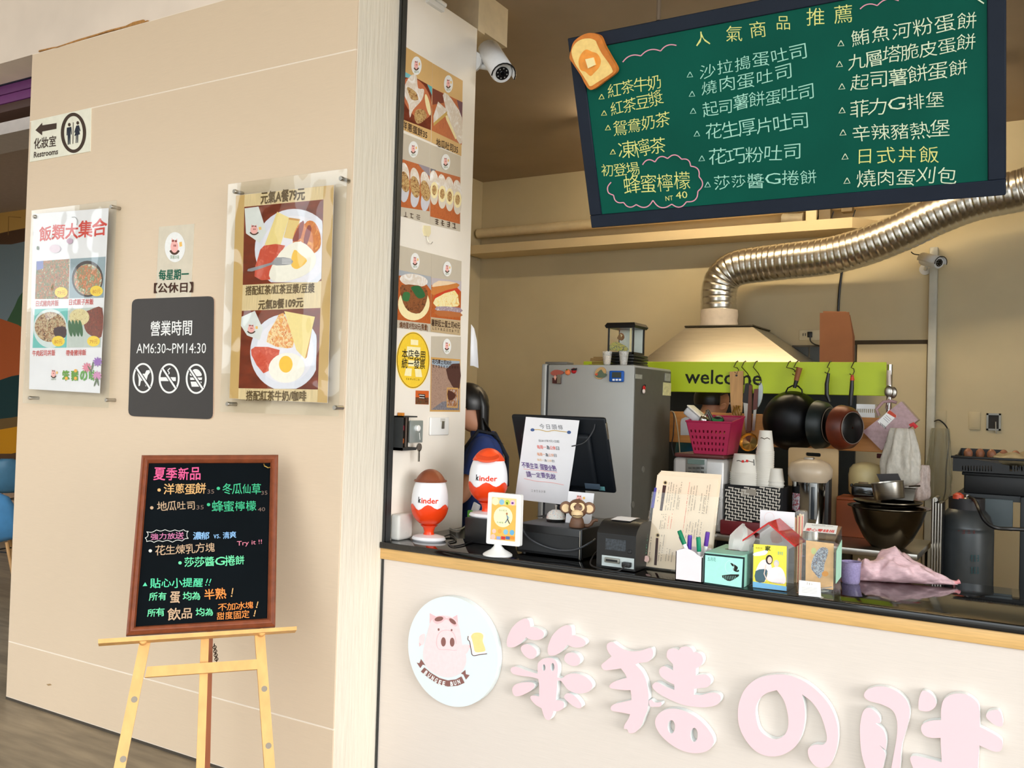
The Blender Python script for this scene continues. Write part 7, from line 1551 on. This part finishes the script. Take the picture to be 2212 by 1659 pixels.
t = thing('rice_cooker', 'cream rounded rice cooker behind the toaster', 'rice cooker', c); M_rc = mat('cream_cooker', (206, 188, 136), .4)
MB().lathe([(32*k, .008), (36*k, .02), (37*k, hr*.62), (36*k, hr*.68)], c, 32, M_rc).build('body', None, t); MB().lathe([(36*k, hr*.68), (35*k, hr*.80), (28*k, hr*.92), (12*k, hr*.99), (2*k, hr)], c, 32, M_rc).build('lid', None, t)
MB().lathe([(26*k, 0), (26*k, .01)], c, 20, M_black).build('foot', None, t); MB().rbox(c.x-10*k, c.x+10*k, c.y-38*k, c.y-34*k, c.z+hr*.36, c.z+hr*.44, .003, 2, mat('emblem_brown', (120, 96, 60), .4)).build('emblem', None, t)
X0, X1, Z0, Z1 = fb(1838, 1048, 1893, 1080, rY+.01)
t = thing('toaster', 'shiny dark toaster on the orange riser before the rice cooker', 'toaster', ((X0+X1)/2, rY+.05, zr)); MB().rbox(X0, X1, rY+.005, rY+.10, zr+.006, Z1, .014, 4, mat('black_chrome', (90, 92, 94), .12, .9)).build('body', None, t)
MB().rbox(X0+.01, X1-.01, rY+.03, rY+.05, Z1-.004, Z1+.003, .002, 1, M_black).build('slot', None, t); MB().rbox(X0+.01, X1-.01, rY+.06, rY+.08, Z1-.004, Z1+.003, .002, 1, M_black).build('slot', None, t); MB().rbox(X0-.008, X0+.002, rY+.03, rY+.06, zr+.05, zr+.065, .003, 2, M_black).build('lever', None, t)
for x in (X0+.015, X1-.015): MB().lathe([(.008, 0), (.008, .008)], V(x, rY+.05, zr), 8, M_black).build('foot', None, t)
# bowls and pots
M_bw = mat('worn_steel', (104, 96, 82), .24, 1, .25, 8); bY = 4.57; c = PY(1918, 1168, bY); c = V(c.x, bY, ZT); k = mpp(c); hb_ = PY(1918, 1100, bY-.1).z-ZT; rb = 80*k
t = thing('mixing_bowl', 'large worn steel mixing bowl with wide rim on the work table', 'bowl', c)
MB().lathe([(rb*.42, .001), (rb*.62, hb_*.22), (rb*.84, hb_*.62), (rb*.95, hb_*.97), (rb*1.05, hb_), (rb*1.05, hb_+.004), (rb*.93, hb_), (rb*.8, hb_*.62), (rb*.58, hb_*.25), (rb*.3, .01)], c, 48, M_bw).build('bowl', None, t)
c2 = V(c.x-.005, bY, ZT+hb_+.0045); t = thing('shallow_bowl', 'shallow steel bowl resting on the large mixing bowl', 'bowl', c2)
MB().lathe([(rb*.5, .0), (rb*.8, .012), (rb*.88, .022), (rb*.88, .026), (rb*.76, .014), (rb*.3, .006)], c2, 44, M_bw).build('bowl', None, t)
c3 = PY(1921, 1108, bY-.03); c3 = V(c3.x, bY-.03, c2.z+.0265); k = mpp(c3); t = thing('small_steel_pot', 'small tilted steel pot on top of the bowls', 'pot', c3)
ms = MB().lathe([(30*k, 0), (31*k, .004), (33*k, 36*k), (34.5*k, 37*k), (32*k, 37*k), (29*k, .006)], c3, 36, M_steel).rot(R(-9), 'Y', c3+V(.06, 0, 0)); lowz = min(v.z for v in ms.v); ms.v = [v+V(0, 0, c3.z-lowz) for v in ms.v]; ms.build('pot', None, t)
X0, X1, Z0, Z1 = fb(1897, 1052, 1977, 1098, bY+.09)
t = thing('steel_food_pan', 'square steel food pan behind the small tilted pot', 'food pan', ((X0+X1)/2, bY+.12, Z0)); t_mb = MB().rings([[V(x, y, z) for x, y in ((X0+i_, bY+.09+i_), (X1-i_, bY+.09+i_), (X1-i_, bY+.17-i_), (X0+i_, bY+.17-i_))] for z, i_ in ((c2.z+.027, .008), (Z1-.004, 0), (Z1, -.006), (Z1+.001, .004), (Z1-.06, .01))], M_steel); t_mb.build('pan', None, t)
MB().tube([V(X1-.03, bY+.10, Z1+.006), V(X1+.02, bY+.1, Z1+.012)], .004, 6, M_bw).build('handle', None, t)
bp_ = [PY(x, y, bY+.10) for x, y in ((1893, 1024), (1939, 1023), (1952, 1054), (1905, 1058))]
tag(MB().prism([V(p.x, p.y, max(p.z, Z1+.0015)) for p in bp_], (0, .014, 0), mat('dark_brown_slab', (30, 22, 20), .4, 0, .3, 20)).build('dark_plate'), 'dark square plate leaning on the steel food pan', 'plate')

# steel cabinet side with vertical rods, right of the table
X0, X1, _, Z1 = fb(1986, 1085, 2012, 1230, 4.82); X1 = tX1+.056; X0 = tX1+.012
t = thing('steel_rack', 'narrow steel rack with vertical rods right of the work table', 'rack', ((X0+X1)/2, 4.9, 0))
MB().rbox(X0, X1, 4.83, 4.99, .02, Z1, .004, 2, mat('dark_steel_panel', (70, 72, 74), .3, .8)).build('cabinet', None, t)
for i in range(4): x = X0+(X1-X0)*(.1+.27*i); MB().tube([V(x, 4.822, .02), V(x, 4.822, Z1+.02*(i == 0))], .006, 8, M_steel).build('rod', None, t)
MB().tube([V(X0+.012, 4.84, Z1+.014), V(X0+.012, 4.97, Z1+.014)], .012, 10, M_steel).build('roller', None, t); 
# gas cylinder
gY = 5.05; c = PY(2086, 1200, gY); k = mpp(c); c = V(c.x, gY, 0); zt_ = PY(2086, 1092, gY-.05).z; rg = 54*k
t = thing('gas_cylinder', 'grey steel gas cylinder with black hose behind the counter', 'gas cylinder', c); M_gas = mat('grey_cylinder', (76, 80, 82), .36, .4, .2, 6)
MB().lathe([(rg*.9, 0), (rg, .03), (rg, zt_-.13), (rg*.99, zt_-.115), (rg*1.005, zt_-.11), (rg*.98, zt_-.1), (rg*.86, zt_-.05), (rg*.6, zt_-.012), (rg*.3, zt_)], c, 40, M_gas).build('tank', None, t)
MB().lathe([(rg*.66, zt_-.03), (rg*.66, zt_+.035), (rg*.63, zt_+.035), (rg*.63, zt_-.03)], c, 30, mat('dark_collar', (44, 42, 44), .5)).build('collar', None, t)
MB().lathe([(.02, zt_-.005), (.02, zt_+.03), (.012, zt_+.035), (.012, zt_+.05)], c, 14, M_steel).build('valve', None, t)
MB().lathe([(.026, 0), (.024, .02), (.01, .03)], V(PY(2068, 1079, gY-.1).x, gY-.05, PY(2068, 1079, gY-.1).z), 14, mat('orange_valve', (206, 74, 44), .4)).build('regulator', None, t)
q = Print((0, gY-rg-.001, 0), (0, -1, 0)); q.scrib(2096, 1206, 2116, 1206, 16, ink((60, 92, 96))); q.scrib(2096, 1232, 2116, 1232, 16, ink((60, 92, 96))); q.scrib(2066, 1150, 2110, 1148, 9, ink((110, 60, 60))); q.build('worn_lettering', t)['kind'] = 'stuff'
cable('cable', 'black rubber gas hose curving from the cylinder valve', [V(c.x+.012, gY-.02, zt_+.04), PY(2106, 1082, gY-.1), PY(2116, 1104, gY-.18), PY(2128, 1126, gY-.2), PY(2150, 1140, gY-.2), PY(2190, 1143, gY-.15), PY(2260, 1146, gY-.1)], .009, M_cabk)
# freezer and crates
fY = 5.30; X0, X1, Z0, Z1 = fb(2058, 990, 2300, 1030, fY); zc0 = PY(2140, 1070, fY).z
t = thing('grey_freezer', 'dark grey freezer under the black crates', 'freezer', (X0+.3, fY+.3, 0)); fxa = PY(2062, 1100, fY+.02).x+.30
MB().rbox(fxa, X1, fY+.02, 5.95, .04, zc0, .006, 2, mat('freezer_grey', (50, 55, 58), .5)).build('cabinet', None, t); MB().box(fxa+.02, X1-.02, fY+.03, 5.9, 0, .04, M_black).build('plinth', None, t, False)
MB().rbox(PY(2122, 1100, fY).x, PY(2188, 1100, fY).x, fY+.012, fY+.022, PY(2150, 1145, fY).z, PY(2150, 1078, fY).z, .003, 1, mat('pale_panel', (86, 98, 102), .4)).build('panel', None, t)
MB().box(X0+.02, fxa, fY+.04, 5.9, zc0-.03, zc0, mat('freezer_grey', (96, 102, 104))).build('worktop', None, t, False)
M_cr = mat('black_crate', (18, 20, 22), .5)
t = thing('lower_crate', 'dark solid crate under the slotted crate on the freezer', 'crate', (X0+.3, fY+.2, zc0)); za = PY(2140, 1022, fY).z
MB().rbox(X0+.05, X1, fY+.05, fY+.45, zc0+.0005, za, .008, 2, M_cr).build('tub', None, t)
MB().rbox(X0+.04, X1, fY+.04, fY+.46, za-.02, za-.004, .004, 2, M_cr).build('rim', None, t)
t = thing('slotted_crate', 'black crate with a row of slots on the freezer', 'crate', (X0+.3, fY+.2, za)); P = [V(X0, fY, za), V(X1, fY, za), V(X1, fY, Z1), V(X0, fY, Z1)]; L = [P]
for (xa, n_) in ((2078, 11), (2178, 9)):
    for i in range(n_):
        a = [PY(xa+i*6.2+dx, y, fY) for dx, y in ((0, 1018), (2.6, 1018), (2.6, 1006), (0, 1006))]; L.append(a)
MB().prism_holes(L, (0, .006, 0), M_cr).build('front_wall', None, t, False)
MB().box(X0, X0+.006, fY+.006, fY+.45, za, Z1, M_cr).build('side_wall', None, t, False); MB().box(X0, X1, fY+.45, fY+.456, za, Z1, M_cr).build('back_wall', None, t, False); MB().box(X0, X1, fY+.006, fY+.45, za, za+.006, M_cr).build('bottom', None, t, False); MB().rbox(X0-.01, X1, fY-.01, fY+.02, Z1-.012, Z1, .004, 2, M_cr).build('rim', None, t)
tz = PY(2115, 972, fY+.1).z
t = thing('egg_tray_box', 'black open box with brown eggs standing in the slotted crate', 'box', (PY(2115, 990, fY+.1).x, fY+.15, za+.0065)); bx0, bx1 = PY(2068, 985, fY+.1).x, PY(2165, 985, fY+.1).x
MB().box(bx0, bx1, fY+.30, fY+.306, za+.007, tz, M_cr).build('back_wall', None, t, False); MB().box(bx0, bx1, fY+.08, fY+.30, za+.007, za+.012, M_cr).build('bottom', None, t, False); MB().prism([V(bx0, fY+.08, za+.007), V(bx0, fY+.30, za+.007), V(bx0, fY+.30, tz), V(bx0, fY+.08, Z1)], (.005, 0, 0), M_cr).build('side_wall', None, t, False)
ez = Z1-.006; M_eg = mat('brown_egg', (150, 98, 70), .5)
tag(MB().box(bx0+.006, bx1, fY+.082, fY+.298, za+.013, ez-.012, mat('egg_carton_grey', (110, 104, 96), .8)).build('egg_carton'), 'grey carton under the brown eggs in the crate', 'carton')
e0 = None
for i in range(6):
    p = V(bx0+.05+i*.055, fY+.12+.03*(i % 2), ez-.0115)
    if e0 is None: e0 = tag(MB().ball(p+V(0, 0, .028), .022, .022, .028, M_eg, 16, 10).build('egg'), 'brown egg in the slotted crate, first from the left', 'egg', 'brown eggs in the crate'); l0 = e0.location.copy(); p0_ = p.copy()
    else: e = e0.copy(); col.objects.link(e); e.location = l0+(p-p0_); e['label'] = 'brown egg in the slotted crate, '+ORD[i]+' from the left'
t = thing('clear_bag', 'pale crumpled bag lying on the right of the slotted crate', 'bag', (PY(2190, 990, fY+.15).x, fY+.15, Z1)); cbp = PY(2195, 985, fY+.15)
b = MB().ball(V(cbp.x, fY+.15, Z1-.01), (.13), .09, .036, mat('pale_bag_film', (168, 152, 118), .5, 0, .15, 25), 20, 10); b.v = [v+V(0, 0, .012*math.sin(v.x*60)*math.cos(v.y*50)) for v in b.v]; b.build('bag', None, t)
# plastic jug, white bags on the rack post
jY = YW-.10; jp = [PY(x, y, jY) for x, y in ((1947, 867), (1983, 907), (1904, 973), (1863, 932))]
t = thing('plastic_jug', 'translucent pinkish plastic jug hanging upside down on the rack post', 'jug', jp[2]); M_jug = glass('pinkish_plastic', (226, 200, 204), 1.35, .15, .72, (196, 164, 168))
MB().prism(jp, (0, .09, 0), M_jug).build('body', None, t, False)
hp2 = [PY(x, y, jY+.04) for x, y in ((1899, 898), (1893, 884), (1908, 868), (1925, 866), (1937, 870))]; MB().tube(hp2, .008, 8, M_jug).build('handle', None, t)
q = Print((0, jY, 0), (0, -1, 0), T=(1600, 840, 4.6075), lift=.0006); q.poly([(1480, 208), (1555, 268), (1430, 392), (1362, 325)], I_wht); q.poly([(1470, 220), (1482, 210), (1552, 266), (1540, 290), (1455, 240)], ink((200, 80, 60)))
for i in range(6): q.line([(1392+i*10, 335+i*8), (1412+i*10-18, 362+i*8)], 5, ink((70, 60, 60)))
for i in range(3): q.line([(1420+i*14, 290-i*14), (1470+i*14, 335-i*14)], 5, ink((150, 150, 160)))
q.build('label', t)
t = thing('hanging_tools', 'steel tools with clear handle hanging at the end of the lime board', 'tools', PY(1922, 860, YW-.04))
MB().tube([PY(1920, 800, YW-.04), PY(1921, 832, YW-.04)], .010, 10, mat('clear_handle2', (206, 190, 176), .2)).build('handle', None, t); MB().ball(PY(1920, 846, YW-.04), .022, .012, .03, M_steel, 16, 10).build('scoop', None, t); MB().ball(PY(1929, 848, YW-.02), .02, .012, .03, M_steel, 16, 10).build('scoop', None, t); MB().tube([PY(1921, 855, YW-.04), PY(1914, 885, YW-.04)], .006, 8, M_chrome).build('shaft', None, t)
def sack(name, lb, cx, ytop, ybot, w0, w1, Y, m, neck=True, seed=1, hem=None):
    random.seed(seed); top = PY(cx, ytop, Y); bot = PY(cx, ybot, Y); k = mpp(top); hgt = top.z-bot.z; rs = []
    t = thing(name, lb, 'plastic bag', bot)
    for i in range(22):
        s_ = i/21; w = (w0+(w1-w0)*min(1, s_*1.5)**.8)*k/2; 
        if s_ > .86: w *= 1-.5*((s_-.86)/.14)**2
        rs.append([V(top.x, Y, top.z-hgt*s_)+V(w*math.cos(a), .6*w*math.sin(a), 0)*(1+(.06+.14*(1-s_))*math.sin(a*7+seed+s_*2.5)+.05*math.sin(a*11-s_*7)+.025*math.sin(a*19+s_*23)) for a in [2*math.pi*j/52 for j in range(52)]])
    o = MB().rings(rs, m).build('bag', None, t, True, 180)
    if hem: MB().tube([PY(x, y, Y-.02) for x, y in hem[0]], .010, 8, hem[1]).build('handle_knot', None, t)
M_wb = glass('white_bag_film', (236, 234, 228), 1.3, .2, .85, (214, 208, 196))
sack('white_carrier_bag', 'white crumpled carrier bag with red corner hanging on the rack', 1948, 925, 1050, 40, 78, YW-.16, M_wb, seed=2, hem=([(1966, 920), (1972, 916), (1980, 924)], ink((206, 60, 66))))
sack('bagged_cups', 'clear bag of cups hanging at the right of the white carrier bag', 1986, 1004, 1082, 36, 42, YW-.14, glass('pale_pink_film', (236, 226, 222), 1.3, .12, .6, (214, 196, 188)), seed=5)
sack('clear_hanging_bag', 'long grey clear bag hanging beside the cable trunking', 2031, 925, 1082, 30, 48, YB-.105, glass('grey_film', (232, 232, 222), 1.2, .15, .28, (200, 196, 180)), seed=8)
tag(MB().rbox(PY(1895, 985, YW-.02).x, PY(1918, 985, YW-.02).x, YW-.04, YW-.0185, PY(1905, 990, YW-.02).z, PY(1905, 980, YW-.02).z, .003, 2, ink((70, 26, 28))).build('red_clip'), 'dark red clip under the wooden rail by the steel post', 'clip')
# paper behind the poster wall
pg = MB(); Yg = 3.66
pr_ = [[PX(1016, 700, XE+.001)+V(0, .006, 0), PX(1014, 790, XE+.001)+V(0, .006, 0)], [PX(1016, 700, XE+.001)+V(.010, .02, -.02), PX(1014, 790, XE+.001)+V(.010, .02, .0)], [PX(1016, 700, XE+.001)+V(.018, .035, -.08), PX(1014, 790, XE+.001)+V(.030, .035, -.01)]]
pg.rings(pr_, M_paper, caps=False, closed=False); o = pg.build('curled_sheet'); tag(o, 'curled white sheet sticking out behind the poster wall edge', 'paper'); sm = o.modifiers.new('thick', 'SOLIDIFY'); sm.thickness = .001
# ------------------------------------------------------------------ surveillance cameras
def cctv(label, base, body0, body1, rad_, tilt):
    t = thing('security_camera', label, 'security camera', base); M_cw = mat('camera_white', (226, 228, 230), .35)
    d = (body1-body0); L_ = d.length; d.normalize(); s_ = d.cross(V(0, 0, 1)).normalized(); u_ = s_.cross(d)
    MB().lathe([(rad_*.86, 0), (rad_, L_*.05), (rad_, L_*.9), (rad_*.9, L_*.96), (rad_*.55, L_*.965)], body0, 26, M_cw, d).build('housing', None, t)
    hood = MB(); rs = []
    for f in (-.02, 1.06):
        rs.append([body0+d*(L_*f)+(s_*math.cos(a)+u_*math.sin(a))*rad_*1.12 for a in [R(-10+20*i) for i in range(11)]])
    hood.rings(rs, M_cw, caps=False, closed=False); o = hood.build('sun_hood', None, t); m_ = o.modifiers.new('thick', 'SOLIDIFY'); m_.thickness = .003
    MB().tube([body0+d*(L_*1.06)+(s_*math.cos(a)+u_*math.sin(a))*rad_*1.12 for a in [R(-10+20*i) for i in range(11)]], rad_*.07, 6, M_black).build('hood_edge', None, t)
    MB().lathe([(rad_*.62, L_*.965), (rad_*.62, L_*.975)], body0, 22, mat('lens_dark', (24, 24, 26), .1), d).build('lens_window', None, t)
    MB().lathe([(rad_*.25, L_*.976), (rad_*.2, L_*.985)], body0, 16, mat('lens_glass', (10, 12, 16), .05), d).build('lens', None, t)
    for i in range(8):
        a = 2*math.pi*i/8; MB().lathe([(rad_*.07, L_*.976), (rad_*.05, L_*.982)], body0+(s_*math.cos(a)+u_*math.sin(a))*rad_*.45, 8, mat('led_grey', (150, 150, 146), .3), d).build('led', None, t)
    mid = body0+d*L_*.3
    MB().tube([base, base*.5+mid*.5-u_*rad_*.6, mid-u_*rad_*.9], rad_*.3, 10, M_cw).build('arm', None, t)
    bd = tilt; MB().lathe([(rad_*.95, 0), (rad_*.95, rad_*.25), (rad_*.6, rad_*.35)], base, 20, M_cw, bd).build('mount', None, t)
    return t
Yc = 3.70; b1 = PY(1086, 160, Yc-.09); b0 = PY(1056, 112, Yc+.02); rk = 23*mpp(b0)
cctv('white bullet security camera mounted behind the poster wall edge', V(XE-.001, 3.63, PY(1040, 138, Yc).z)+V(0, .026, 0)+V(-.02, 0, 0), b0, b1, rk, V(0, 1, .0))
b0 = PY(1994, 560, YB-.14); b1 = PY(2030, 568, YB-.26); rk = 13*mpp(b0)
cctv('small white security camera below the exhaust duct on the back wall', V(PY(1999, 580, YB).x, YB-.001, PY(1999, 582, YB).z), b0, b1, rk, V(0, -1, 0))
cable('cable', 'thin cable from the duct to the back wall security camera', [PY(1968, 544, YB-.1), PY(1975, 549, YB-.1), PY(1990, 551, YB-.13), PY(1995, 553, YB-.13)], .004, M_cabk)

# ------------------------------------------------------------------ people behind the counter
M_skin = mat('skin', (196, 140, 108), .55, 0, .04, 12); M_hair = mat('black_hair', (14, 13, 14), .38, 0, .4, 60, (1, 1, .1))
def skinned(name, nodes, edges, rads, m, parent, root=0, sub=2):
    me = bpy.data.meshes.new(name); lo = min(n.z for n in nodes); o_ = V(nodes[root].x, nodes[root].y, lo)
    me.from_pydata([n-o_ for n in nodes], edges, []); ob = bpy.data.objects.new(name, me); col.objects.link(ob); me.materials.append(m)
    sk = ob.modifiers.new('skin', 'SKIN'); sk.use_smooth_shade = True
    for i, v in enumerate(me.skin_vertices[0].data):
        r_ = rads[i]; v.radius = r_ if isinstance(r_, tuple) else (r_, r_); v.use_root = (i == root)
    sb = ob.modifiers.new('sub', 'SUBSURF'); sb.levels = sub; sb.render_levels = sub
    ob.parent = parent; ob.location = o_-WL[parent.name]; WL[ob.name] = o_
    return ob
def person(label, x, y, heading, hgt, shirt, apron, head_down=0.0, long_hair=True, arms=None, seed=0):
    t = thing('person', label, 'person', (x, y, 0)); f = V(math.cos(heading), math.sin(heading), 0); s = V(-f.y, f.x, 0); S = hgt/1.65
    def P(fo, si, z): return V(x, y, 0)+f*fo*S+s*si*S+V(0, 0, z*S)
    hd_f = .03+.075*head_down
    nodes = [P(0, 0, .93), P(0, 0, 1.08), P(.005, 0, 1.24), P(0, 0, 1.36), P(.012, 0, 1.43), P(hd_f, 0, 1.50), P(hd_f+.012, 0, 1.58), P(hd_f+.005, 0, 1.63)]
    rads = [(.14, .10), (.115, .085), (.125, .085), (.085, .055), .048, (.062, .075), (.07, .09), (.045, .06)]; rads = [tuple(a*S for a in (r_ if isinstance(r_, tuple) else (r_, r_))) for r_ in rads]
    edges = [(i, i+1) for i in range(7)]
    arms = arms or [((.10, .02, 1.10), (.34, .0, 1.06)), ((.10, .02, 1.10), (.34, .0, 1.06))]
    hands = []
    for k, sg in ((0, 1), (1, -1)):
        e, w = arms[k]; i0 = len(nodes)
        nodes += [P(0, sg*.165, 1.345), P(e[0]*.5, sg*(.19+e[1]*.5), (1.33+e[2])/2), P(e[0], sg*(.20+e[1]), e[2]), P((e[0]+w[0])/2, sg*(.19+w[1]), (e[2]+w[2])/2), P(w[0], sg*(.16+w[1]), w[2])]
        rads += [(.055*S,)*2, (.046*S,)*2, (.038*S,)*2, (.036*S,)*2, (.025*S,)*2]; edges += [(3, i0)]+[(i0+j, i0+j+1) for j in range(4)]
        hands.append((nodes[-1], (nodes[-1]-nodes[-2]).normalized(), sg))
    for sg in (1, -1):
        i0 = len(nodes); nodes += [P(0, sg*.09, .86), P(.01, sg*.095, .48), P(-.01, sg*.10, .07), P(.10, sg*.105, .035)]
        rads += [(.088*S,)*2, (.058*S,)*2, (.038*S,)*2, (.035*S,)*2]; edges += [(0, i0), (i0, i0+1), (i0+1, i0+2), (i0+2, i0+3)]
    b = skinned('body', nodes, edges, rads, M_skin, t)
    # hands with five fingers
    for hp, hd, sg in hands:
        side = hd.cross(V(0, 0, 1)).normalized(); nd = [hp, hp+hd*.045*S]; rd = [(.022*S, .016*S), (.034*S, .015*S)]; ed = [(0, 1)]
        for q_, (off, ln) in enumerate(((-.028, .05), (-.010, .065), (.010, .07), (.028, .062))):
            i0 = len(nd); a = hp+hd*.075*S+side*off*S; nd += [a, a+hd*ln*.55*S+V(0, 0, -.010*S), a+hd*ln*S+V(0, 0, -.03*S)]; rd += [(.009*S,)*2, (.008*S,)*2, (.007*S,)*2]; ed += [(1, i0), (i0, i0+1), (i0+1, i0+2)]
        i0 = len(nd); nd += [hp+hd*.03*S+side*sg*.04*S, hp+hd*.065*S+side*sg*.055*S+V(0, 0, -.012*S)]; rd += [(.011*S,)*2, (.009*S,)*2]; ed += [(0, i0), (i0, i0+1)]
        skinned('hand', nd, ed, rd, M_skin, t, 1, 1)
    # face
    hc = P(hd_f+.01, 0, 1.545)
    MB().rings([[hc+f*(.088*S)+s*(.006*S*a)+V(0, 0, .012*S) for a in (-1, 1)]+[hc+f*.088*S], [hc+f*(.108*S)+s*(.012*S*a)-V(0, 0, .022*S) for a in (-1, 1)]+[hc+f*.112*S-V(0, 0, .018*S)]], M_skin).build('nose', None, t)
    MB().tube([hc+f*(.080*S)+s*(.022*S*a)-V(0, 0, (.048+.003*abs(a))*S) for a in (-1, -.5, 0, .5, 1)], .004*S, 6, mat('lips', (170, 90, 84), .5)).build('mouth', None, t)
    for sg in (-1, 1):
        MB().ball(hc+f*(.079*S)+s*(sg*.030*S)+V(0, 0, .008*S), .011*S, m=mat('eye_white', (230, 226, 220), .2), n=12, k=8).build('eye', None, t)
        MB().ball(hc+f*(.087*S)+s*(sg*.030*S)+V(0, 0, .008*S), .0052*S, m=I_blk, n=10, k=6).build('iris', None, t)
        er = MB().lathe([(.019*S, -.004*S), (.024*S, .0), (.019*S, .004*S), (.010*S, .001*S)], hc+s*(sg*.092*S)+f*.006*S-V(0, 0, .012*S), 16, M_skin, s*sg+f*.25*-1, sy=.65); er.build('ear', None, t)
    # hair: shell over the crown plus, for long hair, a fall down the back
    hr = MB(); rs = []; C_ = P(hd_f-.008, 0, 1.575)
    for i in range(9):
        a = R(90-i*13.5); rr = math.cos(a); zz = math.sin(a)
        rs.append([C_+f*(.112*S*rr*math.cos(b_)*(1.0 if math.cos(b_) < 0 else (.92 if i < 6 else .2)))+s*(.094*S*rr*math.sin(b_))+V(0, 0, .108*S*zz) for b_ in [2*math.pi*j/24 for j in range(24)]])
    hr.rings(rs, M_hair); hr.build('hair', None, t, True, 60)
    if long_hair:
        rs = []
        for (fo, w, z, d_) in ((hd_f-.05, .04, 1.665, .015), (hd_f-.075, .07, 1.62, .035), (hd_f-.085, .074, 1.56, .038), (hd_f-.088, .068, 1.48, .034), (hd_f-.092, .058, 1.40, .030), (hd_f-.10, .046, 1.32, .022), (hd_f-.115, .02, 1.22, .010)):
            rs.append([P(fo, 0, z)+s*(w*S*math.cos(a))+f*(d_*S*math.sin(a)) for a in [2*math.pi*j/18 for j in range(18)]])
        hr = MB().rings(rs, M_hair)
        for j in range(6): hr.tube([P(hd_f-.09, .04+.008*j, 1.50), P(hd_f-.135-.004*j, .05+.008*j, 1.40), P(hd_f-.16-.008*j, .055+.010*j, 1.31+.012*j)], [.004*S, .003*S, .001*S], 5, M_hair)
        hr.build('long_hair', None, t, True, 60)
    # shirt with short sleeves: lofted torso and two sleeves
    sh = MB(); rs = []
    for (z, w, d_, fo) in ((.86, .165, .125, 0), (.95, .160, .122, 0), (1.06, .150, .112, 0), (1.18, .158, .116, .004), (1.28, .172, .116, .004), (1.34, .185, .100, 0), (1.375, .165, .084, -.004), (1.40, .115, .072, -.004), (1.418, .078, .066, .004), (1.432, .068, .062, .008)):
        rs.append([P(fo, 0, z)+s*(w*S*math.copysign(abs(math.cos(a))**.85, math.cos(a)))+f*(d_*S*math.sin(a)) for a in [2*math.pi*k_/28 for k_ in range(28)]])
    sh.rings(rs, shirt, caps=False)
    for i0, sg in ((8, 1), (13, -1)):
        a_, b_ = nodes[i0], nodes[i0+1]; m0 = a_-s*(sg*.05*S)+V(0, 0, .008*S)
        sh.tube([m0, a_, a_*.5+b_*.5, b_, b_+(b_-a_)*.12], [.060*S, .068*S, .066*S, .064*S, .064*S], 16, shirt, caps=False)
    sh.build('shirt', None, t, True, 60)
    # trousers
    tn = [nodes[0]-V(0, 0, .01)]; tr_ = [(.165*S, .125*S)]; te = []
    for i0 in (18, 22):
        k0 = len(tn); tn += [nodes[i0], nodes[i0+1], nodes[i0+2]]; tr_ += [(.10*S,)*2, (.072*S,)*2, (.055*S,)*2]; te += [(0, k0), (k0, k0+1), (k0+1, k0+2)]
    skinned('trousers', tn, te, tr_, mat('dark_trousers', (36, 38, 46), .8), t)
    if apron:
        for sg in (-1, 1):
            MB().tube([P(.11, sg*.075, 1.22), P(.10, sg*.085, 1.33), P(.03, sg*.088, 1.435), P(-.06, sg*.085, 1.42), P(-.125, sg*.05, 1.30), P(-.13, -sg*.02, 1.15)], [.010*S]*6, 8, apron).build('apron_strap', None, t)
        MB().rings([[P(.135, a, 1.22) for a in (-.10, -.05, 0, .05, .10)], [P(.165, a, 1.05) for a in (-.14, -.07, 0, .07, .14)], [P(.16, a, .60) for a in (-.18, -.09, 0, .09, .18)]], apron, caps=False, closed=False).build('apron_bib', None, t)
    return t
hp = PY(1036, 868, 4.05)
person('woman in blue shirt and dark apron, long black hair, mostly hidden by the poster wall', hp.x, 4.10, R(213), 1.67, mat('blue_cotton', (34, 58, 120), .85, 0, .08, 30), mat('navy_apron', (26, 30, 40), .85, 0, .06, 30), .9, True)
hp = PY(1528, 866, 5.30)
person('cook in teal shirt behind the gap under the welcome board', hp.x-.05, 5.28, R(38), 1.74, mat('teal_cotton', (16, 96, 130), .85, 0, .08, 30), None, .9, False, arms=[((.12, .03, 1.08), (.30, -.02, 1.02)), ((.12, .03, 1.08), (.30, -.02, 1.02))])
